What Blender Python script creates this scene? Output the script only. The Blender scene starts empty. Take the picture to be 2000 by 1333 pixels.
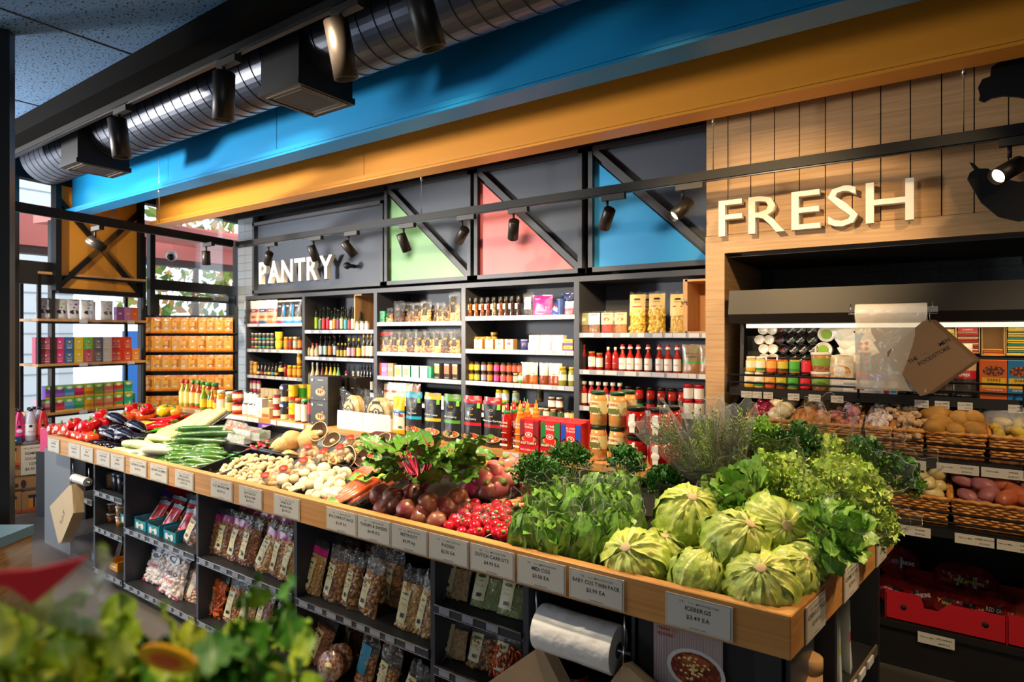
import bpy, math, random
from mathutils import Vector, Matrix, Euler, noise
R = random.Random(7)
sc = bpy.context.scene
COL = sc.collection
# ---------------------------------------------------------------- camera
FP, YAW, CZ, HY = 1180.0, math.radians(34.45), 1.60, 652.0
CA, SA = math.cos(YAW), math.sin(YAW)
cd = bpy.data.cameras.new('camera'); cam = bpy.data.objects.new('camera', cd); COL.objects.link(cam)
cd.sensor_width = 36.0; cd.lens = FP/2000*36.0; cd.clip_start = .02
cd.shift_y = -(HY-666.5)/2000*-1
cam.location = (0, 0, CZ); cam.rotation_euler = (math.pi/2, 0, YAW)
cd.dof.use_dof = True; cd.dof.focus_distance = 2.5; cd.dof.aperture_fstop = (cd.lens/1000)/.006
sc.camera = cam
sc.view_settings.view_transform = 'Standard'; sc.view_settings.look = 'None'
sc.view_settings.exposure = 0.0; sc.view_settings.gamma = 1.0
# ---------------------------------------------------------------- daylight
w = bpy.data.worlds.new('daylight'); sc.world = w; w.use_nodes = True
bg = w.node_tree.nodes['Background']; bg.inputs[0].default_value = (.80, .90, 1, 1); bg.inputs[1].default_value = 2.2
def light(name, kind, loc, energy, color, rot=None, target=None, **kw):
    ld = bpy.data.lights.new(name, kind); ld.energy = energy; ld.color = color
    for k, v in kw.items(): setattr(ld, k, v)
    o = bpy.data.objects.new(name, ld); COL.objects.link(o); o.location = loc
    if target is not None: o.rotation_euler = (Vector(target)-Vector(loc)).to_track_quat('-Z', 'Y').to_euler()
    elif rot: o.rotation_euler = rot
    return o
light('sun', 'SUN', (-14, -6, 9), 3.2, (1, .93, .82), target=(-7, 2, 0), angle=.02)
# shop front glass behind and left of the camera lets the day in
light('shopfront_daylight', 'AREA', (-7.1, -1.2, 1.7), 135, (.84, .92, 1), target=(-3.9, 2.8, 1.5), shape='RECTANGLE', size=3.4, size_y=2.4)
light('side_window_daylight', 'SPOT', (-6.7, -.5, 1.9), 1700, (1, .93, .84), target=(-4.7, 2.6, 3.0), spot_size=math.radians(74), spot_blend=.8, shadow_soft_size=.22)  # added spot without a window, brightens the left ends of the beams
light('front_fill', 'AREA', (-1.2, -3.9, 2.4), 5, (1, .86, .66), target=(-1.2, 2.4, 1.0), shape='RECTANGLE', size=5.0, size_y=1.2)  # added weak frontal fill from behind the camera, no opening there
WARM = (1, .68, .34); NEUT = (1, .83, .58)
# ---------------------------------------------------------------- pixel -> place
def ray(px, py):
    r = (px-1000)/FP
    return Vector((r*CA-SA, r*SA+CA, (HY-py)/FP))
def atY(px, py, Y): d = ray(px, py); s = Y/d.y; return Vector((d.x*s, Y, CZ+d.z*s))
def atZ(px, py, z): d = ray(px, py); s = (z-CZ)/d.z; return Vector((d.x*s, d.y*s, z))
def atD(px, py, dd): return ray(px, py)*dd+Vector((0, 0, CZ))
def xY(px, Y): return atY(px, 600, Y).x
def atP(px, py, P, n):
    d = ray(px, py); s = (Vector(P)-Vector((0, 0, CZ))).dot(n)/d.dot(n); return d*s+Vector((0, 0, CZ))
# ---------------------------------------------------------------- materials
def lin(c):
    if isinstance(c, str):
        c = c.lstrip('#'); c = [int(c[i:i+2], 16)/255 for i in (0, 2, 4)]
        c = [x/12.92 if x <= .04045 else ((x+.055)/1.055)**2.4 for x in c]
    return (c[0], c[1], c[2], 1)
MATS = {}
def mat(hexc, rough=.5, metal=0, name=None, **k):
    key = name or ('%s_%g_%g' % (hexc, rough, metal))+''.join('%s%s' % i for i in sorted(k.items()))
    if key in MATS: return MATS[key]
    m = bpy.data.materials.new(key[:60]); m.use_nodes = True; nt = m.node_tree; b = nt.nodes['Principled BSDF']
    b.inputs['Base Color'].default_value = lin(hexc); b.inputs['Roughness'].default_value = rough; b.inputs['Metallic'].default_value = metal
    if 'coat' in k: b.inputs['Coat Weight'].default_value = k['coat']; b.inputs['Coat Roughness'].default_value = .08
    if 'sss' in k: b.inputs['Subsurface Weight'].default_value = k['sss']; b.inputs['Subsurface Scale'].default_value = .01
    if 'emit' in k:
        b.inputs['Emission Color'].default_value = lin(hexc); b.inputs['Emission Strength'].default_value = k['emit']
    if 'spec' in k: b.inputs['Specular IOR Level'].default_value = k['spec']
    N = nt.nodes; L = nt.links
    tc = N.new('ShaderNodeTexCoord')
    if 'c2' in k:   # second colour mixed in by noise / voronoi / wave
        kind = k.get('pat', 'noise'); s = k.get('s', 20)
        mp = N.new('ShaderNodeMapping'); L.new(tc.outputs['Object'], mp.inputs[0]); mp.inputs['Scale'].default_value = k.get('st', (1, 1, 1))
        if kind == 'noise':
            t = N.new('ShaderNodeTexNoise'); t.inputs['Scale'].default_value = s; t.inputs['Detail'].default_value = k.get('det', 4); out = t.outputs['Fac']
        elif kind == 'wave':
            t = N.new('ShaderNodeTexWave'); t.inputs['Scale'].default_value = s; t.inputs['Distortion'].default_value = k.get('dist', 6); t.inputs['Detail'].default_value = 3; out = t.outputs['Fac']
        else:
            t = N.new('ShaderNodeTexVoronoi'); t.inputs['Scale'].default_value = s; out = t.outputs['Distance' if kind == 'vor' else 'Color']
        L.new(mp.outputs[0], t.inputs['Vector'])
        cr = N.new('ShaderNodeValToRGB'); cr.color_ramp.elements[0].position = k.get('p0', .4); cr.color_ramp.elements[1].position = k.get('p1', .6)
        cr.color_ramp.elements[0].color = lin(hexc); cr.color_ramp.elements[1].color = lin(k['c2'])
        L.new(out, cr.inputs[0]); L.new(cr.outputs[0], b.inputs['Base Color'])
        if 'bump' in k:
            bp = N.new('ShaderNodeBump'); bp.inputs['Strength'].default_value = k['bump']; bp.inputs['Distance'].default_value = k.get('bd', .005)
            L.new(out, bp.inputs['Height']); L.new(bp.outputs[0], b.inputs['Normal'])
    elif 'bump' in k:
        t = N.new('ShaderNodeTexNoise'); t.inputs['Scale'].default_value = k.get('s', 40); L.new(tc.outputs['Object'], t.inputs['Vector'])
        bp = N.new('ShaderNodeBump'); bp.inputs['Strength'].default_value = k['bump']; bp.inputs['Distance'].default_value = k.get('bd', .005)
        L.new(t.outputs['Fac'], bp.inputs['Height']); L.new(bp.outputs[0], b.inputs['Normal'])
    MATS[key] = m; return m
def uvmat(name, c1, c2, rib='#e8e8b0', rough=.4, veins=9, edge=None, sss=.0):
    """leaf: midrib along v at u=.5, side veins, colour c1 at the base to c2 at the rim"""
    if name in MATS: return MATS[name]
    m = bpy.data.materials.new(name); m.use_nodes = True; nt = m.node_tree; b = nt.nodes['Principled BSDF']; N = nt.nodes; L = nt.links
    b.inputs['Roughness'].default_value = rough
    tc = N.new('ShaderNodeTexCoord'); sep = N.new('ShaderNodeSeparateXYZ'); L.new(tc.outputs['UV'], sep.inputs[0])
    def mth(op, a, bb=None, v=None):
        n = N.new('ShaderNodeMath'); n.operation = op
        L.new(a, n.inputs[0])
        if bb is not None: L.new(bb, n.inputs[1])
        elif v is not None: n.inputs[1].default_value = v
        return n.outputs[0]
    ab = mth('ABSOLUTE', mth('SUBTRACT', sep.outputs[0], v=.5))
    nz = N.new('ShaderNodeTexNoise'); nz.inputs['Scale'].default_value = 35; L.new(tc.outputs['Object'], nz.inputs['Vector'])
    c = N.new('ShaderNodeMix'); c.data_type = 'RGBA'; c.inputs['A'].default_value = lin(c1); c.inputs['B'].default_value = lin(c2)
    f = mth('ADD', mth('MULTIPLY', sep.outputs[1], v=.8), mth('MULTIPLY', mth('SUBTRACT', nz.outputs['Fac'], v=.5), v=.9)); L.new(f, c.inputs['Factor'])
    # veins fanning out from the rib
    vv = mth('FRACT', mth('MULTIPLY', mth('SUBTRACT', sep.outputs[1], mth('MULTIPLY', ab, v=.8)), v=veins))
    vn = mth('LESS_THAN', mth('ABSOLUTE', mth('SUBTRACT', vv, v=.5)), v=.06)
    rb = mth('LESS_THAN', ab, mth('MULTIPLY', mth('SUBTRACT', mth('MULTIPLY', sep.outputs[1], v=-1), v=-1.15), v=.05))
    k = mth('MINIMUM', mth('ADD', mth('MULTIPLY', vn, v=.3), rb), v=1)
    c2n = N.new('ShaderNodeMix'); c2n.data_type = 'RGBA'; c2n.inputs['B'].default_value = lin(rib)
    L.new(c.outputs['Result'], c2n.inputs['A']); L.new(k, c2n.inputs['Factor']); L.new(c2n.outputs['Result'], b.inputs['Base Color'])
    bp = N.new('ShaderNodeBump'); bp.inputs['Strength'].default_value = .8; bp.inputs['Distance'].default_value = .006
    L.new(mth('ADD', nz.outputs['Fac'], k), bp.inputs['Height']); L.new(bp.outputs[0], b.inputs['Normal'])
    if sss:
        b.inputs['Subsurface Weight'].default_value = sss; b.inputs['Subsurface Scale'].default_value = .01
    MATS[name] = m; return m
def film(name='clear_film', tint='#ffffff', gloss=.22, rough=.08, s=30, op=0.03, bump=.6, fw=.24):
    if name in MATS: return MATS[name]
    m = bpy.data.materials.new(name); m.use_nodes = True; nt = m.node_tree; N = nt.nodes; L = nt.links; N.clear()
    out = N.new('ShaderNodeOutputMaterial'); tr = N.new('ShaderNodeBsdfTransparent'); tr.inputs[0].default_value = (.97, .97, .97, 1)
    gl = N.new('ShaderNodeBsdfGlossy'); gl.inputs['Roughness'].default_value = rough
    di = N.new('ShaderNodeBsdfDiffuse'); di.inputs[0].default_value = lin(tint)
    tc = N.new('ShaderNodeTexCoord'); nz = N.new('ShaderNodeTexNoise'); nz.inputs['Scale'].default_value = s; nz.inputs['Detail'].default_value = 3; nz.inputs['Distortion'].default_value = 1.5
    L.new(tc.outputs['Object'], nz.inputs['Vector'])
    bp = N.new('ShaderNodeBump'); bp.inputs['Strength'].default_value = bump; bp.inputs['Distance'].default_value = .03; L.new(nz.outputs['Fac'], bp.inputs['Height'])
    L.new(bp.outputs[0], gl.inputs['Normal'])
    lw = N.new('ShaderNodeLayerWeight'); lw.inputs['Blend'].default_value = .25; L.new(bp.outputs[0], lw.inputs['Normal'])
    mm = N.new('ShaderNodeMath'); mm.operation = 'MULTIPLY_ADD'; L.new(lw.outputs['Facing'], mm.inputs[0]); mm.inputs[1].default_value = fw; mm.inputs[2].default_value = gloss*.20
    m1 = N.new('ShaderNodeMixShader'); L.new(mm.outputs[0], m1.inputs[0]); L.new(tr.outputs[0], m1.inputs[1]); L.new(gl.outputs[0], m1.inputs[2])
    m2 = N.new('ShaderNodeMixShader'); m2.inputs[0].default_value = op; L.new(m1.outputs[0], m2.inputs[1]); L.new(di.outputs[0], m2.inputs[2])
    L.new(m2.outputs[0], out.inputs[0]); MATS[name] = m; return m
BLACK = mat('#0d0e11', .5, name='black_powder_coat', spec=.3); CHAR = mat('#3a3c42', .5, name='charcoal_board')
WHITE = mat('#ece9e0', .6, name='white_card'); INK = mat('#15130f', .6, name='ink'); STEEL = mat('#c8c8c8', .25, 1, name='steel')
SLV = film('sleeve_film', gloss=.12, rough=.06, s=11, op=.008, bump=.45, fw=.22); FILM = film(); FILM2 = film('hazy_film', op=.22, gloss=.3, rough=.18)
def woodmat(name, c1, c2, st, s=6, rough=.45, groove=0):
    m = mat(c1, rough, name=name, c2=c2, pat='noise', s=s, st=st, det=6, p0=.32, p1=.72, bump=.06, bd=.002)
    return m
OAK = woodmat('oak_rim', '#b27a40', '#cf9857', (.5, 4, 26), 3, .36)
OAKV = woodmat('oak_veneer', '#a8835a', '#c29c70', (.7, .7, 22), 4, .5)
PINE = woodmat('pine', '#c08a56', '#d8a872', (8, 8, 1), 3, .5)
# ---------------------------------------------------------------- glyphs
def glyphs():
    import string
    chars = string.ascii_letters+string.digits+"$.&/'!-,"
    G = {}; tmp = []
    for bold in (0, 1):
        for ch in chars:
            cu = bpy.data.curves.new('g', 'FONT'); cu.body = ch; cu.size = 1; cu.resolution_u = 2; cu.offset = .022 if bold else .002
            o = bpy.data.objects.new('g', cu); COL.objects.link(o); tmp.append((ch, bold, o, cu))
    bpy.context.view_layer.update(); dg = bpy.context.evaluated_depsgraph_get()
    for ch, bold, o, cu in tmp:
        me = o.evaluated_get(dg).to_mesh(); v = [(p.co.x, p.co.y) for p in me.vertices]; f = [tuple(p.vertices) for p in me.polygons]
        x0 = min(p[0] for p in v); x1 = max(p[0] for p in v)
        G[ch, bold] = ([(a-x0, b) for a, b in v], f, x1-x0)
        o.evaluated_get(dg).to_mesh_clear()
    for ch, bold, o, cu in tmp: bpy.data.objects.remove(o); bpy.data.curves.remove(cu)
    return G
GLY = glyphs()
# ---------------------------------------------------------------- mesh builder
class MB:
    def __init__(s): s.v = []; s.f = []; s.m = []; s.sm = []; s.uv = {}
    def add(s, V, F, m, smooth=False, M=None, uv=None):
        b = len(s.v)
        for i, p in enumerate(V):
            s.v.append(tuple(M @ Vector(p)) if M is not None else tuple(p))
            if uv: s.uv[b+i] = uv[i]
        for i, f in enumerate(F):
            s.f.append([b+j for j in f]); s.m.append(m[i] if isinstance(m, list) else m); s.sm.append(smooth)
        return s
    def box(s, c, d, m, rz=0, M=None, bev=0):
        x, y, z = d[0]/2, d[1]/2, d[2]/2; T = Matrix.Translation(c) @ Matrix.Rotation(rz, 4, 'Z')
        if M is not None: T = M @ T
        if not bev:
            V = [(a, b, e) for a in (-x, x) for b in (-y, y) for e in (-z, z)]
            F = [(0, 1, 3, 2), (4, 6, 7, 5), (0, 4, 5, 1), (2, 3, 7, 6), (0, 2, 6, 4), (1, 5, 7, 3)]
            return s.add(V, F, m, M=T)
        V = []; idx = {}
        for a in (-1, 1):
            for b in (-1, 1):
                for e in (-1, 1):
                    for ax in range(3):
                        p = [a*(x-bev), b*(y-bev), e*(z-bev)]; p[ax] = (a*x, b*y, e*z)[ax]; idx[a, b, e, ax] = len(V); V.append(p)
        F = []
        for ax in range(3):
            o = [i for i in range(3) if i != ax]
            for sg in (-1, 1):
                q = []
                for (u, v) in ((-1, -1), (1, -1), (1, 1), (-1, 1)):
                    k = [0, 0, 0]; k[ax] = sg; k[o[0]] = u; k[o[1]] = v; q.append(idx[k[0], k[1], k[2], ax])
                F.append(q if (sg > 0) ^ (ax == 1) else q[::-1])
        for ax in range(3):
            o = [i for i in range(3) if i != ax]
            for u in (-1, 1):
                for v in (-1, 1):
                    q = []
                    for (sg, w_) in ((-1, 0), (1, 0), (1, 1), (-1, 1)):
                        k = [0, 0, 0]; k[ax] = sg; k[o[0]] = u; k[o[1]] = v; q.append(idx[k[0], k[1], k[2], o[w_]])
                    F.append(q)
        for a in (-1, 1):
            for b in (-1, 1):
                for e in (-1, 1): F.append([idx[a, b, e, i] for i in range(3)])
        return s.add(V, F, m, M=T)
    def lathe(s, prof, m, n=16, M=None, smooth=True, cap=True):
        """prof: list of (r,z[,mat]) bottom to top"""
        V = []; F = []; mm = []
        for p in prof:
            for i in range(n):
                a = 2*math.pi*i/n; V.append((p[0]*math.cos(a), p[0]*math.sin(a), p[1]))
        for j in range(len(prof)-1):
            mt = prof[j+1][2] if len(prof[j+1]) > 2 else m
            for i in range(n):
                k = (i+1) % n; F.append((j*n+i, j*n+k, (j+1)*n+k, (j+1)*n+i)); mm.append(mt)
        if cap:
            F.append(tuple(range(n))[::-1]); mm.append(m)
            F.append(tuple((len(prof)-1)*n+i for i in range(n))); mm.append(prof[-1][2] if len(prof[-1]) > 2 else m)
        return s.add(V, F, mm, smooth, M)
    def cyl(s, a, b, r, m, n=10, r2=None):
        a = Vector(a); b = Vector(b); d = b-a; q = Vector((0, 0, 1)).rotation_difference(d) if d.length else None
        M = Matrix.Translation(a) @ q.to_matrix().to_4x4()
        V = []; L = d.length; r2 = r if r2 is None else r2
        for rr, z in ((r, 0), (r2, L)):
            for i in range(n): t = 2*math.pi*i/n; V.append((rr*math.cos(t), rr*math.sin(t), z))
        s.add(V, [(i, (i+1) % n, n+(i+1) % n, n+i) for i in range(n)], m, True, M)
        b0 = len(s.v)-2*n; s.f.append([b0+i for i in range(n)][::-1]); s.f.append([b0+n+i for i in range(n)]); s.m += [m, m]; s.sm += [False, False]
        return s
    def tube(s, pts, rad, m, n=8):
        pts = [Vector(p) for p in pts]; V = []; F = []; rs = rad if isinstance(rad, (list, tuple)) else [rad]*len(pts)
        up = Vector((0, 0, 1)); 
        for i, p in enumerate(pts):
            t = (pts[min(i+1, len(pts)-1)]-pts[max(i-1, 0)]).normalized()
            a = t.cross(up)
            if a.length < .05: a = t.cross(Vector((1, 0, 0)))
            a.normalize(); b = t.cross(a)
            for k in range(n):
                th = 2*math.pi*k/n; V.append(p+a*(rs[i]*math.cos(th))+b*(rs[i]*math.sin(th)))
        for i in range(len(pts)-1):
            for k in range(n): F.append((i*n+k, i*n+(k+1) % n, (i+1)*n+(k+1) % n, (i+1)*n+k))
        F.append(tuple(range(n))[::-1]); F.append(tuple((len(pts)-1)*n+k for k in range(n)))
        return s.add(V, F, m, True)
    def ball(s, c, r, m, nu=16, nv=10, M=None, fn=None):
        """r scalar or triple; fn(unit vec)->radius factor"""
        rr = (r, r, r) if not isinstance(r, (tuple, list)) else r; V = []; F = []; uv = []
        for j in range(nv+1):
            ph = math.pi*j/nv
            for i in range(nu):
                th = 2*math.pi*i/nu; d = Vector((math.sin(ph)*math.cos(th), math.sin(ph)*math.sin(th), -math.cos(ph)))
                k = fn(d) if fn else 1
                V.append((c[0]+d.x*rr[0]*k, c[1]+d.y*rr[1]*k, c[2]+d.z*rr[2]*k)); uv.append((i/nu, j/nv))
        for j in range(nv):
            for i in range(nu): k = (i+1) % nu; F.append((j*nu+i, j*nu+k, (j+1)*nu+k, (j+1)*nu+i))
        return s.add(V, F, m, True, M, uv)
    def sheet(s, fn, nu, nv, m, smooth=True, M=None, bands=None):
        V = []; F = []; uv = []; mm = []
        for j in range(nv+1):
            for i in range(nu+1): V.append(fn(i/nu, j/nv)); uv.append((i/nu, j/nv))
        for j in range(nv):
            for i in range(nu):
                a = j*(nu+1)+i; F.append((a, a+1, a+nu+2, a+nu+1)); mm.append(bands((i+.5)/nu, (j+.5)/nv) if bands else m)
        return s.add(V, F, mm, smooth, M, uv)
    def prism(s, poly, y0, y1, m, M=None):
        n = len(poly); V = [(x, y0, z) for x, z in poly]+[(x, y1, z) for x, z in poly]
        F = [tuple(range(n)), tuple(range(n, 2*n))[::-1]]+[(i, n+i, n+(i+1) % n, (i+1) % n) for i in range(n)]
        return s.add(V, F, m, M=M)
    def text(s, st, size, m, M, bold=1, align='C', thick=0, sx=1, maxw=None):
        """lies in local XY of M, faces +Z of M"""
        sp = .07; x = 0; it = []
        for ch in st:
            if ch == ' ' or (ch, bold) not in GLY: x += .32; continue
            g = GLY[ch, bold]; it.append((g, x)); x += g[2]+sp
        W = (x-sp)*size*sx
        if maxw and W > maxw: sx *= maxw/W; W = maxw
        x0 = {'C': -W/2, 'L': 0, 'R': -W}[align]
        for (V, F, _), gx in it:
            P = [(x0+(gx+a)*size*sx, b*size, thick) for a, b in V]
            s.add(P, F, m, M=M)
            if thick:
                E = {}
                for f in F:
                    for i in range(len(f)): e = (f[i], f[(i+1) % len(f)]); E[e] = E.get(e, 0)+1
                Q = P+[(a, b, 0) for a, b, c in P]; n = len(P)
                s.add(Q, [(a, b, b+n, a+n)[::-1] for (a, b) in E if (b, a) not in E], m, M=M)
        return s
    def mesh(s, name):
        me = bpy.data.meshes.new(name); me.from_pydata(s.v, [], s.f)
        ms = []
        for m in s.m:
            if m not in ms: ms.append(m)
        for m in ms: me.materials.append(m)
        ix = {m: i for i, m in enumerate(ms)}
        me.polygons.foreach_set('material_index', [ix[m] for m in s.m]); me.polygons.foreach_set('use_smooth', s.sm)
        if s.uv:
            ul = me.uv_layers.new(name='UVMap'); d = [0.0]*(2*len(me.loops))
            for l in me.loops: d[2*l.index], d[2*l.index+1] = s.uv.get(l.vertex_index, (0, 0))
            ul.data.foreach_set('uv', d)
        me.validate(); me.update(); return me
def XZ(x, y, z, rz=0, tilt=0):
    """frame whose local X runs right, local Y up, facing the front (-Y)"""
    return Matrix.Translation((x, y, z)) @ Matrix.Rotation(rz, 4, 'Z') @ Matrix.Rotation(math.pi/2+tilt, 4, 'X')
# ---------------------------------------------------------------- objects
def tag(o, label=None, cat=None, group=None, kind=None):
    if label: o['label'] = label
    if cat: o['category'] = cat
    if group: o['group'] = group
    if kind: o['kind'] = kind
    return o
def obj(name, me, parent=None, loc=None, rz=0, label=None):
    if isinstance(me, MB): me = me.mesh(name)
    o = bpy.data.objects.new(name, me); COL.objects.link(o)
    if parent: o.parent = parent
    if loc: o.location = loc
    if rz: o.rotation_euler = (0, 0, rz)
    if label: o['label'] = label
    return o
def struct(name, me, label=None): o = obj(name, me); return tag(o, label or name.replace('_', ' '), kind='structure')
def thing(name, label, cat, loc=(0, 0, 0), rz=0, group=None):
    o = bpy.data.objects.new(name, None); COL.objects.link(o); o.location = loc; o.rotation_euler = (0, 0, rz); o.empty_display_size = .05
    return tag(o, label, cat, group)
class Proto:
    """a kind of thing: name, category, parts [(part name, mesh, [sub-parts])]; a single part is the thing itself"""
    def __init__(s, name, cat, parts): s.name = name; s.cat = cat; s.parts = [(n, (b.mesh(n) if isinstance(b, MB) else b), [(q, (c.mesh(q) if isinstance(c, MB) else c)) for q, c in (rest[0] if rest else [])]) for n, b, *rest in parts]
    def put(s, loc, label, rot=(0, 0, 0), scale=1, group=None):
        if isinstance(rot, (int, float)): rot = (0, 0, rot)
        if len(s.parts) == 1 and not s.parts[0][2]:
            o = bpy.data.objects.new(s.name, s.parts[0][1]); COL.objects.link(o)
        else:
            o = bpy.data.objects.new(s.name, None); COL.objects.link(o); o.empty_display_size = .05
            for n, me, sub in s.parts:
                c = bpy.data.objects.new(n, me); COL.objects.link(c); c.parent = o
                for q, m2 in sub: d = bpy.data.objects.new(q, m2); COL.objects.link(d); d.parent = c
        o.location = loc; o.rotation_euler = rot; o.scale = (scale,)*3 if isinstance(scale, (int, float)) else scale
        return tag(o, label, s.cat, group)
ORD = 'first second third fourth fifth sixth seventh eighth ninth tenth eleventh twelfth thirteenth fourteenth fifteenth sixteenth seventeenth eighteenth nineteenth twentieth'.split()
def nth(i, n):
    if n == 1: return ''
    if i == 0: return 'leftmost '
    if i == n-1: return 'rightmost '
    return ORD[i]+' from left, '
# ================================================================ ROOM
RIM = .89; YF = 1.646; XL = -5.07; XR = -.281
floorm = mat('#45403c', .38, name='floor_planks', c2='#544d46', pat='noise', s=2.5, st=(1, 12, 1), dist=5, p0=.1, p1=.9, bump=.1, bd=.002)
f = MB().box((-3, 1, -.05), (16, 14, .1), floorm)
for i in range(-40, 40): pass
struct('floor', f, 'grey brown plank floor')
ceilm = mat('#4d76a3', .85, name='perforated_ceiling', c2='#07090c', pat='noise', s=55, st=(1, 1.8, 1), det=2, p0=.60, p1=.63, bump=.4, bd=.004)
c = MB(); c.box((-3.1, -1.5, 3.0), (11.6, 6.0, .03), ceilm)
for k in range(-10, 4): c.box((k*1.2+.35, -1.5, 2.984), (.008, 6.0, .004), INK)
for k in range(-3, 3): c.box((-3.5, k*.9-.3, 2.984), (9.6, .008, .004), INK)
struct('ceiling', c, 'low dark blue perforated tile ceiling')
c = MB(); c.box((-3, 3.2, 3.85), (11.5, 4.2, .05), mat('#0b0b0d', .9))
struct('ceiling_upper', c, 'high black ceiling above the beams')
t = MB(); t.box((-3.2, 1.45, 2.935), (10.2, .10, .11), mat('#050506', .9, spec=.04)); t.box((-3.2, 1.495, 3.4), (10.2, .02, .9), mat('#0b0b0d', .9))
struct('trim_1', t, 'black edge beam of the low ceiling')
blue = mat('#0e7db6', .38, name='blue_paint', bump=.05, s=4, bd=.01); yel = mat('#e2942f', .42, name='yellow_paint', bump=.05, s=4, bd=.01)
def beam(name, m, y, x0, label):
    b = MB(); L = 3.2-x0
    b.box((x0+L/2, y+.075, 3.2), (L, .02, .86), m); b.box((x0+L/2, y+.075, 2.768), (L, .15, .018), m); b.box((x0+L/2, y+.075, 3.64), (L, .15, .018), m)
    b.box((x0+L/2, y+.012, 2.79), (L, .024, .03), m)
    b.box((-3.6, y+.0645, 3.2), (.006, .004, .84), m)
    struct(name, b, label)
beam('trim_2', blue, 2.386, -6.93, 'blue painted steel ceiling beam')
beam('trim_3', yel, 3.15, -6.88, 'yellow painted steel ceiling beam')
# ---- walls
brick = mat('#23262b', .5, name='black_block_wall', c2='#2c3036', pat='noise', s=70, bump=.6, bd=.004)
PW = 4.02                      # front of the pantry shelving
b = MB(); b.box((-4.1, 4.60, 1.9), (6.4, .06, 3.8), mat('#17181b', .7)); struct('wall_back', b, 'dark wall behind the pantry shelving')
b = MB(); b.box((.6, 4.62, 1.9), (3.6, .06, 3.8), brick)
for r in range(16):
    for q in range(10): b.box((-1.1+q*.39+(r % 2)*.195, 4.588, .1+r*.2), (.006, .004, .19), STEEL if (q*7+r) % 11 == 0 else INK)
    b.box((.6, 4.588, r*.2), (3.6, .004, .006), INK)
struct('wall_right', b, 'black painted block wall inside the produce recess')
b = MB(); b.box((2.32, 1.5, 1.9), (.06, 6.4, 3.8), mat('#1a1a1c', .7)); struct('wall_east', b, 'dark side wall')
b = MB(); b.box((-8.55, -2.6, 1.5), (.06, 3.7, 3.0), mat('#2a2826', .7)); struct('wall_left_light_block', b, 'added wall blocking sky light left of the shop front, beyond the view')  # unseen wall, added to keep sky light off the right table end
b = MB(); b.box((-3, -4.45, 1.5), (11, .06, 3.0), mat('#3a322a', .7)); struct('wall_front', b, 'plain wall behind the viewer')
# ---- timber portal around the produce recess
YP = 3.62; xa, xb = xY(1378, YP), xY(1415, YP)
zt = atY(1415, 495, YP).z; zj = atY(1380, 463, YP).z
wood = OAKV
b = MB()
b.box(((xa+xb)/2, (YP+4.6)/2, zj/2), (xb-xa, 4.6-YP, zj), wood)
b.box(((xb+2.28)/2, YP+.03, (zt+zj)/2), (2.28-xb, .06, zj-zt), wood)
b.box(((xb+2.28)/2, (YP+4.6)/2+.03, zt-.01), (2.28-xb, 4.6-YP-.06, .02), mat('#1a1512', .6))
nb = 26; pw = .127
for i in range(nb): b.box((xa+.003+pw*(i+.5), YP+.03, (zj+3.3)/2), (pw-.005, .06, 3.3-zj-.004), wood)
b.box(((xa+2.2)/2, YP+.05, (zj+3.3)/2), (2.2-xa, .04, 3.3-zj), mat('#4a3018', .7))
struct('trim_4', b, 'oak veneer portal framing the produce recess')
# ---- shop front (slanted left wall)
SP = Vector((-7.486, 4.557, 0)); SE = Vector((.208, -.978, 0)).normalized(); SN = Vector((SE.y, -SE.x, 0))
def onS(px, py, off=0): return atP(px, py, SP+SN*(-off), SN)
FR = mat('#201c1a', .35, name='bronze_frame', metal=0)
SRZ = math.atan2(-SE.y, -SE.x)      # local +X runs from left to right along the wall
def sbar(m, px0, py0, px1, py1, th=.06, off=0, mt=None, b=None):
    """rectangular member on the shop-front plane given by picture corners"""
    a = onS(px0, py0, off); c = onS(px1, py1, off); mx = (a+c)/2
    wd = Vector((a.x-c.x, a.y-c.y)).length; hh = abs(a.z-c.z)
    b.box(mx, (wd, th, hh), mt or FR, rz=SRZ)
wn = MB()
for q in ((20, 300, 34, 1010), (97, 430, 104, 1000), (272, 462, 282, 1000), (290, 455, 300, 1000), (458, 470, 472, 1000)): sbar(0, q[0], q[1], q[2], q[3], b=wn)
a = onS(0, 420); c = onS(480, 420)
def hbar(z0, z1, p0, p1, th=.06, mt=None, b=None):
    a = onS(p0, 600); c = onS(p1, 600); mx = (a+c)/2; b.box((mx.x, mx.y, (z0+z1)/2), (Vector((a.x-c.x, a.y-c.y)).length, th, z1-z0), mt or FR, rz=SRZ)
zdoor = onS(380, 572).z; ztr0 = onS(380, 556).z
hbar(zdoor-.0, ztr0+.02, 290, 470, b=wn); hbar(onS(60, 555).z, onS(60, 510).z, 20, 105, b=wn)
hbar(3.05, 3.9, 0, 480, .12, mat('#0e0e10', .8), b=wn)
struct('window_1', wn, 'bronze aluminium shop front frames')
g = MB(); a = onS(18, 600); c = onS(290, 600); mx = (a+c)/2; g.box((mx.x, mx.y, 1.55), ((a-c).to_2d().length, .01, 3.0), film('window_glass', op=0, gloss=.1, rough=.02, bump=0)); struct('window_2', g, 'shop front glass left of the door')
g = MB(); a = onS(300, 600); c = onS(458, 600); mx = (a+c)/2; g.box((mx.x, mx.y, ztr0+.4), ((a-c).to_2d().length, .01, .76), MATS['window_glass']); struct('window_3', g, 'transom glass above the door')
d = MB(); sbar(0, 300, 575, 309, 1000, .045, b=d); sbar(0, 444, 575, 458, 1000, .045, b=d)
zd = onS(380, 580).z; hbar(zd-.06, zd, 300, 458, .045, b=d); hbar(0, .2, 300, 458, .045, b=d)
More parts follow.
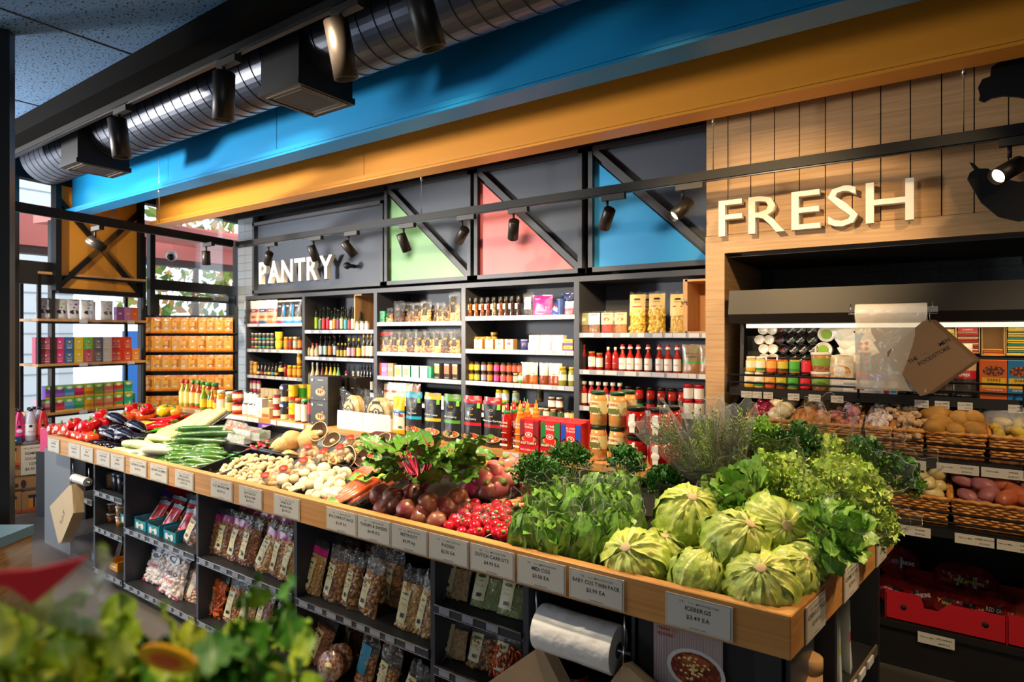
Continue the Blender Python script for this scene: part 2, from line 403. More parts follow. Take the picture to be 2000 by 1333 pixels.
a = onS(305, 600); c = onS(450, 600); mx = (a+c)/2; d.box((mx.x, mx.y, zd/2), ((a-c).to_2d().length, .01, zd-.05), MATS['window_glass'])
do = struct('door_1', d, 'glazed bronze framed shop door')
cl = MB(); p = onS(430, 584, .06); cl.box(p, (.22, .05, .055), mat('#8a8a8c', .4, .6), rz=SRZ, bev=.006); cl.cyl(p+Vector((.0, 0, .04)), onS(382, 576, .10), .008, STEEL); obj('door_closer', cl, do)
# white tile column beside the door
til = mat('#cdd3d6', .2, name='white_wall_tile')
b = MB(); xt0, xt1 = xY(468, 4.45), xY(497, 4.45)
for r in range(36):
    for q in range(2): b.box((xt0+(q+.5)*(xt1-xt0)/2, 4.45, .05+r*.1), ((xt1-xt0)/2-.004, .05, .096), til)
b.box(((xt0+xt1)/2, 4.47, 1.8), (xt1-xt0, .05, 3.6), mat('#8b8f90', .8))
struct('wall_column', b, 'narrow white tiled pier beside the shop door')
# orange panel with crossed battens above the tea shelf
pn = thing('cross_braced_panel', 'orange wall panel with crossed dark battens above the tea shelf', 'panel')
b = MB(); a = onS(106, 540, .03); c = onS(270, 540, .03); mx = (a+c)/2; zt1 = 3.05; zb1 = onS(190, 545).z-.15; W = (a-c).to_2d().length
b.box((mx.x, mx.y, (zt1+zb1)/2), (W, .02, zt1-zb1), mat('#e39a30', .5), rz=SRZ); obj('panel_board', b, pn)
Mp = Matrix.Translation((mx.x, mx.y, (zt1+zb1)/2)) @ Matrix.Rotation(SRZ, 4, 'Z')
b = MB(); H = zt1-zb1
for q in (-1, 1):
    b.box((q*W/2, -.03, 0), (.05, .08, H), BLACK, M=Mp)
b.box((0, -.03, -H/2), (W, .08, .05), BLACK, M=Mp); obj('frame', b, pn)
for q in (-1, 1):
    b = MB(); L = math.hypot(W, H*.86); an = math.atan2(H*.86, W)*q
    b.box((0, 0, 0), (L, .035, .045), BLACK, M=Mp @ Matrix.Translation((0, -.03, -.05)) @ Matrix.Rotation(-an, 4, 'Y')); obj('batten', b, pn)
# ---- outside: pavement, pink awning, trees, pale building
b = MB(); b.box((-18, 6, -.06), (16, 30, .1), mat('#b9b4aa', .8)); struct('floor_outside', b, 'pale pavement outside')
aw = thing('awning', 'pink rendered canopy soffit outside above the shop door', 'awning')
b = MB(); pk = mat('#e58b82', .6, name='pink_render')
p0 = onS(303, 545, -1.2); p1 = onS(470, 505, -1.2)
b.box(((p0.x+p1.x)/2-.45, (p0.y+p1.y)/2, 3.05), (.9, 3.6, .12), pk, rz=SRZ+math.pi/2-.0) 
b.box((p0.x-1.3, p0.y+.6, 3.05), (.15, 4.0, .55), pk); b.box((p0.x-1.34, p0.y+.6, 2.72), (.2, 4.0, .1), mat('#4a3836', .6)); obj('soffit', b, aw)
sd = MB(); q = onS(335, 500, -.9); sd.ball(q, .07, mat('#d8d4d0', .4)); sd.ball(q+Vector((.03, -.02, -.02)), .05, BLACK); obj('camera_dome', sd, aw)
bl = thing('building', 'pale tiled building across the street seen through the shop glass', 'building')
b = MB(); b.box((-14.5, 2.6, 3), (.3, 5.0, 6), mat('#dfe6ea', .5)); 
for r in range(14): b.box((-14.34, 2.6, .4*r), (.01, 5.0, .02), mat('#9aa6ac', .6))
obj('wall', b, bl); s_ = MB(); s_.box((-12.5, 5.6, .9), (.08, .7, 1.5), mat('#1f6fc4', .5)); obj('blue_sign_board', s_, bl)
lf = [mat('#5f7f35', .6), mat('#93a850', .6), mat('#b8853f', .6)]
for ti, (x, y, z, r) in enumerate([(-13.2, 6.9, 3.0, 1.6), (-16.5, 12.0, 3.6, 2.1), (-12.6, 10.0, 1.7, 1.2)]):
    t_ = thing('tree', ['leafy street tree outside left part of the door glass', 'tall leafy street tree outside right part of the transom', 'low leafy tree outside behind the spice packet rack'][ti], 'tree', (x, y, 0), group=None)
    tr = MB(); tr.tube([(0, 0, 0), (.1, 0, z*.5), (0, .1, z)], [.12, .1, .06], mat('#5a4632', .8)); obj('trunk', tr, t_)
    fo = MB()
    for i in range(700):
        d_ = Vector((R.gauss(0, 1), R.gauss(0, 1), R.gauss(0, .8))); d_ = d_.normalized()*r*(.35+.65*R.random()**.5)
        M = Matrix.Translation((d_.x, d_.y, z+d_.z)) @ Euler((R.random()*6, R.random()*6, R.random()*6)).to_matrix().to_4x4()
        q = .09+.08*R.random(); fo.add([(-q, 0, 0), (0, -q*.5, 0), (q, 0, 0), (0, q*.5, 0)], [(0, 1, 2, 3)], lf[i % 3], M=M)
    obj('foliage', fo, t_)
# ---- duct
dm = mat('#454b5a', .32, .6, name='duct_metal', bump=.06, s=3, bd=.01)
dt = thing('air_duct', 'black spiral air duct hung along the blue beam', 'duct', (-2.5, 1.965, 3.04))
b = MB(); n = 28; x0, x1 = -3.55, 3.6; V = []
xs = x0; prof = []
while xs < x1: prof += [(.187, xs), (.187, xs+.086), (.191, xs+.088), (.191, xs+.094), (.187, xs+.096)]; xs += .10
b.lathe(prof, dm, 48, M=Matrix.Rotation(math.pi/2, 4, 'Y'), smooth=False); obj('duct_tube', b, dt)
def diffuser(x, y0, y1, w_, par):
    bb = MB(); bx = mat('#1b1d22', .5, name='diffuser_box')
    cy = (y0+y1)/2; bb.box((x, cy, 2.90), (w_, y1-y0, .22), bx); bb.box((x, cy, 2.785), (w_+.02, y1-y0+.02, .03), bx)
    o = obj('diffuser_box', bb, par); o.matrix_parent_inverse = par.matrix_world.inverted() if 0 else Matrix.Translation((2.5, -1.965, -3.04))
    g = MB(); hs = min(w_, y1-y0)/2
    for k in range(5):
        a_ = hs*(.92-k*.18)
        for (dx, dy, sx, sy) in ((0, a_, 2*a_, .006), (0, -a_, 2*a_, .006), (a_, 0, .006, 2*a_), (-a_, 0, .006, 2*a_)): g.box((x+dx, cy+dy, 2.772+k*.003), (sx, sy, .012), mat('#6b6258', .35, .5))
    g.box((x, cy, 2.785), (w_*.9, (y1-y0)*.9, .004), mat('#121214', .7))
    obj('diffuser_grille', g, o)
diffuser(-2.57, 1.765, 2.085, .30, dt); diffuser(-4.91, 1.72, 2.045, .28, dt)
# ---- tracks and spotlights
def track(name, pts, z, label, hh=.05, ww=.04, wires=()):
    t_ = thing(name, label, 'track', (pts[0][0], pts[0][1], z))
    for (a, c) in zip(pts, pts[1:]):
        b = MB(); a = Vector(a).to_3d(); c = Vector(c).to_3d(); L = (c-a).length; an = math.atan2(c.y-a.y, c.x-a.x)
        b.box((a+c)/2-Vector((pts[0][0], pts[0][1], 0))+Vector((0, 0, hh/2)), (L, ww, hh), BLACK, rz=an); b.box((a+c)/2-Vector((pts[0][0], pts[0][1], 0))+Vector((0, 0, -.003)), (L, ww*.5, .006), mat('#30343c', .3, .7), rz=an)
        obj('rail', b, t_)
    for x, y, zt_ in wires:
        b = MB(); b.cyl((x-pts[0][0], y-pts[0][1], hh), (x-pts[0][0], y-pts[0][1], zt_-z), .0025, STEEL, 6); b.cyl((x-pts[0][0], y-pts[0][1], .3), (x-pts[0][0], y-pts[0][1], .34), .008, STEEL, 8); obj('suspension_wire', b, t_)
    return t_
TY, TZ = 3.30, 2.43
cxT = xY(460, TY); lx, ly = -5.0, 1.43
track('lighting_track', [(3.0, TY), (cxT, TY)], TZ, 'long black lighting track hanging before the pantry panels', wires=[(xY(823, TY), TY, 3.8), (xY(1882, TY), TY, 3.8), (xY(1393, TY), TY, 3.8)])
legA = atZ(20, 410, TZ); legB = atZ(452, 482, TZ)
track('lighting_track', [(legB.x, legB.y), (legA.x, legA.y)], TZ, 'short black lighting track turning towards the shop front', hh=.06, ww=.05, wires=[(atZ(311, 450, TZ).x, atZ(311, 450, TZ).y, 3.8)])
track('lighting_track', [(2.6, 1.53), (-5.7, 1.53)], 2.85, 'black lighting track fixed below the low ceiling edge')
glow = mat('#ffe9b8', .4, name='lamp_lens', emit=14)
dark_lens = mat('#2b2620', .3, name='dark_lens')
def spot(px, py, hx, hy, T, z, dirv, label, e=60, col=NEUT, L=.13, r=.045, lit=False, ang=60, on=True, at=None):
    """adapter on the track above picture x = px ; head centred near picture (hx,hy)"""
    base = at or T(px)
    s_ = thing('spotlight', label, 'spotlight', base)
    bm = MB(); bm.box((.02, 0, -.02), (.15, .034, .032), mat('#24221f', .5)); obj('adapter', bm, s_)
    st = MB(); st.cyl((-.02, 0, -.03), (-.02, 0, -.085), .008, BLACK); obj('stem', st, s_)
    d = Vector(dirv).normalized(); c = Vector((-.02, 0, -.10-.25*L)); a = c-d*L*.45; e_ = c+d*L*.55
    hd = MB(); q = Vector((0, 0, 1)).rotation_difference(d); M = Matrix.Translation(a) @ q.to_matrix().to_4x4()
    hd.lathe([(r*.8, 0), (r, .006), (r, L), (r*.9, L), (r*.86, L-.02)], mat('#2c2622', .4, .3), 20, M=M); o = obj('head', hd, s_)
    ln = MB(); ln.lathe([(r*.86, L-.019), (.001, L-.017)], glow if lit else dark_lens, 20, M=M, cap=False); obj('lens', ln, o)
    if on: light('spotlight_beam', 'SPOT', Vector(base)+a+d*(L+.01), e, col, target=Vector(base)+a+d*(L+1), spot_size=math.radians(ang), spot_blend=.5, shadow_soft_size=.03)
T1 = lambda px: atY(px, 200, 1.53).xy.to_3d()+Vector((0, 0, 2.85))
T2 = lambda px: atY(px, 200, TY).xy.to_3d()+Vector((0, 0, TZ))
for i, (px, dv) in enumerate([(236, (.05, .1, -1)), (442, (-.12, .05, -1)), (672, (.0, .25, -1)), (835, (.12, .34, -1))]):
    spot(px, 0, 0, 0, T1, 2.85, dv, 'black cylinder spotlight below the low ceiling, %s of four' % ['leftmost', 'second from left', 'third from left', 'rightmost'][i], [150, 120, 100, 100][i], NEUT, L=.215, r=.047, ang=80)
for i, (px, dv, lit, e) in enumerate([(527, (-.75, .35, -.55), 0, 90), (615, (.1, .35, -.9), 0, 55), (684, (.35, .5, -.75), 0, 55), (792, (.05, .45, -.9), 0, 60), (907, (-.8, .45, -.5), 0, 60), (1008, (-.45, .55, -.75), 0, 60), (1192, (-.55, .55, -.65), 0, 60), (1340, (-.45, -.55, -.6), 1, 60), (1984, (-.6, -.62, -.45), 1, 70)]):
    spot(px, 0, 0, 0, T2, TZ, dv, 'small black spotlight on the long track, '+['beside the PANTRY lettering', 'above the PANTRY lettering end', 'right of the PANTRY lettering', 'before the green triangle', 'left of the pink triangle', 'before the pink triangle', 'before the blue triangle', 'lit, next to the oak portal', 'brightly lit, before the black pepper cut-out'][i], e, WARM, L=.14, r=.036, lit=bool(lit), ang=75)
p = atZ(188, 442, TZ); spot(0, 0, 0, 0, None, TZ, (.55, .5, -.45), 'small black spotlight before the orange cross panel', 50, NEUT, L=.13, r=.036, at=(p.x, p.y, TZ))
p = atZ(405, 474, TZ); spot(0, 0, 0, 0, None, TZ, (-.1, .1, -1), 'small black spotlight before the pink canopy outside', 50, NEUT, L=.13, r=.036, at=(p.x, p.y, TZ))
dome = MB(); p = atY(678, 519, 3.9); dome.ball(p, .035, BLACK); dome.cyl(p, p+Vector((0, .1, .0)), .02, BLACK); tag(obj('security_camera', dome), 'small black dome camera on the wall right of PANTRY', 'camera')
# added unseen fill spots brightening table, pantry, lettering and foreground; no fittings modelled
for i, (x, y, tx, ty, tz, e, ang, col) in enumerate([(-4.3, .5, -4.2, 2.0, .9, 270, 68, NEUT), (-2.9, 1.0, -2.9, 2.0, .8, 110, 66, NEUT), (-2.5, -.3, -2.9, 1.7, .3, 60, 55, NEUT), (-1.7, 1.3, -1.6, 2.1, .8, 95, 62, NEUT), (.9, 2.3, -.5, 2.0, .95, 120, 50, WARM), (-.9, 2.7, -.75, 2.0, .95, 110, 66, (1, .80, .48)), (-.3, .3, -.62, .5, 1.1, 90, 34, NEUT), (-.95, 1.2, -.75, 3.62, 1.95, 260, 40, WARM), (1.2, 1.1, .9, 3.7, 1.0, 45, 60, WARM), (-3.2, 1.2, -3.6, 4.2, 1.7, 195, 60, NEUT), (-1.9, 1.2, -1.9, 4.1, 1.6, 175, 55, (1, .80, .52)), (-5.2, 1.2, -5.6, 4.2, 1.8, 205, 60, NEUT), (-5.2, .4, -6.9, 2.8, 1.6, 240, 70, (1, .86, .66)), (.7, 2.3, -.98, 3.95, 1.85, 90, 44, WARM), (-3.9, 1.2, -3.9, 1.9, 1.0, 60, 70, NEUT), (1.1, 1.7, .25, 3.0, .4, 120, 66, (1, .76, .46))]):
    light('fill_spot_%s' % 'abcdefghijklmnopq'[i], 'SPOT', (x, y, 2.76), e, col, target=(tx, ty, tz), spot_size=math.radians(ang), spot_blend=.7, shadow_soft_size=.05)
# ================================================================ PANTRY SHELVING
BX = [-6.50, -5.43, -4.345, -3.26, -2.17, -1.085]
BX = [xY(p, PW) for p in (480, 592.5, 733, 905, 1126)]+[xY(1378, YP)]
def zy(px, py, Y=PW): return atY(px, py, Y).z
SH = [[zy(536, y) for y in (633, 684, 736.4, 790)], [zy(663, y) for y in (646, 700, 764, 815)], [zy(820, y) for y in (630, 690.5, 740, 790)],
      [zy(1015, y) for y in (618, 685.4, 751, 815)], [zy(1250, y) for y in (652, 728, 803, 870)]]
ZT = zy(1015, 547)
CH = mat('#3b3d44', .45, name='charcoal_laminate'); CHB = mat('#4a4e58', .6, name='grey_back_board')
strip = mat('#9fa0a8', .35, name='price_strip'); tick = mat('#d2d0d0', .6, name='price_ticket')
names = ['leftmost', 'second', 'middle', 'fourth', 'rightmost']
for i in range(5):
    xa_, xb_ = BX[i], BX[i+1]; t_ = thing('shelving_unit', '%s charcoal pantry shelving unit along the back wall' % (names[i]+(' from left' if i in (1, 3) else '')), 'shelf', ((xa_+xb_)/2, PW, 0))
    o = Vector(((xa_+xb_)/2, PW, 0)); W = xb_-xa_; D = .46
    for sgn in (-1, 1):
        b = MB(); b.box((sgn*(W/2-.011), D/2, ZT/2), (.022, D, ZT), CH); obj('side_panel', b, t_)
    b = MB(); b.box((0, D, ZT/2), (W-.05, .02, ZT), CHB); obj('back_panel', b, t_)
    b = MB(); b.box((0, D/2, ZT-.02), (W-.046, D, .04), CH); obj('top_panel', b, t_)
    b = MB(); b.box((0, D/2, .1), (W-.046, D-.05, .2), CH); obj('plinth', b, t_)
    for z in SH[i]+[.42]:
        b = MB(); b.box((0, D/2+.01, z-.011), (W-.048, D-.03, .022), CH); s_ = obj('shelf', b, t_)
        b = MB(); b.box((0, .002, z-.012), (W-.05, .006, .036), strip)
        x = -W/2+.06
        while x < W/2-.09:
            q = R.choice([.05, .07, .09]); b.box((x+q/2, -.003, z-.012), (q, .004, .03), tick); x += q+R.choice([.004, .02, .06])
        obj('price_strip', b, s_)
# graphic panels above the shelving
ZP = zy(1270, 240); GP = PW-.02
px_e = [(497, 752), (755, 923), (930, 1140), (1152, 1378)]
cols = [None, '#7aa974', '#e0706c', '#1590cc']; cn = ['', 'green', 'pink', 'blue']
slate = mat('#3a4250', .5, name='slate_panel')
ZTOP = 2.97
for i, (p0, p1) in enumerate(px_e):
    xa_, xb_ = xY(p0, GP), xY(p1, GP) if i < 3 else xY(1378, YP)-.0; W = xb_-xa_; zb = ZT+.02; H = ZTOP-zb-.12*(i < 1)
    t_ = thing('wall_panel', ['long slate panel behind the PANTRY lettering', 'slate wall panel with green triangle and diagonal batten', 'slate wall panel with pink triangle and diagonal batten', 'slate wall panel with blue triangle and diagonal batten'][i], 'panel', ((xa_+xb_)/2, GP, zb))
    b = MB(); b.box((0, .03, H/2), (W, .02, H), slate); obj('board', b, t_)
    b = MB(); fw = .035
    for sgn in (-1, 1): b.box((sgn*(W/2-fw/2), 0, H/2), (fw, .06, H), CH)
    b.box((0, 0, fw/2), (W, .06, fw), CH); b.box((0, 0, H-fw/2), (W, .06, fw), CH); obj('frame', b, t_)
    if i:
        b = MB(); b.prism([(-W/2+fw, fw), (W/2-fw-.05, fw), (-W/2+fw, H-fw-.06)], .008, .02, mat(cols[i], .45)); obj('triangle', b, t_)
        b = MB(); L = math.hypot(W-2*fw, H-2*fw); an = math.atan2(H-2*fw, W-2*fw)
        b.box((0, 0, 0), (L, .05, .045), CH, M=Matrix.Translation((.01, -.0, H/2)) @ Matrix.Rotation(an, 4, 'Y')); obj('batten', b, t_)
b = MB(); b.box((-3.9, GP+.06, 3.4), (5.7, .04, .9), mat('#0c0c0e', .8)); struct('trim_5', b, 'black bulkhead above the pantry panels')
# lettering
def letters(txt, x0, x1, Y, z0, z1, thick, label, bold, col):
    t_ = thing('wall_lettering', label, 'sign', (x0, Y, z0)); h = (z1-z0)/.73
    tot = sum(GLY[c, bold][2] for c in txt)+.10*(len(txt)-1); sx = (x1-x0)/(tot*h); x = 0
    for c in txt:
        b = MB(); b.text(c, h, mat(col, .5), XZ(x*h*sx, 0, 0), bold=bold, align='L', thick=thick, sx=sx); o = obj('letter', b, t_); x += GLY[c, bold][2]+.10
letters('PANTRY', xY(505, GP-.1), xY(648, GP-.1), GP-.045, zy(510, 554, GP-.08), zy(510, 512, GP-.08), .05, 'white raised letters reading PANTRY on slate panel', 1, '#f4efe6')
letters('FRESH', xY(1403, YP-.08), xY(1785, YP-.08), YP-.03, zy(1405, 462, YP-.08), zy(1405, 388, YP-.08), .045, 'white raised letters reading FRESH on oak cladding', 0, '#e9e2d6')
# black cut-outs
def cutout(pts, label, name):
    o = atY(pts[0][0], pts[0][1], YP-.12); b = MB(); P = [atY(x, y, YP-.12)-o for x, y in pts]
    b.prism([(p.x, p.z) for p in P], -.008, .008, BLACK); ob = tag(obj(name, b, loc=o), label, 'decoration'); return ob
cutout([(2000, 92), (1990, 100), (1968, 98), (1952, 108), (1948, 124), (1936, 132), (1934, 150), (1918, 156), (1910, 172), (1914, 186), (1912, 196), (1922, 200), (1938, 192), (1960, 188), (1990, 190), (2016, 196), (2060, 230), (2120, 240), (2140, 180), (2130, 120), (2080, 80), (2030, 76)], 'black broccoli shaped cut-out mounted high on oak cladding', 'wall_cutout')
cutout([(1894, 318), (1902, 320), (1912, 330), (1930, 330), (1944, 342), (1960, 350), (1990, 356), (2030, 352), (2070, 330), (2100, 300), (2105, 340), (2080, 390), (2040, 425), (1990, 433), (1950, 424), (1916, 396), (1896, 362), (1889, 350), (1894, 338), (1904, 332), (1899, 326)], 'black eggplant shaped cut-out right of FRESH letters', 'wall_cutout')
# ================================================================ PRODUCE CASE
YR = 3.41; RX0 = xY(1424, YR)+.0; RX1 = 2.2
case = thing('produce_case', 'black open produce display case inside the oak recess', 'display case', (RX0, YR, 0))
CB = mat('#161210', .45, name='case_black'); o = Vector((RX0, YR, 0))
def rel(v): return v-o
zc0, zc1 = atY(1700, 630, YR).z, atY(1700, 572, YR).z
b = MB(); L = RX1-RX0
b.prism([(0, 0), (.42, 0), (.42, .20), (.0, .18), (-.02, .05)], 0, L, CB, M=Matrix.Translation((0, 0, zc0)) @ Matrix(((0, 1, 0, 0), (1, 0, 0, 0), (0, 0, 1, 0), (0, 0, 0, 1)))); obj('canopy', b, case)
b = MB(); b.cyl((.08, .05, zc0-.014), (L-.05, .05, zc0-.014), .011, mat('#fff0cc', .5, name='tube_glow', emit=1.3)); obj('light_tube', b, case)
light('canopy_tube_light', 'AREA', (RX0+L/2, YR+.08, zc0-.03), 3.2, (1, .80, .5), target=(RX0+L/2, YR+.3, .9), shape='RECTANGLE', size=L, size_y=.04)
b = MB(); b.box((L/2, .95, .95), (L, .03, 1.9), mat('#2a211a', .6)); obj('back_panel', b, case)
b = MB(); b.prism([(.02, .95), (.9, .95), (.9, zc0), (.25, zc0), (.22, 1.28), (-.0, 1.18)], 0, .02, CB, M=Matrix(((0, 1, 0, 0), (1, 0, 0, 0), (0, 0, 1, 0), (0, 0, 0, 1)))) ; obj('end_bracket', b, case)
zs = atY(1700, 790, YR).z+.03
def cshelf(z, y0, depth, tilt, nm):
    b = MB(); b.box((L/2, 0, 0), (L, depth, .025), CB, M=Matrix.Translation((0, y0+depth/2, z)) @ Matrix.Rotation(tilt, 4, 'X'))
    b.box((L/2, y0-.004, z-.5*depth*math.sin(tilt)-.005), (L, .012, .045), CB)
    s_ = obj(nm, b, case); r_ = MB(); zz = z-.5*depth*math.sin(tilt)
    for k in (.045, .085): r_.cyl((.0, y0-.03, zz+k), (L, y0-.03, zz+k), .005, BLACK, 8)
    x = 0
    while x < L: r_.cyl((x, y0-.03, zz-.01), (x, y0-.03, zz+.09), .006, BLACK, 6); x += .62
    obj('guard_rail', r_, s_); return zz
zs1 = atY(1600, 778, YR).z+.02; ZS1 = cshelf(zs1+.0, 0, .40, 0, 'upper_shelf')
z2 = atY(1860, 920, 3.30).z+.03; YS2 = -.11
ZS2 = cshelf(z2+.5*.5*math.sin(.22), YS2, .5, .22, 'basket_shelf')
z3 = atY(1870, 1055, 3.20).z+.03; YS3 = -.21
ZS3 = cshelf(z3+.5*.5*math.sin(.22), YS3, .5, .22, 'basket_shelf')
zb = atY(1850, 1235, 3.45).z
b = MB(); b.box((L/2, .35, zb/2+.1), (L, .6, .0), CB); b = MB(); b.box((L/2, .33, .10), (L, .6, .20), CB); b.box((L/2, .30, atY(1840, 1240, YR+.02).z), (L, .58, .03), CB); obj('base_deck', b, case)
ZB3 = atY(1840, 1240, YR+.02).z+.015
# ================================================================ DISPLAY TABLE
tab = thing('display_table', 'long market table with oak rim and black shelving below', 'table', (-2.7, 1.7, 0))
to = Vector((-2.7, 1.7, 0)); TBK = mat('#222326', .5, name='table_black')
def tp(n, b, par=None, lab=None):
    for i, v in enumerate(b.v): b.v[i] = (v[0]-to.x, v[1]-to.y, v[2]-to.z)
    return obj(n, b, par or tab, label=lab)
RB = .776; th = .035
XE, YE = -.103, 2.74   # far right corner of the rim
b = MB(); b.box(((XL+XR)/2, YF+th/2, (RIM+RB)/2), (XR-XL, th, RIM-RB), OAK, bev=.003); tp('front_rim_board', b)
ex = Vector((XE-XR, YE-YF, 0)); el = ex.length; ea = math.atan2(ex.y, ex.x)
EM = Matrix.Translation((XR, YF, 0)) @ Matrix.Rotation(ea, 4, 'Z')       # local x along the end, +y towards the table
b = MB(); b.box((el/2, th*.6, (RIM+RB)/2-.0005), (el, th*1.2, RIM-RB-.001), OAK, M=EM, bev=.003); tp('end_rim_board', b)
b = MB(); b.box((XL+th/2, 2.2, (RIM+RB)/2), (th, 1.06, RIM-RB-.002), OAK); tp('end_rim_board', b)
b = MB(); b.box(((XL+XE)/2, YE-.02, (RIM+RB)/2), (XE-XL-.02, th, RIM-RB-.004), OAK); tp('back_rim_board', b)
BK = .19; BED0 = .80
def bedz(y): return BED0+(y-YF)*BK
b = MB(); b.add([(XL+.04, YF+th, bedz(YF)-.02), (XR-.05, YF+th, bedz(YF)-.02), (XE-.06, 2.70, bedz(2.7)-.02), (XL+.04, 2.70, bedz(2.7)-.02)], [(0, 1, 2, 3)], mat('#141417', .5)); tp('produce_bed', b)
SY0, SY1, SZ = 2.44, 2.72, 1.02; SXL, SXR = -5.0, -.98
b = MB(); b.box(((SXL+SXR)/2, (SY0+SY1)/2, SZ-.0175), (SXR-SXL, SY1-SY0, .035), OAK); b2 = tp('raised_shelf', b)
b = MB(); x = SXL+.3
for px0, px1 in ((382, 393), (430, 507), (530, 541), (543, 595), (600, 612), (618, 628), (983, 1015)):
    for k in range(max(1, int((px1-px0)/11))):
        w_ = (px1-px0)/max(1, int((px1-px0)/11)); xa_, xb_ = xY(px0+k*w_, SY0), xY(px0+(k+1)*w_-.8, SY0); b.box(((xa_+xb_)/2, SY0-.003, SZ-.018), (xb_-xa_, .004, .030), tick)
tp('price_tickets', b, b2)
b = MB(); b.box(((SXL+SXR)/2, SY0+.05, .94), (SXR-SXL-.1, .02, .125), mat('#2a2422', .4)); tp('shelf_riser', b)
# lower cabinet
CF = YF+.065; DX = [xY(p, CF+.0) for p in (86, 184, 243, 385, 577, 845, 1027, 1240, 1535)]
b = MB(); xg0, xg1 = DX[0]+.01, xY(137, CF); b.box(((xg0+xg1)/2, CF+.01, .42), (xg1-xg0, .02, .70), mat('#6f7378', .5)); tp('grey_end_panel', b, lab='light grey end panel')
b = MB(); b.box(((xg0+DX[8])/2, CF+.40, .03), (DX[8]-xg0, .7, .06), TBK); tp('plinth', b)
for i, x in enumerate(DX[1:]):
    b = MB(); b.box((x, CF+.20, .42), (.022, .40, .71), CH); tp('divider', b)
b = MB(); b.box(((xg0+DX[8])/2, CF+.42, .42), (DX[8]-xg0, .02, .70), mat('#1a1a1c', .6)); tp('centre_panel', b)
b = MB(); b.box(((DX[7]+DX[8])/2, CF+.01, .42), (DX[8]-DX[7], .02, .70), mat('#1d1c1e', .55)); tp('end_panel', b)
LZ = {1: [.577, .345, .075], 2: [.41, .072], 3: [.407, .072], 4: [.398, .072], 5: [.58, .35, .072]}
def lowshelf(xa_, xb_, z, par=None):
    b = MB(); b.box(((xa_+xb_)/2, CF+.20, z-.010), (xb_-xa_-.024, .39, .02), TBK); s_ = tp('shelf', b)
    b = MB(); b.box(((xa_+xb_)/2, CF-.004, z-.010), (xb_-xa_-.03, .006, .034), mat('#33363e', .3, name='strip_grey')); b.box(((xa_+xb_)/2, CF-.008, z+.005), (xb_-xa_-.03, .006, .004), STEEL); b.box(((xa_+xb_)/2, CF-.008, z-.026), (xb_-xa_-.03, .006, .003), STEEL)
    x = xa_+.04
    while x < xb_-.09: q = R.choice([.05, .06]); b.box((x+q/2, CF-.008, z-.0105), (q, .004, .024), mat('#8f929c', .5, name='small_ticket')); x += q+R.choice([.03, .06, .05])
    tp('price_strip', b, s_)
lowshelf(xg1+.01, DX[1], .50)
for k, zz in LZ.items():
    for z in zz: lowshelf(DX[k], DX[k+1], z)
# right-hand end shelves, facing +X
EX = Vector((math.cos(ea), math.sin(ea), 0)); EN = Vector((EX.y, -EX.x, 0))     # outward normal
def endp(s_, d_, z): return Vector((XR, YF, 0))+EX*s_-EN*d_+Vector((0, 0, z))
for s_ in (.06, .52, 1.06):
    b = MB(); b.box(endp(s_, .22, .40), (.024, .36, .75), TBK, rz=ea); tp('end_divider', b)
for s0, s1, z in ((.06, .52, .09), (.52, 1.06, .40), (.52, 1.06, .09)):
    b = MB(); b.box(endp((s0+s1)/2, .20, z-.01), (s1-s0-.02, .30, .02), TBK, rz=ea); q = tp('end_shelf', b)
    b = MB(); b.box(endp((s0+s1)/2, .045, z-.005), (s1-s0-.02, .008, .036), mat('#6a5f50', .4), rz=ea)
    for k in range(4): b.box(endp(s0+.08+k*.11, .038, z-.005), (.07, .006, .026), tick, rz=ea)
    tp('price_strip', b, q)
b = MB(); b.box(endp(.56, .36, .40), (1.0, .02, .75), TBK, rz=ea); tp('end_back_panel', b)
# price signs on the rim
fruitg = mat('#6aa84f', .6)
def sign(px0, px1, lines, label, Y=YF-.004, zc=(RIM+RB)/2-.002, h=.092, M=None, w_=None):
    if M is None: xa_, xb_ = xY(px0, Y), xY(px1, Y); w_ = xb_-xa_; loc = ((xa_+xb_)/2, Y, zc-h/2); rz = 0
    else: loc, rz = M
    t_ = thing('price_sign', label, 'sign', loc, rz)
    b = MB(); b.box((0, 0, h/2), (w_, .002, h), mat('#c6bfb2', .35, name='sign_card')); b.box((0, -.0012, h/2), (w_*.95, .0006, h*.93), INK); b.box((0, -.0016, h/2), (w_*.94, .0008, h*.915), MATS['sign_card']); obj('card', b, t_)
    b = MB(); fs = h*.085; y = -.0022
    b.text('THE', fs, INK, XZ(-w_*.25, y, h*.80), bold=0); b.text('fruit', fs*1.2, fruitg, XZ(-w_*.10, y, h*.80), bold=0); b.text('MEN FOODSTORE', fs, INK, XZ(w_*.14, y, h*.80), bold=0, maxw=w_*.40)
    n = len(lines); z = h*.60 if n < 3 else h*.64
    for i, l in enumerate(lines):
        s_ = h*(.175 if n < 3 else .15); b.text(l, s_, INK, XZ(0, y, z), bold=1, maxw=w_*.86); z -= h*(.25 if n < 3 else .19)
    b.box((0, y, h*.10), (w_*.25, .0004, h*.012), INK); obj('lettering', b, t_)
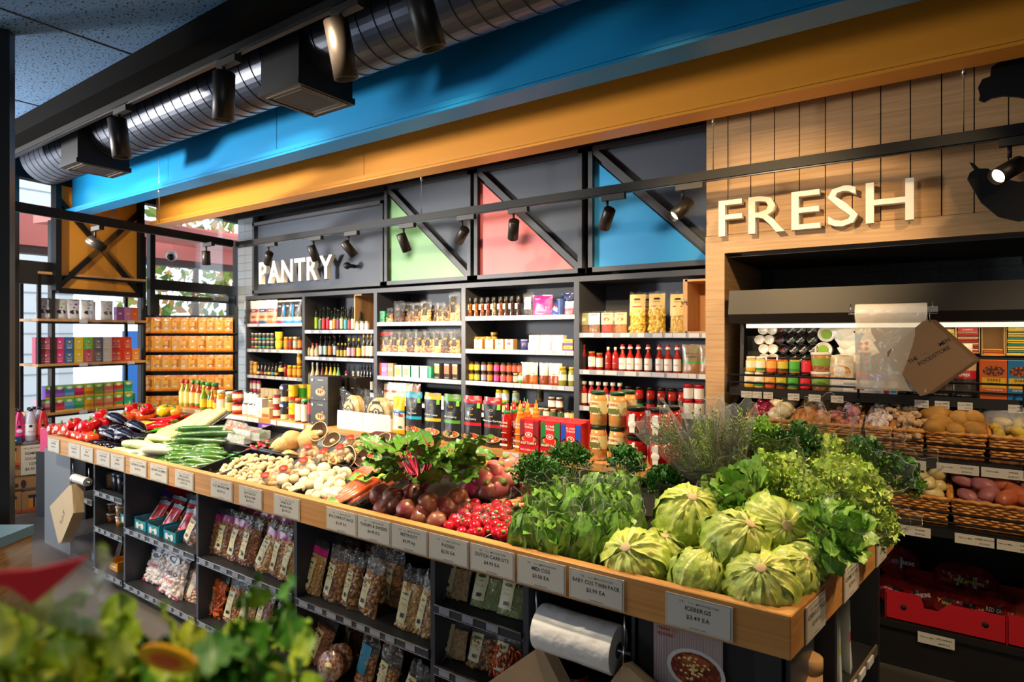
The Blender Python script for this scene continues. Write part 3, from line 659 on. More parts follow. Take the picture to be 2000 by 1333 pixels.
for px0, px1, ln in [(94, 116, ['CAPSICUM', '$6.99 KG']), (134, 157, ['EGGPLANT', '$7.99 KG']), (157.8, 182, ['CHILLI', '$9.99 KG']), (189, 215, ['CORN PACK', '$2.99 EA']), (216.5, 243, ['CORN', '$1.49 EA']), (254, 286, ['CONTINENTAL CUCUMBER', '$2.49 EA']),
                     (294, 327, ['LEBANESE CUCUMBERS', '$7.99 KG']), (342, 378, ['SMALL/LARGE', 'RED/GREEN CHILLIS', '$39.99 KG']), (412, 454, ['FLAT MUSHROOMS', '$15.99 KG']), (467, 512, ['BUTTON/CUP', 'MUSHROOMS', '$14.99 KG']),
                     (535, 585, ['SWISS FLAT', 'MUSHROOMS', '$16.99 KG']), (638, 697, ['1KG CARROT BAGS', '$2.49 EA']), (699, 763, ['TURNIPS & SWEDES', '$4.99 KG']), (765, 835, ['BEETROOT', '$4.99 kg']), (838, 915, ['RADISH', '$2.50 EA']),
                     (919, 1005, ['DUTCH CARROTS', '$4.99 EA']), (1011, 1105, ['MIDI COS', '$3.50 EA']), (1112, 1219, ['BABY COS TWIN PACK', '$3.99 EA']), (1300, 1431, ['ICEBERGS', '$3.49 EA'])]:
    nm = ' '.join(ln[:-1]).replace('/', ' ').lower()
    lab = {94: 'small faded white price sign at the left end of the rim', 134: 'small faded white price sign left of the corn pack signs, outer of two', 157.8: 'small faded white price sign touching the one to its left'}.get(px0, 'white price sign for %s on the oak rim' % nm)
    sign(px0, px1, ln, lab)
for s0, s1, ln in ((.10, .26, ['ICEBERG LETTUCE', '$3.49 EA']), (.44, .60, ['GOURMET LETTUCE', '$2.99 EA']), (.83, .97, ['HERBS', '$2.99 EA'])):
    c = Vector((XR, YF, 0))+EX*((s0+s1)/2)+EN*.004
    sign(0, 0, ln, {.10: 'white iceberg lettuce price sign on the short end rim', .44: 'white gourmet lettuce price sign on the short end rim', .83: 'white price sign furthest back on the short end rim'}[s0], M=((c.x, c.y, .781), ea), w_=s1-s0, h=.098)
# ================================================================ KINDS OF GOODS
from functools import lru_cache
def glassy(h): return mat(h, .12, coat=.6)
@lru_cache(None)
def bottle(h, r, liq, cap, lab, neck=.38, l0=.12, l1=.52, txt=None, capr=.42, name='sauce_bottle', capk='flat', rim=None, ink='#15130f', tb=1):
    s0 = h*(1-neck); b = MB()
    b.lathe([(r*.85, 0), (r, h*.02), (r, s0*.86), (r*.86, s0*.97), (r*.42, s0+h*neck*.3), (r*.34, h*.92)], glassy(liq), 14)
    c = MB()
    if capk == 'nozzle': c.lathe([(r*.62, s0+h*.02), (r*.62, s0+h*.10), (r*.30, s0+h*.13), (r*.34, s0+h*.19), (r*.12, s0+h*.27), (r*.05, s0+h*.34)], mat(cap, .4), 12)
    elif capk == 'cloth': c.lathe([(r*.75, h*.84), (r*.62, h*.88), (r*.5, h*.93)], mat('#f3efe6', .8), 14); c.lathe([(r*.52, h*.92), (r*.52, h), ], mat(cap, .4), 14)
    else: c.lathe([(r*capr, h*.86), (r*capr, h)], mat(cap, .35), 12)
    l = MB(); e = r+.0008; l.lathe([(e, h*l0), (e, h*l1)], mat(lab, .5), 14, cap=False)
    if rim: l.lathe([(e+.0003, h*l0), (e+.0003, h*(l0+.05))], mat(rim, .5), 14, cap=False)
    if txt: l.text(txt, h*.06, mat(ink, .6), XZ(0, -e-.0012, h*(l0+l1)/2-h*.02), bold=tb, maxw=r*1.5)
    return Proto(name, 'bottle', [('glass_body', b), ('cap', c), ('label', l)])
@lru_cache(None)
def jar(h, r, con, lid, lab, l0=.2, l1=.72, txt=None, name='glass_jar', rnd=0, lh=.14, c2=None, band=None, ink='#15130f'):
    b = MB(); m = glassy(con) if not c2 else mat(con, .15, coat=.7, c2=c2, pat='vor', s=38, p0=.2, p1=.55)
    if rnd: b.lathe([(r*.6, 0), (r*.93, h*.12), (r, h*.4), (r*.93, h*.68), (r*.72, h*(1-lh))], m, 18)
    else: b.lathe([(r*.88, 0), (r, h*.05), (r, h*.72), (r*.82, h*(1-lh))], m, 14)
    c = MB(); c.lathe([(r*(.86 if not rnd else .8), h*(1-lh)), (r*(.88 if not rnd else .82), h*.985), (r*.8, h)], mat(lid, .3, .1), 14)
    parts = [('jar_body', b), ('lid', c)]
    if lab:
        l = MB(); e = r*1.012
        if rnd: l.box((0, -r*.98, h*.45), (r*.5, .004, h*.62), mat(lab, .5), bev=.001); l.ball((0, -r*.99, h*.42), (r*.38, .003, r*.38), mat(lab, .5), 12, 8)
        else: l.lathe([(e, h*l0), (e, h*l1)], mat(lab, .5), 14, cap=False)
        if band: l.lathe([(e+.0003, h*l0), (e+.0003, h*(l0+.16))], mat(band, .5), 14, cap=False)
        if txt: l.text(txt, h*.13, mat(ink, .6), XZ(0, -e-.001, h*(l0+l1)/2-h*.02), bold=1, maxw=r*1.4)
        parts.append(('label', l))
    return Proto(name, 'jar', parts)
@lru_cache(None)
def can(h, r, bands, txt=None, ink='#ffffff', name='tin_can', ts=.16, tz=.6):
    b = MB(); b.lathe([(r*.96, 0), (r, h*.03), (r, h*.97), (r*.96, h)], STEEL, 16)
    l = MB(); e = r+.0006; z0 = h*.05
    for z1, c in bands: l.lathe([(e, z0), (e, h*z1)], mat(c, .4), 16, cap=False); z0 = h*z1
    if txt: l.text(txt, h*ts, mat(ink, .5), XZ(0, -e-.0012, h*tz), bold=1, maxw=r*1.5)
    return Proto(name, 'can', [('can_body', b), ('label', l)])
@lru_cache(None)
def tub(h, r, con, lid, lab=None, name='plastic_tub', c2=None):
    b = MB(); b.lathe([(r*.82, 0), (r*.95, h*.85)], mat(con, .3, coat=.5, c2=c2 or con, pat='vor', s=60), 14)
    c = MB(); c.lathe([(r*.98, h*.86), (r, h*.88), (r, h)], mat(lid, .35, coat=.3), 16); ps = [('tub_body', b), ('lid', c)]
    if lab: l = MB(); l.lathe([(r*.88+.001, h*.3), (r*.93+.001, h*.7)], mat(lab, .5), 14, cap=False); ps.append(('label', l))
    return Proto(name, 'tub', ps)
def deco(b, W, H, y, items):
    """flat print on a front: ('r',x,z,w,h,col) ('c',x,z,rx,rz,col) ('t',txt,x,z,size,col)"""
    for i, it in enumerate(items):
        yy = y-.0004*(i+1); k = it[0]
        if k == 'r': b.add([((it[1]-it[3]/2)*W, yy, (it[2]-it[4]/2)*H), ((it[1]+it[3]/2)*W, yy, (it[2]-it[4]/2)*H), ((it[1]+it[3]/2)*W, yy, (it[2]+it[4]/2)*H), ((it[1]-it[3]/2)*W, yy, (it[2]+it[4]/2)*H)], [(0, 1, 2, 3)], mat(it[5], .45))
        elif k == 'c': n = 18; b.add([(it[1]*W+it[3]*W*math.cos(2*math.pi*q/n), yy, it[2]*H+it[4]*W*math.sin(2*math.pi*q/n)) for q in range(n)], [tuple(range(n))], mat(it[5], .45))
        elif k == 'f': n = 18; b.add([(it[1]*W+it[3]*W*math.cos(2*math.pi*q/n), yy, it[2]*H+it[4]*W*math.sin(2*math.pi*q/n)) for q in range(n)], [tuple(range(n))], mat(it[5], .4, c2=it[6], pat='vor', s=90, p0=.3, p1=.55))
        else: b.text(it[1], it[4]*H, mat(it[5], .45), XZ(it[2]*W, yy, it[3]*H), bold=1, maxw=W*.9)
@lru_cache(None)
def carton(w_, d, h, col, items=(), name='carton', side=None, cat='box'):
    b = MB(); b.box((0, 0, h/2), (w_, d, h), mat(col, .45), bev=.0012)
    if side: b.box((0, 0, h/2), (w_+.0012, d*.96, h*.97), mat(side, .45))
    ps = [('carton_body', b)]
    if items: l = MB(); deco(l, w_, h, -d/2-.0008, items); ps.append(('printed_front', l))
    return Proto(name, cat, ps)
def pouchfn(w_, h, d, front, seed=0, flat=0):
    def fn(u, v):
        x = (u-.5)*w_*(1-.06*math.sin(math.pi*v)); k = max(0, math.sin(math.pi*u))**.55*(flat or (max(0, 1-v)**.55*(1 if v > .06 else .6+v*6)))
        n = noise.noise(Vector((u*3+seed, v*4, seed*1.7)))*d*.16*math.sin(math.pi*u)
        return (x, (-1 if front else 1)*(d/2*k)+(-n if front else n), h*v+(.0015*math.sin(u*9+seed) if v > .98 else 0))
    return fn
@lru_cache(None)
def pouch(w_, h, d, bands, items=(), seed=0, name='pouch', rough=.35, back='#d0ccc0'):
    """bands: ((v_top,col),...) bottom to top"""
    b = MB(); ms = [(t, mat(c, rough, coat=.3)) for t, c in bands]
    def bf(u, v):
        for t, m in ms:
            if v <= t: return m
        return ms[-1][1]
    b.sheet(pouchfn(w_, h, d, 1, seed), 10, 14, None, bands=bf); b.sheet(pouchfn(w_, h, d, 0, seed), 8, 8, mat(back, rough))
    ps = [('pouch_body', b)]
    if items:
        l = MB(); deco(l, w_, h, 0, items); f = pouchfn(w_, h, d, 1, seed)
        for i, v in enumerate(l.v):
            u = min(max(v[0]/w_+.5, 0), 1); t = min(max(v[2]/h, 0), 1); l.v[i] = (v[0], f(u, t)[1]+v[1]-.0012, v[2])
        ps.append(('printed_front', l))
    return Proto(name, 'pouch', ps)
@lru_cache(None)
def clearbag(w_, h, d, grain, gc, gc2, gs, label='#dccf9f', header=None, fill=.72, seed=0, name='nut_bag', n=130, logo=True, lw=.42, lx=-.18, lz=.42, contents='contents'):
    rr = random.Random(seed); f = pouchfn(w_*.93, h, d*.66, 1, seed); g = pouchfn(w_*.93, h, d*.66, 0, seed)
    c = MB(); gm = [mat(gc, .35, coat=.3), mat(gc2, .35, coat=.3)]; dk = mat(gc2, .6, c2=gc, pat='vor', s=70, p0=.3, p1=.6, bump=.5)
    for q in (f, g): c.sheet(lambda u, v: q(u, v*fill), 8, 10, dk)
    c.sheet(lambda u, v: (lambda a, b_: (a[0]+(b_[0]-a[0])*v, a[1]+(b_[1]-a[1])*v, a[2]))(f(u, fill), g(u, fill)), 8, 2, dk)
    for i in range(n):
        u = .04+.92*rr.random(); v = (.02+.98*rr.random())*fill; p = Vector((f if rr.random() < .8 else g)(u, v))
        M = Matrix.Translation(p) @ Euler((rr.random()*6, rr.random()*6, rr.random()*6)).to_matrix().to_4x4()
        s = gs*(.8+.4*rr.random())
        c.ball((0, 0, 0), {'almond': (s, s*.55, s*.36), 'round': (s*.7, s*.7, s*.6), 'stick': (s*1.3, s*.22, s*.22), 'slab': (s, s*.8, s*.25), 'flake': (s*.9, s*.5, s*.08)}[grain], gm[i % 2] if rr.random() < .8 else gm[0], 6, 4, M=M)
    b = MB(); b.sheet(pouchfn(w_, h*.97, d, 1, seed), 10, 14, FILM); b.sheet(pouchfn(w_, h*.97, d, 0, seed), 8, 10, FILM)
    # gathered, crinkled top
    b.sheet(lambda u, v: ((u-.5)*w_*(1-.05*v), .010*math.sin(u*16+seed)*(v), h*(.95+.13*v+.02*math.sin(u*11+seed))), 12, 2, FILM)
    ps = [('film', b), (contents, c)]
    F = pouchfn(w_, h, d, 1, seed)
    if label:
        l = MB()
        def lf_(u, v):
            uu = .5+lx+(u-.5)*lw; vv = lz-.28+.56*v; p = F(min(max(uu, .02), .98), vv*1.0); return ((uu-.5)*w_, p[1]-.0015, vv*h)
        l.sheet(lf_, 4, 6, mat(label, .5)); 
        if logo:
            i0 = MB(); deco(i0, w_, h, 0, list(logo) if isinstance(logo, tuple) else [('f', lx, lz+.19, lw*.30, .05, '#7a2a1a', '#3c6a2c'), ('t', 'ROASTED', lx, lz+.09, .022, '#3a2d20'), ('r', lx, lz+.02, lw*.6, .008, '#8a7a5a'), ('r', lx, lz-.01, lw*.5, .006, '#8a7a5a'), ('r', lx+.03, lz-.17, lw*.35, .07, '#2c2620')])
            for k, v in enumerate(i0.v):
                p = F(min(max(v[0]/w_+.5, .02), .98), min(max(v[2]/h, 0), 1)); i0.v[k] = (v[0], p[1]+v[1]-.0025, v[2])
            l.v += []; base = len(l.v); l.v += i0.v; l.f += [[j+base for j in q] for q in i0.f]; l.m += i0.m; l.sm += i0.sm
        ps.append(('label', l))
    if header:
        l = MB(); l.sheet(lambda u, v: (lambda p: (p[0], p[1]-.0018, p[2]))(F(u, .80+.13*v)), 10, 3, mat(header, .35, coat=.4)); ps.append(('header_band', l))
    return Proto(name, 'bag', ps)
# ---------------------------------------------------------------- produce
def nz(v, s=1., o=0): return noise.noise(Vector((v[0]*s+o, v[1]*s+o*.7, v[2]*s-o)))
@lru_cache(None)
def capsicum(col, k=0):
    b = MB(); r = .043
    def fn(d):
        th = math.atan2(d.y, d.x); lob = 1+.10*abs(math.cos(2*th+k))*(1-abs(d.z)**3)-.05
        dim = 1-.28*math.exp(-((1-d.z)/.10)) if d.z > .3 else 1
        return lob*dim*(1+.05*nz(d, 2, k))*(1-.12*max(0, -d.z))
    b.ball((0, 0, r*1.05), (r, r, r*1.12), mat(col, .16, coat=.8), 28, 18, fn=fn)
    s = MB(); s.tube([(0, 0, r*1.75), (.003, 0, r*2.05), (.008, .004, r*2.35)], [.010, .0055, .005], mat('#5c8a2e', .5)); s.lathe([(.016, r*1.80), (.008, r*1.92)], mat('#6f9a3a', .5), 10)
    return Proto('capsicum', 'capsicum', [('flesh', b), ('stem', s)])
def longfruit(nm, cat, L, r, prof, col, capc=None, c2=None, bend=0, rough=.2, seed=0, tip=None, **k):
    b = MB(); n = 16; pts = []; rs = []
    for i in range(n+1):
        t = i/n; x = (t-.5)*L; pts.append((x, bend*math.sin(math.pi*t), r)); rs.append(max(.0008, r*prof(t)))
    m = mat(col, rough, coat=.5, **({'c2': c2, 'pat': 'noise', 's': k.get('s', 60), 'st': k.get('st', (1, 1, 1)), 'bump': k.get('bump', .2)} if c2 else {}))
    b.tube(pts, rs, m, 16); ps = [('flesh', b)]
    if capc:
        c = MB(); x = L/2; y = bend*0
        c.tube([(x-.022*(r/.03), 0, r), (x+.0, 0, r), (x+.016, .002, r*1.1), (x+.034*(r/.03)**.5, .004, r*1.25)], [rs[-2]*1.12+.001, rs[-1]*1.3+.002, .005*(r/.03)+.001, .0045*(r/.03)+.001], mat(capc, .5), 10); ps.append(('stem', c))
    if tip: c = MB(); c.ball((-L/2+.004, 0, r), rs[1]*.6, mat(tip, .6), 8, 6); ps.append(('tip', c))
    return Proto(nm, cat, ps)
ell_ = lambda t, p=.5: max(0, 1-(2*t-1)**2)**p
@lru_cache(None)
def eggplant(s=0): return longfruit('eggplant', 'eggplant', .22, .042, lambda t: (.35+.65*math.sin(math.pi*(.5-.5*t)**.8) if t > .3 else 1)*ell_(t, .38)*1.0, '#120610', '#3c4a26', bend=.012+.005*s, rough=.1, seed=s)
@lru_cache(None)
def zucchini(s=0): return longfruit('white_zucchini', 'zucchini', .19, .026, lambda t: ell_(t, .22)*(1-.15*t), '#c9d98a', '#9ab05a', c2='#e0e8b0', s=120, bump=.05, rough=.3)
@lru_cache(None)
def cucumber(s=0): return longfruit('continental_cucumber', 'cucumber', .36, .022, lambda t: ell_(t, .18), '#173d14', None, c2='#3f6a2a', s=22, st=(.25, 2, 2), bump=.3, rough=.25, bend=.01*s, tip='#8fa05a')
@lru_cache(None)
def lebanese(s=0): return longfruit('lebanese_cucumber', 'cucumber', .15, .0185, lambda t: ell_(t, .25), '#28480f', None, c2='#46701c', s=30, st=(.3, 2, 2), bump=.15, rough=.2, bend=.006*(s-1), tip='#9aa86a')
@lru_cache(None)
def chilli(col, L=.12, r=.009, s=0): return longfruit('chilli', 'chilli', L, r, lambda t: min(1, .12+t*1.7)*ell_(min(1, .5+t*.5), .2), col, '#5c8a2e', bend=.012*(1 if s % 2 else -1)+.004*s, rough=.1)
@lru_cache(None)
def carrot(L=.16, r=.013): return longfruit('carrot', 'carrot', L, r, lambda t: .2+.8*t**.7 if t < .95 else .8, '#e8702a', '#7a8a3a', c2='#f28a3a', s=60, st=(6, 1, 1), bump=.2, rough=.4)
@lru_cache(None)
def cornpack(s=0):
    t_ = MB(); t_.box((0, 0, .006), (.21, .15, .012), mat('#1b1b1b', .4), bev=.004)
    ck = mat('#ecd25c', .35, c2='#f7ec9e', pat='vor', s=170, p0=.1, p1=.6, bump=.7, bd=.003); ps = [('tray', t_)]
    for i in range(3):
        c = MB(); y = (i-1)*.046; c.tube([(-.10, y, .032), (-.085, y, .034), (0, y, .035), (.075, y, .034), (.10, y, .032)], [.012, .022, .024, .022, .010], ck, 14); ps.append(('corn_cob', c))
    f = MB(); f.sheet(lambda u, v: ((u-.5)*.225, (v-.5)*.16, .010+.055*(math.sin(math.pi*u)*math.sin(math.pi*v))**.35+.002*math.sin(u*20+v*13)), 18, 12, FILM); ps.append(('film', f))
    return Proto('corn_pack', 'corn', ps)
@lru_cache(None)
def mushroom(r=.019, col='#d9bd8c', s=0):
    c = MB(); c.lathe([(r*.25, r*.25), (r*.75, r*.12), (r, r*.35), (r*.94, r*.8), (r*.62, r*1.2), (r*.02, r*1.34)], mat(col, .55, bump=.1, s=90), 14, cap=False)
    st = MB(); st.lathe([(r*.40, -r*.45), (r*.34, 0), (r*.36, r*.35)], mat('#f0e2c6', .6), 10)
    return Proto('button_mushroom', 'mushroom', [('cap', c), ('stem', st)])
@lru_cache(None)
def flatmush(s=0):
    r = .05; c = MB(); c.sheet(lambda u, v: (lambda rr, a: (rr*math.cos(a)*(1+.07*math.sin(3*a+s)), rr*math.sin(a)*(1+.05*math.cos(2*a+s)), .034*(v*v)*(1.0)))(r*v, 2*math.pi*u), 26, 9, mat('#3a2718', .8, c2='#6b4a30', pat='wave', s=60, bump=.5))
    c.sheet(lambda u, v: (lambda rr, a: (rr*math.cos(a)*(1+.07*math.sin(3*a+s)), rr*math.sin(a)*(1+.05*math.cos(2*a+s)), .034*v*v-.010*(1-v**3)-.003))(r*1.04*v, 2*math.pi*u), 26, 9, mat('#dcb77e', .6, c2='#c99a5c', s=30, bump=.2))
    c.sheet(lambda u, v: (lambda rr, a: (rr*math.cos(a)*(1+.07*math.sin(3*a+s)), rr*math.sin(a)*(1+.05*math.cos(2*a+s)), .031+.004*math.sin(math.pi*v)))(r*(.97+.09*v), 2*math.pi*u), 26, 3, mat('#e8c896', .6))
    st = MB(); st.ball((0, 0, .014), (.016, .014, .018), mat('#ecd7ac', .6), 12, 8, fn=lambda d: 1+.2*nz(d, 2, s))
    return Proto('flat_mushroom', 'mushroom', [('cap', c), ('stem', st)])
@lru_cache(None)
def root(nm, cat, r, sq, c1, c2, rough=.4, seed=0, top=None, tail=None, s=14, coat=.2, st=None, amp=.08, scar=None):
    b = MB(); b.ball((0, 0, r*sq[2]), (r*sq[0], r*sq[1], r*sq[2]), mat(c1, rough, c2=c2, s=s, bump=.12, coat=coat, **({'st': st} if st else {})), 22, 14, fn=lambda d: 1+amp*nz(d, 1.6, seed)); ps = [('flesh', b)]
    if top: t = MB(); t.lathe([(r*.30, 0), (r*.34, r*.14), (r*.15, r*.30)], mat(top, .6, bump=.5, s=120), 10, M=Matrix.Translation((0, 0, r*sq[2]*2-.004*(r/.03)))); ps.append(('crown', t))
    if tail: t = MB(); z = 0; t.tube([(0, 0, r*.12), (.002, 0, -r*.5), (.01, .004, -r*1.0)], [r*.10, r*.05, .0008], mat(tail, .6)); ps.append(('root_tail', t))
    return Proto(nm, cat, ps)
@lru_cache(None)
def onion(c1, c2, r=.034, seed=0):
    b = MB(); m = mat(c1, .25, c2=c2, pat='wave', s=9, st=(1, 1, .05), dist=3, coat=.4)
    b.lathe([(.004, 0), (r*.6, r*.12), (r*.95, r*.5), (r, r*.9), (r*.86, r*1.35), (r*.4, r*1.7), (r*.12, r*1.86), (r*.06, r*2.15)], m, 18)
    t = MB(); t.ball((0, 0, .002), (r*.18, r*.18, .004), mat('#a98a5a', .8), 8, 4); return Proto('onion', 'onion', [('bulb', b), ('root_plate', t)])
@lru_cache(None)
def garlic(s=0):
    b = MB(); b.ball((0, 0, .020), (.025, .025, .020), mat('#e4dcd6', .5, c2='#c9a9b0', pat='wave', s=12, st=(1, 1, .2)), 24, 12, fn=lambda d: 1+.10*abs(math.cos(4*math.atan2(d.y, d.x)+s))*(1-d.z*d.z))
    t = MB(); t.tube([(0, 0, .036), (.002, 0, .046), (.004, 0, .056)], [.008, .004, .003], mat('#d9c9a6', .7)); return Proto('garlic_bulb', 'garlic', [('cloves', b), ('neck', t)])
@lru_cache(None)
def ginger(s=0):
    rr = random.Random(s); b = MB(); p = Vector((-.035, 0, .014)); m = mat('#b98f68', .55, c2='#d9b48a', pat='wave', s=40, st=(3, 1, 1), bump=.2)
    for i in range(5):
        b.ball(p, (.018+.005*rr.random(), .014, .013), m, 12, 8, fn=lambda d: 1+.12*nz(d, 2, s))
        if i in (1, 3): b.ball(p+Vector((.004, .018*(1 if i > 1 else -1), .006)), (.011, .014, .011), m, 10, 7)
        p = p+Vector((.019, rr.uniform(-.009, .009), rr.uniform(-.003, .004)))
    return Proto('ginger_root', 'ginger', [('rhizome', b)])
# ---------------------------------------------------------------- leaves
def leaf(b, M, L, W, m, ruf=.0, curl=.4, nu=6, nv=8, tipw=.5, seed=0, fold=.15, lob=0):
    def fn(u, v):
        wv = W*(math.sin(math.pi*min(1, v*.93+.05))**tipw)*(1-.10*v); x = (u-.5)*wv
        if lob: x *= 1+lob*math.sin(v*26+seed)*abs(2*u-1)
        e = abs(2*u-1)**2; z = curl*L*v*v+fold*abs(x)+ruf*e*math.sin(v*19+seed+3*(u > .5))+ruf*.7*(v**4)*math.sin(u*15+seed)
        return (x, L*v-.25*curl*L*v*v*v, z)
    b.sheet(fn, nu, nv, m, M=M)
def leafM(p, az, el, roll=0, s=1):
    return Matrix.Translation(p) @ Matrix.Rotation(az, 4, 'Z') @ Matrix.Rotation(el, 4, 'X') @ Matrix.Rotation(roll, 4, 'Y') @ Matrix.Scale(s, 4)
LG = [uvmat('leaf_iceberg', '#c6cf62', '#719f28', '#d2d77e', .38, 8), uvmat('leaf_cos', '#b4c85a', '#4f8f22', '#dfe6a8', .35, 10), uvmat('leaf_butter', '#a8cf5c', '#5e9c2e', '#c8dc88', .35, 7),
      uvmat('leaf_dark', '#3f7a2a', '#24551c', '#7fa050', .45, 6), uvmat('leaf_beet', '#5a8f2a', '#2f6a1e', '#a01440', .35, 9), uvmat('leaf_frill', '#d2de6a', '#86b83a', '#e2eaa0', .4, 5)]
@lru_cache(None)
def iceberg(seed=0, r=.095):
    rr = random.Random(seed); h = MB()
    def fn(d):
        th = math.atan2(d.y, d.x); pol = max(0, -d.z); k = 1+.05*abs(nz(d, 2.2, seed))+.02*nz(d, 7, seed)
        return k+.025*pol*math.cos(9*th+3*nz(d, 1.5, seed))
    hm = mat('#ccd06c', .42, name='iceberg_head', c2='#719f28', s=9, det=6, p0=.35, p1=.7, bump=.35, bd=.006)
    h.ball((0, 0, 0), (r*.96, r*.96, r*.88), hm, 40, 26, fn=fn)
    lv = []
    for i in range(7):   # wrapper leaves hug the head from the stem upward
        l = MB(); a0 = i*2.4+rr.random()*.5; span = 1.25+.3*rr.random(); top = 2.2+.55*rr.random(); off = 1.03+.012*i; sd = rr.random()*9
        def f(u, v, a0=a0, span=span, top=top, off=off, sd=sd):
            ph = .16+(top-.16)*v*(1-.10*abs(2*u-1)**2); wd = span*min(1, .30+v*1.3)/max(.35, math.sin(min(ph, 1.9))); th = a0+(u-.5)*wd
            d = Vector((math.sin(ph)*math.cos(th), math.sin(ph)*math.sin(th), -math.cos(ph)))
            rad = r*off*(1+.018*abs(math.cos((u-.5)*13+sd))*(1-v*.5)+.05*nz(d, 3, sd)+.042*nz(d, 7, sd)+.10*v**5*(1+.8*math.sin(u*26+sd))+.06*abs(2*u-1)**6*(1+math.sin(v*21+sd))+.04*max(0, 1-abs(2*u-1)*5)*(1-v*.7)+.022*nz(d, 16, sd))
            return (d.x*rad, d.y*rad, d.z*rad*.92)
        l.sheet(f, 32, 26, LG[0]); lv.append(('wrapper_leaf', l))
    st = MB(); st.lathe([(.0155, -r*.86), (.015, -r*1.04), (.012, -r*1.055)], mat('#c9ad80', .6), 14); 
    for i in range(6):
        a = i*1.05+seed; 
        st.tube([(0, 0, -r*.98), (.022*math.cos(a), .022*math.sin(a), -r*.985), (.05*math.cos(a), .05*math.sin(a), -r*.88), (.078*math.cos(a), .078*math.sin(a), -r*.62)], [.006, .005, .003, .001], mat('#d4d88c', .5), 6)
    return Proto('iceberg_lettuce', 'lettuce', [('head', h)]+lv+[('stem', st)])
def sleeve(b, r0, r1, H, seed=0, m=None, flat=.75, n=40, nv=10, z0=0):
    def fn(u, v):
        a = 2*math.pi*u; r = r0+(r1-r0)*v**.8; k = 1+.07*math.sin(7*a+seed+v*3)+.05*math.sin(13*a-seed+v*5)
        return (r*k*math.cos(a), r*k*math.sin(a)*flat, z0+H*v+(.018*math.sin(3*a+seed)+.01*math.sin(8*a))*(v**4))
    b.sheet(fn, n, nv, m or SLV)
def rimtube(b, r, H, seed, flat, m, z0=0):
    P = []
    for i in range(41):
        a = 2*math.pi*i/40; k = 1+.07*math.sin(7*a+seed+3)+.05*math.sin(13*a-seed+5)
        P.append((r*k*math.cos(a), r*k*math.sin(a)*flat, z0+H+.018*math.sin(3*a+seed)+.01*math.sin(8*a)))
    b.tube(P, .0004, m, 4)
RIMF = mat('#b9bdb2', .15, name='film_edge', coat=.5)
@lru_cache(None)
def cos(seed=0, H=.26, r=.07, bag=True):
    """cos lettuce standing in a clear sleeve, base at the origin"""
    rr = random.Random(seed); lf_ = MB()
    for i in range(26):
        t = i/26; a = i*2.399; el = 1.50-.42*t
        leaf(lf_, leafM((.010*math.cos(a), .010*math.sin(a), 0), a-math.pi/2, el), H*(.8+.22*rr.random()), .13+.04*rr.random(), LG[2 if i % 3 else 1], ruf=.013, curl=.16+.10*rr.random(), seed=i, fold=.25)
    ps = [('leaves', lf_)]
    if bag:
        f = MB(); sleeve(f, .045, r*1.3, H*1.08, seed); rimtube(f, r*1.3, H*1.08, seed, .75, RIMF); ps.append(('sleeve', f))
    return Proto('cos_lettuce', 'lettuce', ps)
@lru_cache(None)
def bush(kind, seed=0, H=.2, r=.09, n=150, bag=True, nm='leafy_bunch', cat='lettuce', ls=.05, mi=5, bagh=1.18, bagr=1.12, stems=True, lbl=None, base=.35, ruf=.006, tipw=.45, lob=0):
    rr = random.Random(seed*7+3); L = MB(); c = Vector((0, 0, H*.62))
    for i in range(n):
        d = Vector((rr.gauss(0, 1), rr.gauss(0, 1), rr.gauss(.35, .8))).normalized()
        if d.z < -.35: d.z *= -.5; d.normalize()
        q = .55+.45*rr.random(); p = c+Vector((d.x*r*q, d.y*r*q, d.z*H*.38*q))
        az = math.atan2(d.y, d.x)-math.pi/2+rr.uniform(-.7, .7); el = math.asin(max(-1, min(1, d.z)))+rr.uniform(-.4, .6)
        leaf(L, leafM(p-d*ls*.3, az, el, rr.uniform(-.6, .6)), ls*(.7+.6*rr.random()), ls*(.7+.4*rr.random()), LG[mi], ruf=ruf, curl=rr.uniform(-.1, .5), nu=4, nv=5, seed=i*1.7, tipw=tipw, lob=lob)
    ps = [('leaves', L)]
    if stems:
        s = MB(); 
        for i in range(14):
            a = rr.random()*6.28; q = rr.random(); s.tube([(.012*math.cos(a), .012*math.sin(a), 0), (.5*r*q*math.cos(a), .5*r*q*math.sin(a), H*.35), (r*.8*q*math.cos(a), r*.8*q*math.sin(a), H*.72)], [.004, .003, .0015], mat('#8fb05a', .5), 5)
        ps.append(('stems', s))
    if bag: f = MB(); sleeve(f, r*base, r*bagr, H*bagh, seed); rimtube(f, r*bagr, H*bagh, seed, .75, RIMF); ps.append(('sleeve', f))
    return Proto(nm, cat, ps)
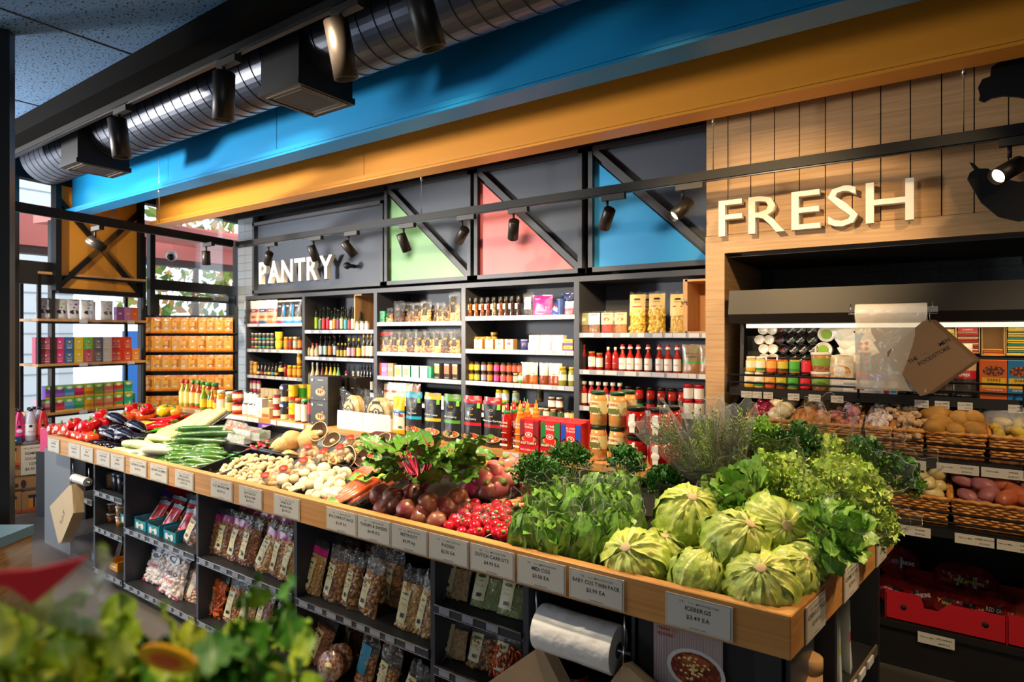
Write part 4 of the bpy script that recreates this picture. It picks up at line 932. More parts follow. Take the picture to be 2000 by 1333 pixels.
@lru_cache(None)
def rosemary(seed=0, H=.30, nm='rosemary_bunch', bag=True):
    rr = random.Random(seed); L = MB(); S = MB()
    for i in range(16):
        a = rr.random()*6.28; q = rr.random()**.6; tip = Vector((.06*q*math.cos(a), .045*q*math.sin(a), H*(.8+.25*rr.random()))); p0 = Vector((.012*math.cos(a), .012*math.sin(a), 0))
        S.tube([p0, p0.lerp(tip, .5)+Vector((0, 0, .01)), tip], [.0022, .0018, .001], mat('#6b5a3a', .7), 5)
        for k in range(46):
            t = .15+.85*k/46; p = p0.lerp(tip, t); b_ = k*2.4; d = Vector((math.cos(b_), math.sin(b_), .9)).normalized(); ln = .020*(1-.4*t)
            w_ = Vector((-math.sin(b_), math.cos(b_), 0))*.0032
            L.add([p-w_, p+w_, p+d*ln+w_*.3, p+d*ln-w_*.3], [(0, 1, 2, 3)], mat('#4f7a2a', .5) if k % 3 else mat('#93a850', .5))
    ps = [('needles', L), ('stems', S)]
    if bag: f = MB(); sleeve(f, .025, .085, H*1.08, seed, FILM); rimtube(f, .085, H*1.08, seed, .75, RIMF); ps.append(('sleeve', f))
    return Proto(nm, 'herbs', ps)
# ================================================================ PANTRY GOODS
USED = {}
def lay(place, items, locf, group=None, rz=0, jit=.0):
    """items: (px, kind, description[, dict]) along one shelf; locf(px, dy, dz)->location. Labels number look-alikes from the left."""
    cnt = {}; seen = {}
    for it in items: cnt[it[2]] = cnt.get(it[2], 0)+1
    for it in sorted(items, key=lambda q: q[0]):
        d = it[2]; k = dict(it[3]) if len(it) > 3 else {}; i = seen.get(d, 0); seen[d] = i+1; n = cnt[d]
        o = nth(i, n) if not k.get('ord') else k['ord']+' '
        if n == 2: o = 'left ' if i == 0 else 'right '
        lab = (o+d+((', '+place) if place else '')).strip()
        if lab in USED: USED[lab] += 1
        else: USED[lab] = 1
        lc = locf(it[0], k.get('dy', 0), k.get('dz', 0)); s = k.get('sc', 1)
        if not rz and it[1].cat in ('box', 'pouch', 'bag'):
            fx = ((xY(it[0]+1, lc[1])-xY(it[0]-1, lc[1]))/2)/((-lc[0]*SA+lc[1]*CA)/FP); s = (s*fx**.62, s, s)
        a = it[1].put(lc, lab, rot=k.get('rot', (0, 0, rz+R.uniform(-jit, jit))), scale=s, group=k.get('g', (d+'s, '+place) if n > 1 else group))
def bay(i, s, y0=.06):
    z = SH[i][s]
    def f(px, dy, dz): Y = PW+y0+dy; return (xY(px, Y), Y, z+dz)
    return f
sn = ['top shelf', 'second shelf', 'third shelf', 'lowest visible shelf']; bn = ['leftmost', 'second', 'middle', 'fourth', 'rightmost']
def pl(i, s): return '%s of %s pantry unit' % (sn[s], bn[i])
def W(px, i): return px*[.00566, .00514, .00462, .0041, .0036][i]
# ---- unit 1
def muesli(c1, c2, seed=0): return pouch(.135, .27, .06, ((.12, c2), (.5, '#c7a27a'), (.66, c1), (1, '#d9d4cc')), (('c', 0, .30, .34, .14, '#b98a5e'), ('c', 0, .30, .24, .09, '#8c4a3a'), ('t', 'muesli', 0, .55, .07, '#ffffff')), seed)
def granola(c): return pouch(.12, .26, .06, ((.14, c), (.3, '#d8c4a0'), (.9, '#2b2a2c'), (1, '#d9d2c8')), (('t', 'YO', .1, .72, .09, '#ffffff'), ('r', -.25, .5, .18, .6, c), ('c', .1, .24, .26, .08, '#e0c088')), 3)
lay(pl(0, 0), [(486, muesli('#1e5a40', '#2a5a3a'), 'green banded muesli pouch'), (498, muesli('#8a1f3a', '#a02848'), 'maroon banded muesli pouch', {'dy': -.02}), (515, muesli('#2c2a6e', '#3a5a8a'), 'navy banded muesli pouch', {'dy': -.02}),
    (531, muesli('#b02a3a', '#d07a4a'), 'red and orange muesli pouch', {'dy': -.02}), (547, granola('#e0205a'), 'black granola pouch with pink stripe'), (562, granola('#2a8ae0'), 'black granola pouch with blue stripe'), (579, granola('#2a8ae0'), 'black granola pouch with blue stripe')], bay(0, 0), jit=.1)
it = []
for k, px in enumerate((487, 494, 501, 508, 516, 524, 532)):
    c = ['#e8c83a', '#d02a3a', '#e8c83a', '#2ab0a0', '#2ab0a0', '#7ab07a', '#7ab07a'][k]
    for r_ in (0, 1): it.append((px, jar(.092, .021, '#6a6258', '#e9e4da', '#2f2f33', .25, .7, band=c, name='spread_jar'), '%s row small dark jar with %s band' % (['lower', 'upper'][r_], {'#e8c83a': 'yellow', '#d02a3a': 'red', '#2ab0a0': 'teal', '#7ab07a': 'green'}[c]), {'dz': .093*r_}))
for r_ in (0, 1): it.append((545, tub(.10, .043, '#f0cf4a', '#f5d82a', '#f2d03a'), '%s yellow honey tub' % ['lower', 'upper'][r_], {'dz': .101*r_}))
for px, c, cap, lb, nm in ((559, '#b8741a', '#d8b040', '#c8862a', 'amber honey jar'), (568, '#8a2a1a', '#c0a03a', '#7a1f1a', 'dark red syrup jar'), (577, '#a8581a', '#e8dcc0', '#8fb0a0', 'green labelled honey jar'), (586, '#6a2a12', '#3a2a1a', '#d8762a', 'dark syrup bottle')): it.append((px, jar(.145, .026, c, cap, lb), nm))
lay(pl(0, 1), it, bay(0, 1))
it = []
for k, px in enumerate((484, 491)):
    for r_ in range(3): it.append((px, tub(.052, .024, '#b98a5a', '#c9ccd6', '#c98a6a'), '%s small amber tub' % ['lowest', 'middle', 'topmost'][r_], {'dz': .053*r_}))
it.append((499, jar(.15, .024, '#c8821a', '#e8c040', '#e8b83a'), 'tall golden honey jar'))
for k, px in enumerate((505, 512, 519, 526, 533, 540)): it.append((px, bottle(.145, .019, '#2c1a10', '#1a1a1a', ['#e8d0a0', '#c83a2a', '#a8b07a', '#e8c83a', '#3ab0b8', '#e8a83a'][k], l0=.12, l1=.3), 'small brown bottle with %s band' % ['cream', 'red', 'olive', 'yellow', 'blue', 'orange'][k]))
it += [(550, jar(.165, .033, '#1c140e', '#222222', '#e8d25a', .35, .6), 'large black jar with yellow band'), (558, jar(.14, .02, '#8a1a14', '#3a1410', None), 'narrow dark red jar')]
for px, dz in ((566, 0), (576, 0), (585, 0), (585, .135)): it.append((px, jar(.13, .027, '#c8781a', '#f0cc20', '#e8a83a', lh=.2), ('yellow capped honey jar' if not dz else 'yellow capped honey jar stacked on top'), {'dz': dz}))
lay(pl(0, 2), it, bay(0, 2))
it = [(px, jar(.12, .025, '#c86a78', '#e03a78', '#e8dcd8', txt=None), 'pink lidded jam jar', {'dz': .12}) for px in (490, 498, 506)]+[(px, jar(.12, .025, '#c86a78', '#c03060', '#e8dcd8'), 'lower pink lidded jam jar') for px in (490, 498, 506)]
it += [(px, carton(.05, .05, .16, '#e2cda0'), 'tall cream carton') for px in (516, 524, 532, 540)]+[(px, bottle(.2, .024, '#7a3a1a', c, c), n_) for px, c, n_ in ((549, '#e8783a', 'orange labelled bottle'), (556, '#3ab8d8', 'blue labelled bottle'))]
lay(pl(0, 3), it, bay(0, 3))
# ---- unit 2
oil = [(601, .22, '#a8c03a'), (609, .255, '#b0c83a'), (618, .285, '#b4cc3c'), (626, .24, '#6a8a6a'), (633, .255, '#e03040'), (641, .255, '#e03040'), (648, .21, '#dfe6dc'), (654, .245, '#e89a2a'), (661, .225, '#8a3a5a'), (668, .25, '#d8c88a'), (676, .225, '#3aa0b0'), (683, .21, '#c03a3a'), (690, .235, '#e8e0c0'), (697, .2, '#c8b04a'), (705, .19, '#7a7a5a')]
cname = {'#a8c03a': 'lime', '#b0c83a': 'lime', '#b4cc3c': 'lime', '#6a8a6a': 'sage', '#e03040': 'red', '#dfe6dc': 'white', '#e89a2a': 'orange', '#8a3a5a': 'plum', '#d8c88a': 'beige', '#3aa0b0': 'teal', '#c03a3a': 'crimson', '#e8e0c0': 'cream', '#c8b04a': 'mustard', '#7a7a5a': 'khaki'}
it = [(px, bottle(h, .021, '#1c2410', '#20180f', c, l0=.08, l1=.5, name='oil_bottle'), '%s labelled oil bottle' % cname[c], {'dy': .07}) for px, h, c in oil]
for px, h in ((644, .25), (657, .24), (672, .26), (686, .25)): it.append((px, bottle(h, .02, '#14160e', '#101010', '#8a8468', name='oil_bottle'), 'dark oil bottle in back row', {'dy': .18}))
for px in (699, 708, 717): it.append((px, jar(.09, .023, '#dcd6c8', '#b8a888', '#e8e4dc'), 'small white jar', {'dy': -.03}))
lay(pl(1, 0), it, bay(1, 0))
cr = MB(); cr.box((0, 0, .18), (.012, .26, .36), PINE); cr.box((.05, .125, .18), (.10, .012, .36), PINE); cr.box((.05, 0, .354), (.10, .26, .012), PINE); cr.box((.05, 0, .006), (.10, .26, .012), PINE)
tag(obj('wooden_crate', cr, loc=(xY(712, PW+.2), PW+.2, SH[1][0])), 'pine crate stood on end, top shelf of second pantry unit', 'crate')
it = [(px, bottle(.145, .024, '#c9b48e', '#c02a2a', '#d9c8a4', capr=.5, name='stoneware_bottle'), 'cream stoneware bottle with red stopper') for px in (603, 611, 619)]
for px, c, n_ in ((627, '#dcdcdc', 'white'), (636, '#b0d8c0', 'mint'), (645, '#f09030', 'orange'), (655, '#c0c8d8', 'pale blue')): it.append((px, bottle(.225, .022, '#241a10', '#2a1a10', c, name='vinegar_bottle'), '%s labelled vinegar bottle' % n_, {'dy': .03}))
for px in (661, 668, 675): it.append((px, bottle(.15, .018, '#2a1c0c', '#e8c030', '#c8a83a'), 'small yellow capped bottle'))
for px, c, n_ in ((682, '#e8b8c8', 'pink'), (691, '#d88a9a', 'rose'), (701, '#e8c84a', 'yellow'), (711, '#e8b088', 'peach'), (719, '#c8d8b8', 'pale green'), (726, '#dfe0d4', 'off-white')): it.append((px, bottle(.2 if px < 705 else .24, .023, '#2a2014', '#d8a040' if px > 705 else '#e8c030', c, name='dressing_bottle'), '%s labelled dressing bottle' % n_))
for px in (630, 641, 652, 664, 676): it.append((px, bottle(.235, .02, '#14100c', '#7a1a1a', '#3a3a30', name='wine_bottle'), 'dark wine vinegar bottle in back row', {'dy': .2}))
lay(pl(1, 1), it, bay(1, 1))
it = [(px, bottle(.27, .025, '#d8c89a', '#d8d4c8', '#e8ead8', name='cordial_bottle'), 'pale cordial bottle with white label') for px in (602, 611, 620)]
for px, c, n_ in ((630, '#8a3a2a', 'red-brown'), (638, '#d8a83a', 'amber'), (646, '#ecd85a', 'yellow'), (654, '#e8dc4a', 'lemon'), (661, '#9ac87a', 'green')): it.append((px, bottle(.27, .022, c, '#2a2a20', c, name='cordial_bottle'), '%s liqueur bottle' % n_))
for px in (690, 700): it.append((px, bottle(.2, .022, '#e0c88a', '#f0ece0', '#d8c49a', name='cordial_bottle'), 'cream bottle with white neck'))
for px in (707, 713, 719, 725): it.append((px, bottle(.27, .018, '#14120e', '#101010', '#e4e2da', l0=.1, l1=.4, name='olive_oil_bottle'), 'black bottle with white label'))
it.append((676, bottle(.2, .026, '#d8d0c8', '#c8102a', '#c8102a', name='gift_bottle'), 'bottle tied with red bow'))
lay(pl(1, 2), it, bay(1, 2))
# ---- unit 3
def cello(i, big=1, red=0): return clearbag(.105*big, .19*big, .06, 'round', ['#c9995a', '#6a3a1c', '#d8b07a', '#8a5226'][i % 4], ['#e8d0a0', '#3c1e10', '#a86a3a', '#d8b88a'][i % 4], .012, label='#1a1814', fill=.6, seed=i, name='sweets_bag', n=70, logo=(('c', 0, .66, .13, .07, '#c8a04a'), ('c', 0, .66, .09, .05, '#1a1814')), lw=.4, lx=0, lz=.62, header='#c8102a' if red else None)
it = [(px, carton(.06, .06, .056, '#1f9a5a', (('c', 0, .5, .3, .3, '#0e5a34'),), name='tea_tin'), '%s green cube box' % ['lower', 'upper'][r_], {'dz': .057*r_}) for px in (740, 750) for r_ in (0, 1)]
it += [(px, cello(k, s), 'clear bag of nuts with black label', {'dy': dy}) for k, (px, s, dy) in enumerate(((762, .7, 0), (780, 1, 0), (797, .95, .05), (815, .9, 0), (832, 1, 0), (848, .9, .05), (862, .85, 0), (873, .8, 0)))]+[(888, cello(2, 1.3), 'large clear bag of chocolates')]
lay(pl(2, 0), it, bay(2, 0), jit=.2)
it = [(px, cello(k+1, 1.05, red=(k < 2)), 'clear bag of nuts'+(' with red ribbon band' if k < 2 else ' with black label'), {}) for k, px in enumerate((744, 757, 772, 788, 804, 821, 838, 855, 872, 889))]
lay(pl(2, 1), it, bay(2, 1), jit=.25)
def icebox(c): return carton(.062, .05, .125, c, (('c', 0, .55, .32, .3, '#f0d8c8'), ('c', 0, .55, .2, .2, c)), side=None)
it = [(742, icebox('#e8705a'), 'coral chocolate carton'), (754, icebox('#a86ab0'), 'purple chocolate carton'), (766, icebox('#e8885a'), 'orange chocolate carton')]
for px, c, n_ in ((781, '#e8b04a', 'yellow'), (797, '#e08a6a', 'orange'), (814, '#e8a8a8', 'pink'), (831, '#b8c8e0', 'pale blue')): it.append((px, carton(.072, .05, .11, '#eceae6', (('r', 0, .45, .78, .6, c),), side='#2a9a8a', name='soap_carton'), 'white carton with %s window' % n_))
for px, c, n_ in ((858, '#c89a6a', 'tan'), (877, '#e8705a', 'coral'), (893, '#e88a6a', 'orange')): it.append((px, carton(.075, .05, .14, '#2c2a2c', (('r', 0, .62, .86, .5, c), ('r', 0, .93, .86, .1, '#dcdcdc'), ('t', 'CHOCO', 0, .08, .1, '#d8c8a8')), name='bar_display'), 'black display box of %s chocolate bars' % n_, {'rot': (0, 0, -.3)}))
it.append((845, carton(.03, .08, .11, '#1a8a6a'), 'thin green carton'))
lay(pl(2, 2), it, bay(2, 2))
it = [(px, pouch(.09, .17, .04, ((.5, '#e8d8b8'), (1, c)), (('c', 0, .5, .3, .14, c2),), k), 'cream snack pouch with %s print' % n_) for k, (px, c, c2, n_) in enumerate(((742, '#e8dcc8', '#c88a5a', 'tan'), (757, '#efe6d6', '#d8506a', 'pink'), (771, '#e8dcc8', '#c83a4a', 'red'), (785, '#efe6d6', '#7ab89a', 'mint'), (799, '#d8c09a', '#a8703a', 'brown'), (813, '#8a5a34', '#5a3418', 'dark')))]
it += [(px, carton(.085, .06, .075, '#efece6', name='cracker_carton'), 'white cracker carton') for px in (842, 861, 880)]
lay(pl(2, 3), it, bay(2, 3, .10))
# ---- unit 4
@lru_cache(None)
def grinder(c, tagc):
    b = MB(); b.lathe([(.021, 0), (.023, .008), (.017, .05), (.015, .10), (.019, .118)], mat(c, .15, c2='#3a2010', pat='vor', s=150, coat=.8), 12)
    k = MB(); k.lathe([(.0195, .118), (.021, .125), (.022, .165), (.020, .168)], mat('#181614', .35), 12)
    t = MB(); t.box((-.008, -.024, .085), (.022, .001, .045), mat('#efe9dc', .6)); t.text('s', .012, INK, XZ(-.008, -.026, .082)); return Proto('spice_grinder', 'grinder', [('glass_body', b), ('grinder_cap', k), ('hang_tag', t)])
it = [(px, grinder(c, 0), '%s spice grinder with black cap' % n_) for px, c, n_ in ((918, '#c8782a', 'orange'), (930, '#d0742a', 'orange'), (942, '#b8603a', 'rust'), (953, '#a8503a', 'rust'), (965, '#d8c8a0', 'cream'), (978, '#b86a3a', 'rust'), (989, '#4a3226', 'dark'), (1000, '#3a2a22', 'dark'), (1013, '#2c221c', 'dark'))]
it += [(1032, clearbag(.09, .175, .05, 'round', '#2a2434', '#4a4458', .008, label='#e8e8ea', logo=False, lz=.6, lx=0, lw=.6, name='spice_bag', n=60, seed=4), 'silver bag of black peppercorns'), (1060, pouch(.17, .165, .06, ((.3, '#c8508a'), (1, '#b81a78')), (('r', .0, .35, .5, .25, '#d87aa8'), ('t', 'SALT', -.2, .78, .10, '#f0d0e0')), 2), 'magenta salt pouch'),
       (1086, pouch(.10, .12, .05, ((.25, '#2a4aa0'), (.5, '#c8d8e8'), (.6, '#c02a3a'), (1, '#22347a')), (), 5), 'blue striped salt packet', {'rot': (0, .5, 0)}), (1097, can(.13, .033, ((.5, '#1c3a7a'), (1, '#22448a'))), 'navy salt canister'), (1112, pouch(.085, .11, .04, ((.5, '#e87a8a'), (1, '#cfe0ee')), (('t', 'SALT', 0, .4, .16, '#b02a4a'),), 6), 'pink and white salt packet'), (1108, pouch(.1, .18, .04, ((1, '#1c2c6a'),), (), 7), 'navy salt packet at back', {'dy': .08})]
lay(pl(3, 0), it, bay(3, 0))
it = []
for px in (922, 933, 944, 955):
    for r_ in range(3): it.append((px, can(.036, .028, ((.5, '#3a2c14'), (1, '#c89a3a')), name='fish_tin'), '%s gold fish tin' % ['lowest', 'middle', 'topmost'][r_], {'dz': .037*r_, 'dy': .09}))
for r_ in range(4): it.append((965, can(.036, .028, ((.5, '#3a2c14'), (1, '#c89a3a')), name='fish_tin'), '%s gold fish tin of the tallest stack' % ['bottom', 'second lowest', 'third lowest', 'topmost'][r_], {'dz': .037*r_, 'dy': .12}))
for px, c in ((938, '#e0dcd4'), (959, '#5aa0c8'), (979, '#4a7a4a'), (998, '#b03a3a')): it.append((px, carton(.075, .06, .092, '#b98a5e', (('r', 0, .62, .8, .7, '#f0ece4'), ('c', 0, .6, .25, .2, c), ('r', 0, .92, .3, .12, '#c8203a')), name='cracker_box'), 'kraft and white cracker box with %s print' % {'#e0dcd4': 'grey', '#5aa0c8': 'blue', '#4a7a4a': 'green', '#b03a3a': 'red'}[c]))
it.append((1024, tub(.09, .03, '#4a4a8a', '#8a8ac0'), 'round blue cheese biscuit tub')); 
for k, px in enumerate((1045, 1068, 1091)):
    for r_ in (0, 1): it.append((px+2*r_, carton(.086, .06, .062, '#ecebe8', (('r', 0, .5, .86, .6, ['#dde0e4', '#e4e8d8', '#ecd8d4'][k]),), name='wafer_box'), '%s white wafer box' % ['lower', 'upper'][r_], {'dz': .063*r_}))
for r_ in (0, 1): it.append((1113, carton(.075, .06, .045, '#e8b83a', (('r', 0, .2, 1, .4, '#6a3a9a'), ('t', 'WAFER', 0, .55, .25, '#7a2a1a')), name='wafer_box'), '%s yellow and purple biscuit box' % ['lower', 'upper'][r_], {'dz': .05*r_}))
lay(pl(3, 1), it, bay(3, 1))
it = []
jc = ['#e8b82a', '#a8c850', '#8a98c8', '#e0882a', '#c84aa0', '#d85a6a', '#d8583a', '#c84a3a', '#c85a4a']; jn = ['yellow', 'lime', 'lilac', 'orange', 'magenta', 'pink', 'coral', 'red', 'brick']
for k, px in enumerate((921, 932, 945, 957, 970, 983, 995, 1006, 1016)):
    for r_ in (0, 1):
        if r_ == 0 and k > 6: continue
        it.append((px, jar(.082, .024, '#6a3c1a', '#20201c', jc[k], .15, .7, name='relish_jar'), '%s relish jar with %s label' % (['lower', 'upper'][r_], jn[k]), {'dz': .083*r_ if k < 7 else .083}))
it += [(1008, jar(.082, .026, '#7a4a2a', '#c8b088', '#d8b8a0', name='relish_jar'), 'lower relish jar with beige label'), (1018, jar(.09, .024, '#6a7a3a', '#b8a84a', '#e0e8d8', band='#3a9a4a', name='relish_jar'), 'lower relish jar with green stripe')]
for px, c, hh in ((1026, '#8a4a1a', '#7a1a4a'), (1042, '#a85a1a', '#7a1a2a'), (1062, '#7a3414', '#c84a1a'), (1080, '#8a3c14', '#4a1a6a'), (1089, '#8a3c14', '#3a1a3a')): it.append((px, pouch(.075, .175, .045, ((.42, c), (1, '#c9c2b6')), (('r', 0, .70, .5, .34, '#f2eee6'), ('r', 0, .5, .5, .03, hh)), px), 'clear pouch of brown simmer sauce', {}))
it += [(px, jar(.15, .032, '#8a8a3a', '#c8a030', '#e6dcc8', .3, .6, name='olive_jar'), 'green olive jar with round cream label') for px in (1099, 1118)]
lay(pl(3, 2), it, bay(3, 2))
it = []
for px in (975, 988): it.append((px, jar(.10, .03, '#c8c040', '#e8c820', '#dfe6ea', name='mustard_jar'), 'yellow lidded pickle jar', {'dz': .10}))
it += [(1008, jar(.10, .032, '#b8b048', '#8a8a6a', '#8aa0a8'), 'pickle jar with grey label', {'dz': .10}), (1055, jar(.1, .03, '#5a4a2a', '#6a5a3a', '#4a3a20'), 'brown chutney jar on upper row', {'dz': .11, 'dy': .1})]
for px in (1078, 1093): it.append((px, jar(.095, .03, '#7a2a1a', '#e6dcc4', '#f0eae0'), 'jam jar with white lid and label', {'dz': .075}))
for px in (1044, 1057, 1068, 1081, 1096, 1110, 1121): it.append((px, jar(.075, .029, ['#7a1a14', '#4a5a2a', '#3a1a10', '#8a2a1a', '#3a2410', '#b07a2a', '#5a3a1a'][px % 7], '#1c1c1c' if px > 1090 else '#c8b890', ['#e6dcc4', '#3a5a3a', '#d8b04a'][px % 3]), 'small relish jar in low row'))
for px in (935, 950, 965, 985, 1005, 1025, 1040): it.append((px, jar(.10, .034, '#6a1a14', ['#b01a1a', '#2a8a4a'][px % 2], '#c8b890'), 'pasta sauce jar with coloured lid', {}))
lay(pl(3, 3), it, bay(3, 3, .08))
# ---- unit 5
def lentil(c, hc, k): return clearbag(.092, .155, .05, 'round', c, c, .006, label=hc, fill=.55, seed=k, name='lentil_bag', n=110, logo=(('c', 0, .68, .26, .15, '#d8643a' if k in (3, 4) else '#e8e4dc'), ('r', 0, .9, .5, .05, '#8a7a5a')), lw=.96, lx=0, lz=.71, contents='lentils')
it = [(1140, lentil('#9a6a42', '#a8a870', 1), 'bag of brown lentils with olive card'), (1161, lentil('#a87a4e', '#b8d8e0', 2), 'bag of lentils with pale blue card', {'dy': -.02}), (1186, lentil('#c83a1c', '#e8c8a0', 3), 'bag of red lentils with cream card', {'dy': -.02}), (1213, lentil('#c8843a', '#dcc090', 4), 'bag of yellow split peas with beige card', {'dy': -.02}), (1198, lentil('#c8843a', '#dcb080', 5), 'bag of split peas in back row', {'dy': .06})]
def pasta(k, gr='round', gs=.02): return clearbag(.125, .275, .075, gr, '#e8b83c', '#f0cc62', gs, label='#ecc87a', fill=.60, seed=k, name='pasta_bag', n=100, logo=(('c', 0, .88, .22, .035, '#1c2a1c'), ('r', 0, .90, .30, .03, '#1a1614'), ('t', 'PASTA', 0, .80, .05, '#a8681c'), ('r', 0, .70, .55, .028, '#c8202a')), lw=.9, lx=0, lz=.74 if 1 else .8, contents='pasta')
it += [(1246, pasta(1), 'left cream-topped bag of yellow pasta tubes'), (1268, pasta(5), 'bag of yellow pasta standing in back row', {'dy': .09}), (1284, pasta(2, 'round', .024), 'middle bag of large yellow pasta', {'dy': -.01}), (1325, pasta(3, 'stick', .014), 'right bag of twisted pasta', {'dy': -.01, 'sc': .97})]
lay(pl(4, 0), it, bay(4, 0))
cr = MB(); zt_ = .37
cr.box((0, 0, zt_/2), (.03, .30, zt_), PINE); cr.box((.09, .14, zt_/2), (.20, .015, zt_), PINE); cr.box((.10, 0, zt_-.01), (.2, .30, .015), PINE); cr.box((.10, 0, .008), (.2, .30, .015), PINE); cr.box((.19, 0, zt_/2), (.015, .30, zt_), PINE)
q = tag(obj('wooden_crate', cr, loc=(xY(1352, PW+.18), PW+.18, SH[4][0])), 'pine crate stood on end, top shelf of rightmost pantry unit', 'crate')
hk = MB(); hk.tube([(-.018, -.152, .2), (-.02, -.165, .215), (0, -.17, .225), (.015, -.165, .21), (.012, -.152, .195)], .005, STEEL); obj('metal_hook', hk, q)
sugo = bottle(.195, .0265, '#b5200f', '#c8142a', '#f0ebe2', neck=.42, l0=.08, l1=.50, txt='SUGO', capk='cloth', name='sauce_bottle', ink='#c8142a')
it = [(px, sugo, 'red sugo bottle with white cloth cap') for px in (1216, 1231, 1247, 1266, 1288, 1305, 1323)]
it += [(1141, bottle(.19, .024, '#7a120c', '#a8402a', '#20140e'), 'dark red sauce bottle with black label', {'dy': .02}), (1156, jar(.14, .028, '#a81c10', '#a86a30', '#f0ebe2', txt='R'), 'red sauce jar with white label'), (1171, jar(.13, .026, '#a81c10', '#a86a30', '#f0ebe2'), 'red sauce jar with white label'),
       (1188, bottle(.175, .024, '#b01c10', '#e8e0d8', '#a81a10', neck=.25, txt='UGO', ink='#f0e0d8'), 'red sugo bottle with red label'), (1202, bottle(.175, .024, '#b01c10', '#e8e0d8', '#a81a10', neck=.25, txt='UGO', ink='#f0e0d8'), 'red sugo bottle with red label'),
       (1350, pouch(.125, .20, .05, ((.35, '#9a6a44'), (.45, '#3a9a3a'), (1, '#8a7454')), (('c', .3, .86, .08, .05, '#3aa83a'), ('t', 'NEW WAY', 0, .66, .08, '#3a4a20'), ('t', 'COOKING', 0, .56, .08, '#3a4a20')), 8), 'brown pouch with green band'), (1380, pouch(.1, .2, .05, ((.35, '#9a6a44'), (.45, '#3a9a3a'), (1, '#8a7454')), (), 9), 'brown pouch half hidden by oak portal')]
lay(pl(4, 1), it, bay(4, 1))
it = [(px, bottle(.185, .024, '#a81a12', '#eee8dc', '#efeae2', neck=.30, capr=.75, name='sauce_bottle', txt=None), 'red sauce bottle with white cap') for px in (1141, 1155, 1169, 1183, 1197, 1211)]
for px, c, n_ in ((1228, '#4aa83a', 'green'), (1249, '#4aa83a', 'green'), (1271, '#e0304a', 'red'), (1292, '#d8a868', 'tan'), (1313, '#e01a78', 'pink'), (1333, '#c83a2a', 'orange')): it.append((px, jar(.165, .031, '#b8260f', '#181614', '#201a16', .12, .5, band=c, name='passata_jar', lh=.12), 'passata jar with black and %s label' % n_, {}))
for px in (1345, 1366):
    for r_ in (0, 1): it.append((px, jar(.10, .034, '#a81c18', '#c8102a', '#ece6dc', .05, .75), '%s red lidded jam jar with white label' % ['lower', 'upper'][r_], {'dz': .101*r_, 'dy': -.02}))
lay(pl(4, 2), it, bay(4, 2))
# ================================================================ GOODS ON THE RAISED TABLE SHELF
TS = lambda y0=.05: (lambda px, dy, dz: (xY(px, SY0+y0+dy), SY0+y0+dy, SZ+dz))
P_ = 'on raised table shelf'
it = []
hot = lambda liq, cap, b_: bottle(.215, .0265, liq, cap, '#e8d078', neck=.42, l0=.12, l1=.55, capr=.5, rim=b_)
it += [(357, hot('#a8a03a', '#d02a2a', '#d8b040'), 'green hot sauce bottle with red cap'), (366, hot('#a8a03a', '#d02a2a', '#d8b040'), 'green hot sauce bottle with red cap'), (377, hot('#c8421c', '#2a8a3a', '#3a9a3a'), 'red hot sauce bottle with green cap'), (388, hot('#c8421c', '#2a8a3a', '#3a9a3a'), 'red hot sauce bottle with green cap')]
it += [(px, jar(.19, .030, '#a8381c', '#3a9a4a', '#e0b03a', name='salsa_jar'), 'salsa jar with green lid in back row', {'dy': .11}) for px in (395, 408, 420)]
it += [(398, bottle(.185, .027, '#7a9a1c', '#f0d020', '#e8c020', l0=.1, l1=.45), 'green sauce bottle with yellow cap', {'dy': -.02}), (409, bottle(.14, .016, '#3a7a2a', '#2a8a4a', '#e8c020'), 'small green sauce bottle', {'dy': .0}), (414, bottle(.155, .018, '#c86a1c', '#f0c020', '#f0c020', rim='#d02a2a'), 'small orange sauce bottle with yellow cap', {'dy': -.02}), (421, bottle(.12, .018, '#c82a1a', '#f0c020', '#f0c020', rim='#d02a2a'), 'small red sauce bottle with yellow cap', {'dy': -.02}),
       (432, jar(.16, .031, '#e0841c', '#f0ece4', '#f0e2c8', .05, .6, name='pepper_jar'), 'orange pepper jar with white lid', {'dy': -.02}), (449, jar(.155, .033, '#4a4a14', '#f0ece4', '#e8c878', .1, .5, name='jalapeno_jar', c2='#7a7a2a'), 'jalapeno jar with white lid', {'dy': -.02})]
for r_ in (0, 1):
    it += [(465, jar(.085, .038, '#a81c14', '#1c1a18', '#eadfb8', .2, .7, name='salsa_jar', band='#c8402a'), '%s squat salsa jar with black lid' % ['lower', 'upper'][r_], {'dz': .086*r_, 'dy': -.02})]
    for px in (480, 490, 499): it.append((px+3*r_, can(.08, .022, ((.9, '#e8e6e0'),)), '%s small white can' % ['lower', 'upper'][r_], {'dz': .081*r_, 'dy': -.0}))
    it += [(541, can(.08, .026, ((.25, '#8a1c1c'), (.75, '#ecdcc0'), (1, '#b02020'))), '%s maroon and cream can' % ['lower', 'upper'][r_], {'dz': .081*r_}), (556, can(.118, .025, ((.3, '#e8d8a0'), (.7, '#22242c'), (1, '#1c2c6a')), 'GOYA', '#ffffff', ts=.2, tz=.74), '%s navy bean can' % ['lower', 'upper'][r_], {'dz': .119*r_}),
           (573, can(.118, .031 if r_ else .030, ((.12, '#3a9a3a'), (.35, '#d02a1c'), (1, '#e8c820')), 'DELIA', '#c01c1c', ts=.14, tz=.66), '%s yellow pepper can' % ['lower', 'upper'][r_], {'dz': .119*r_, 'dy': .01})]
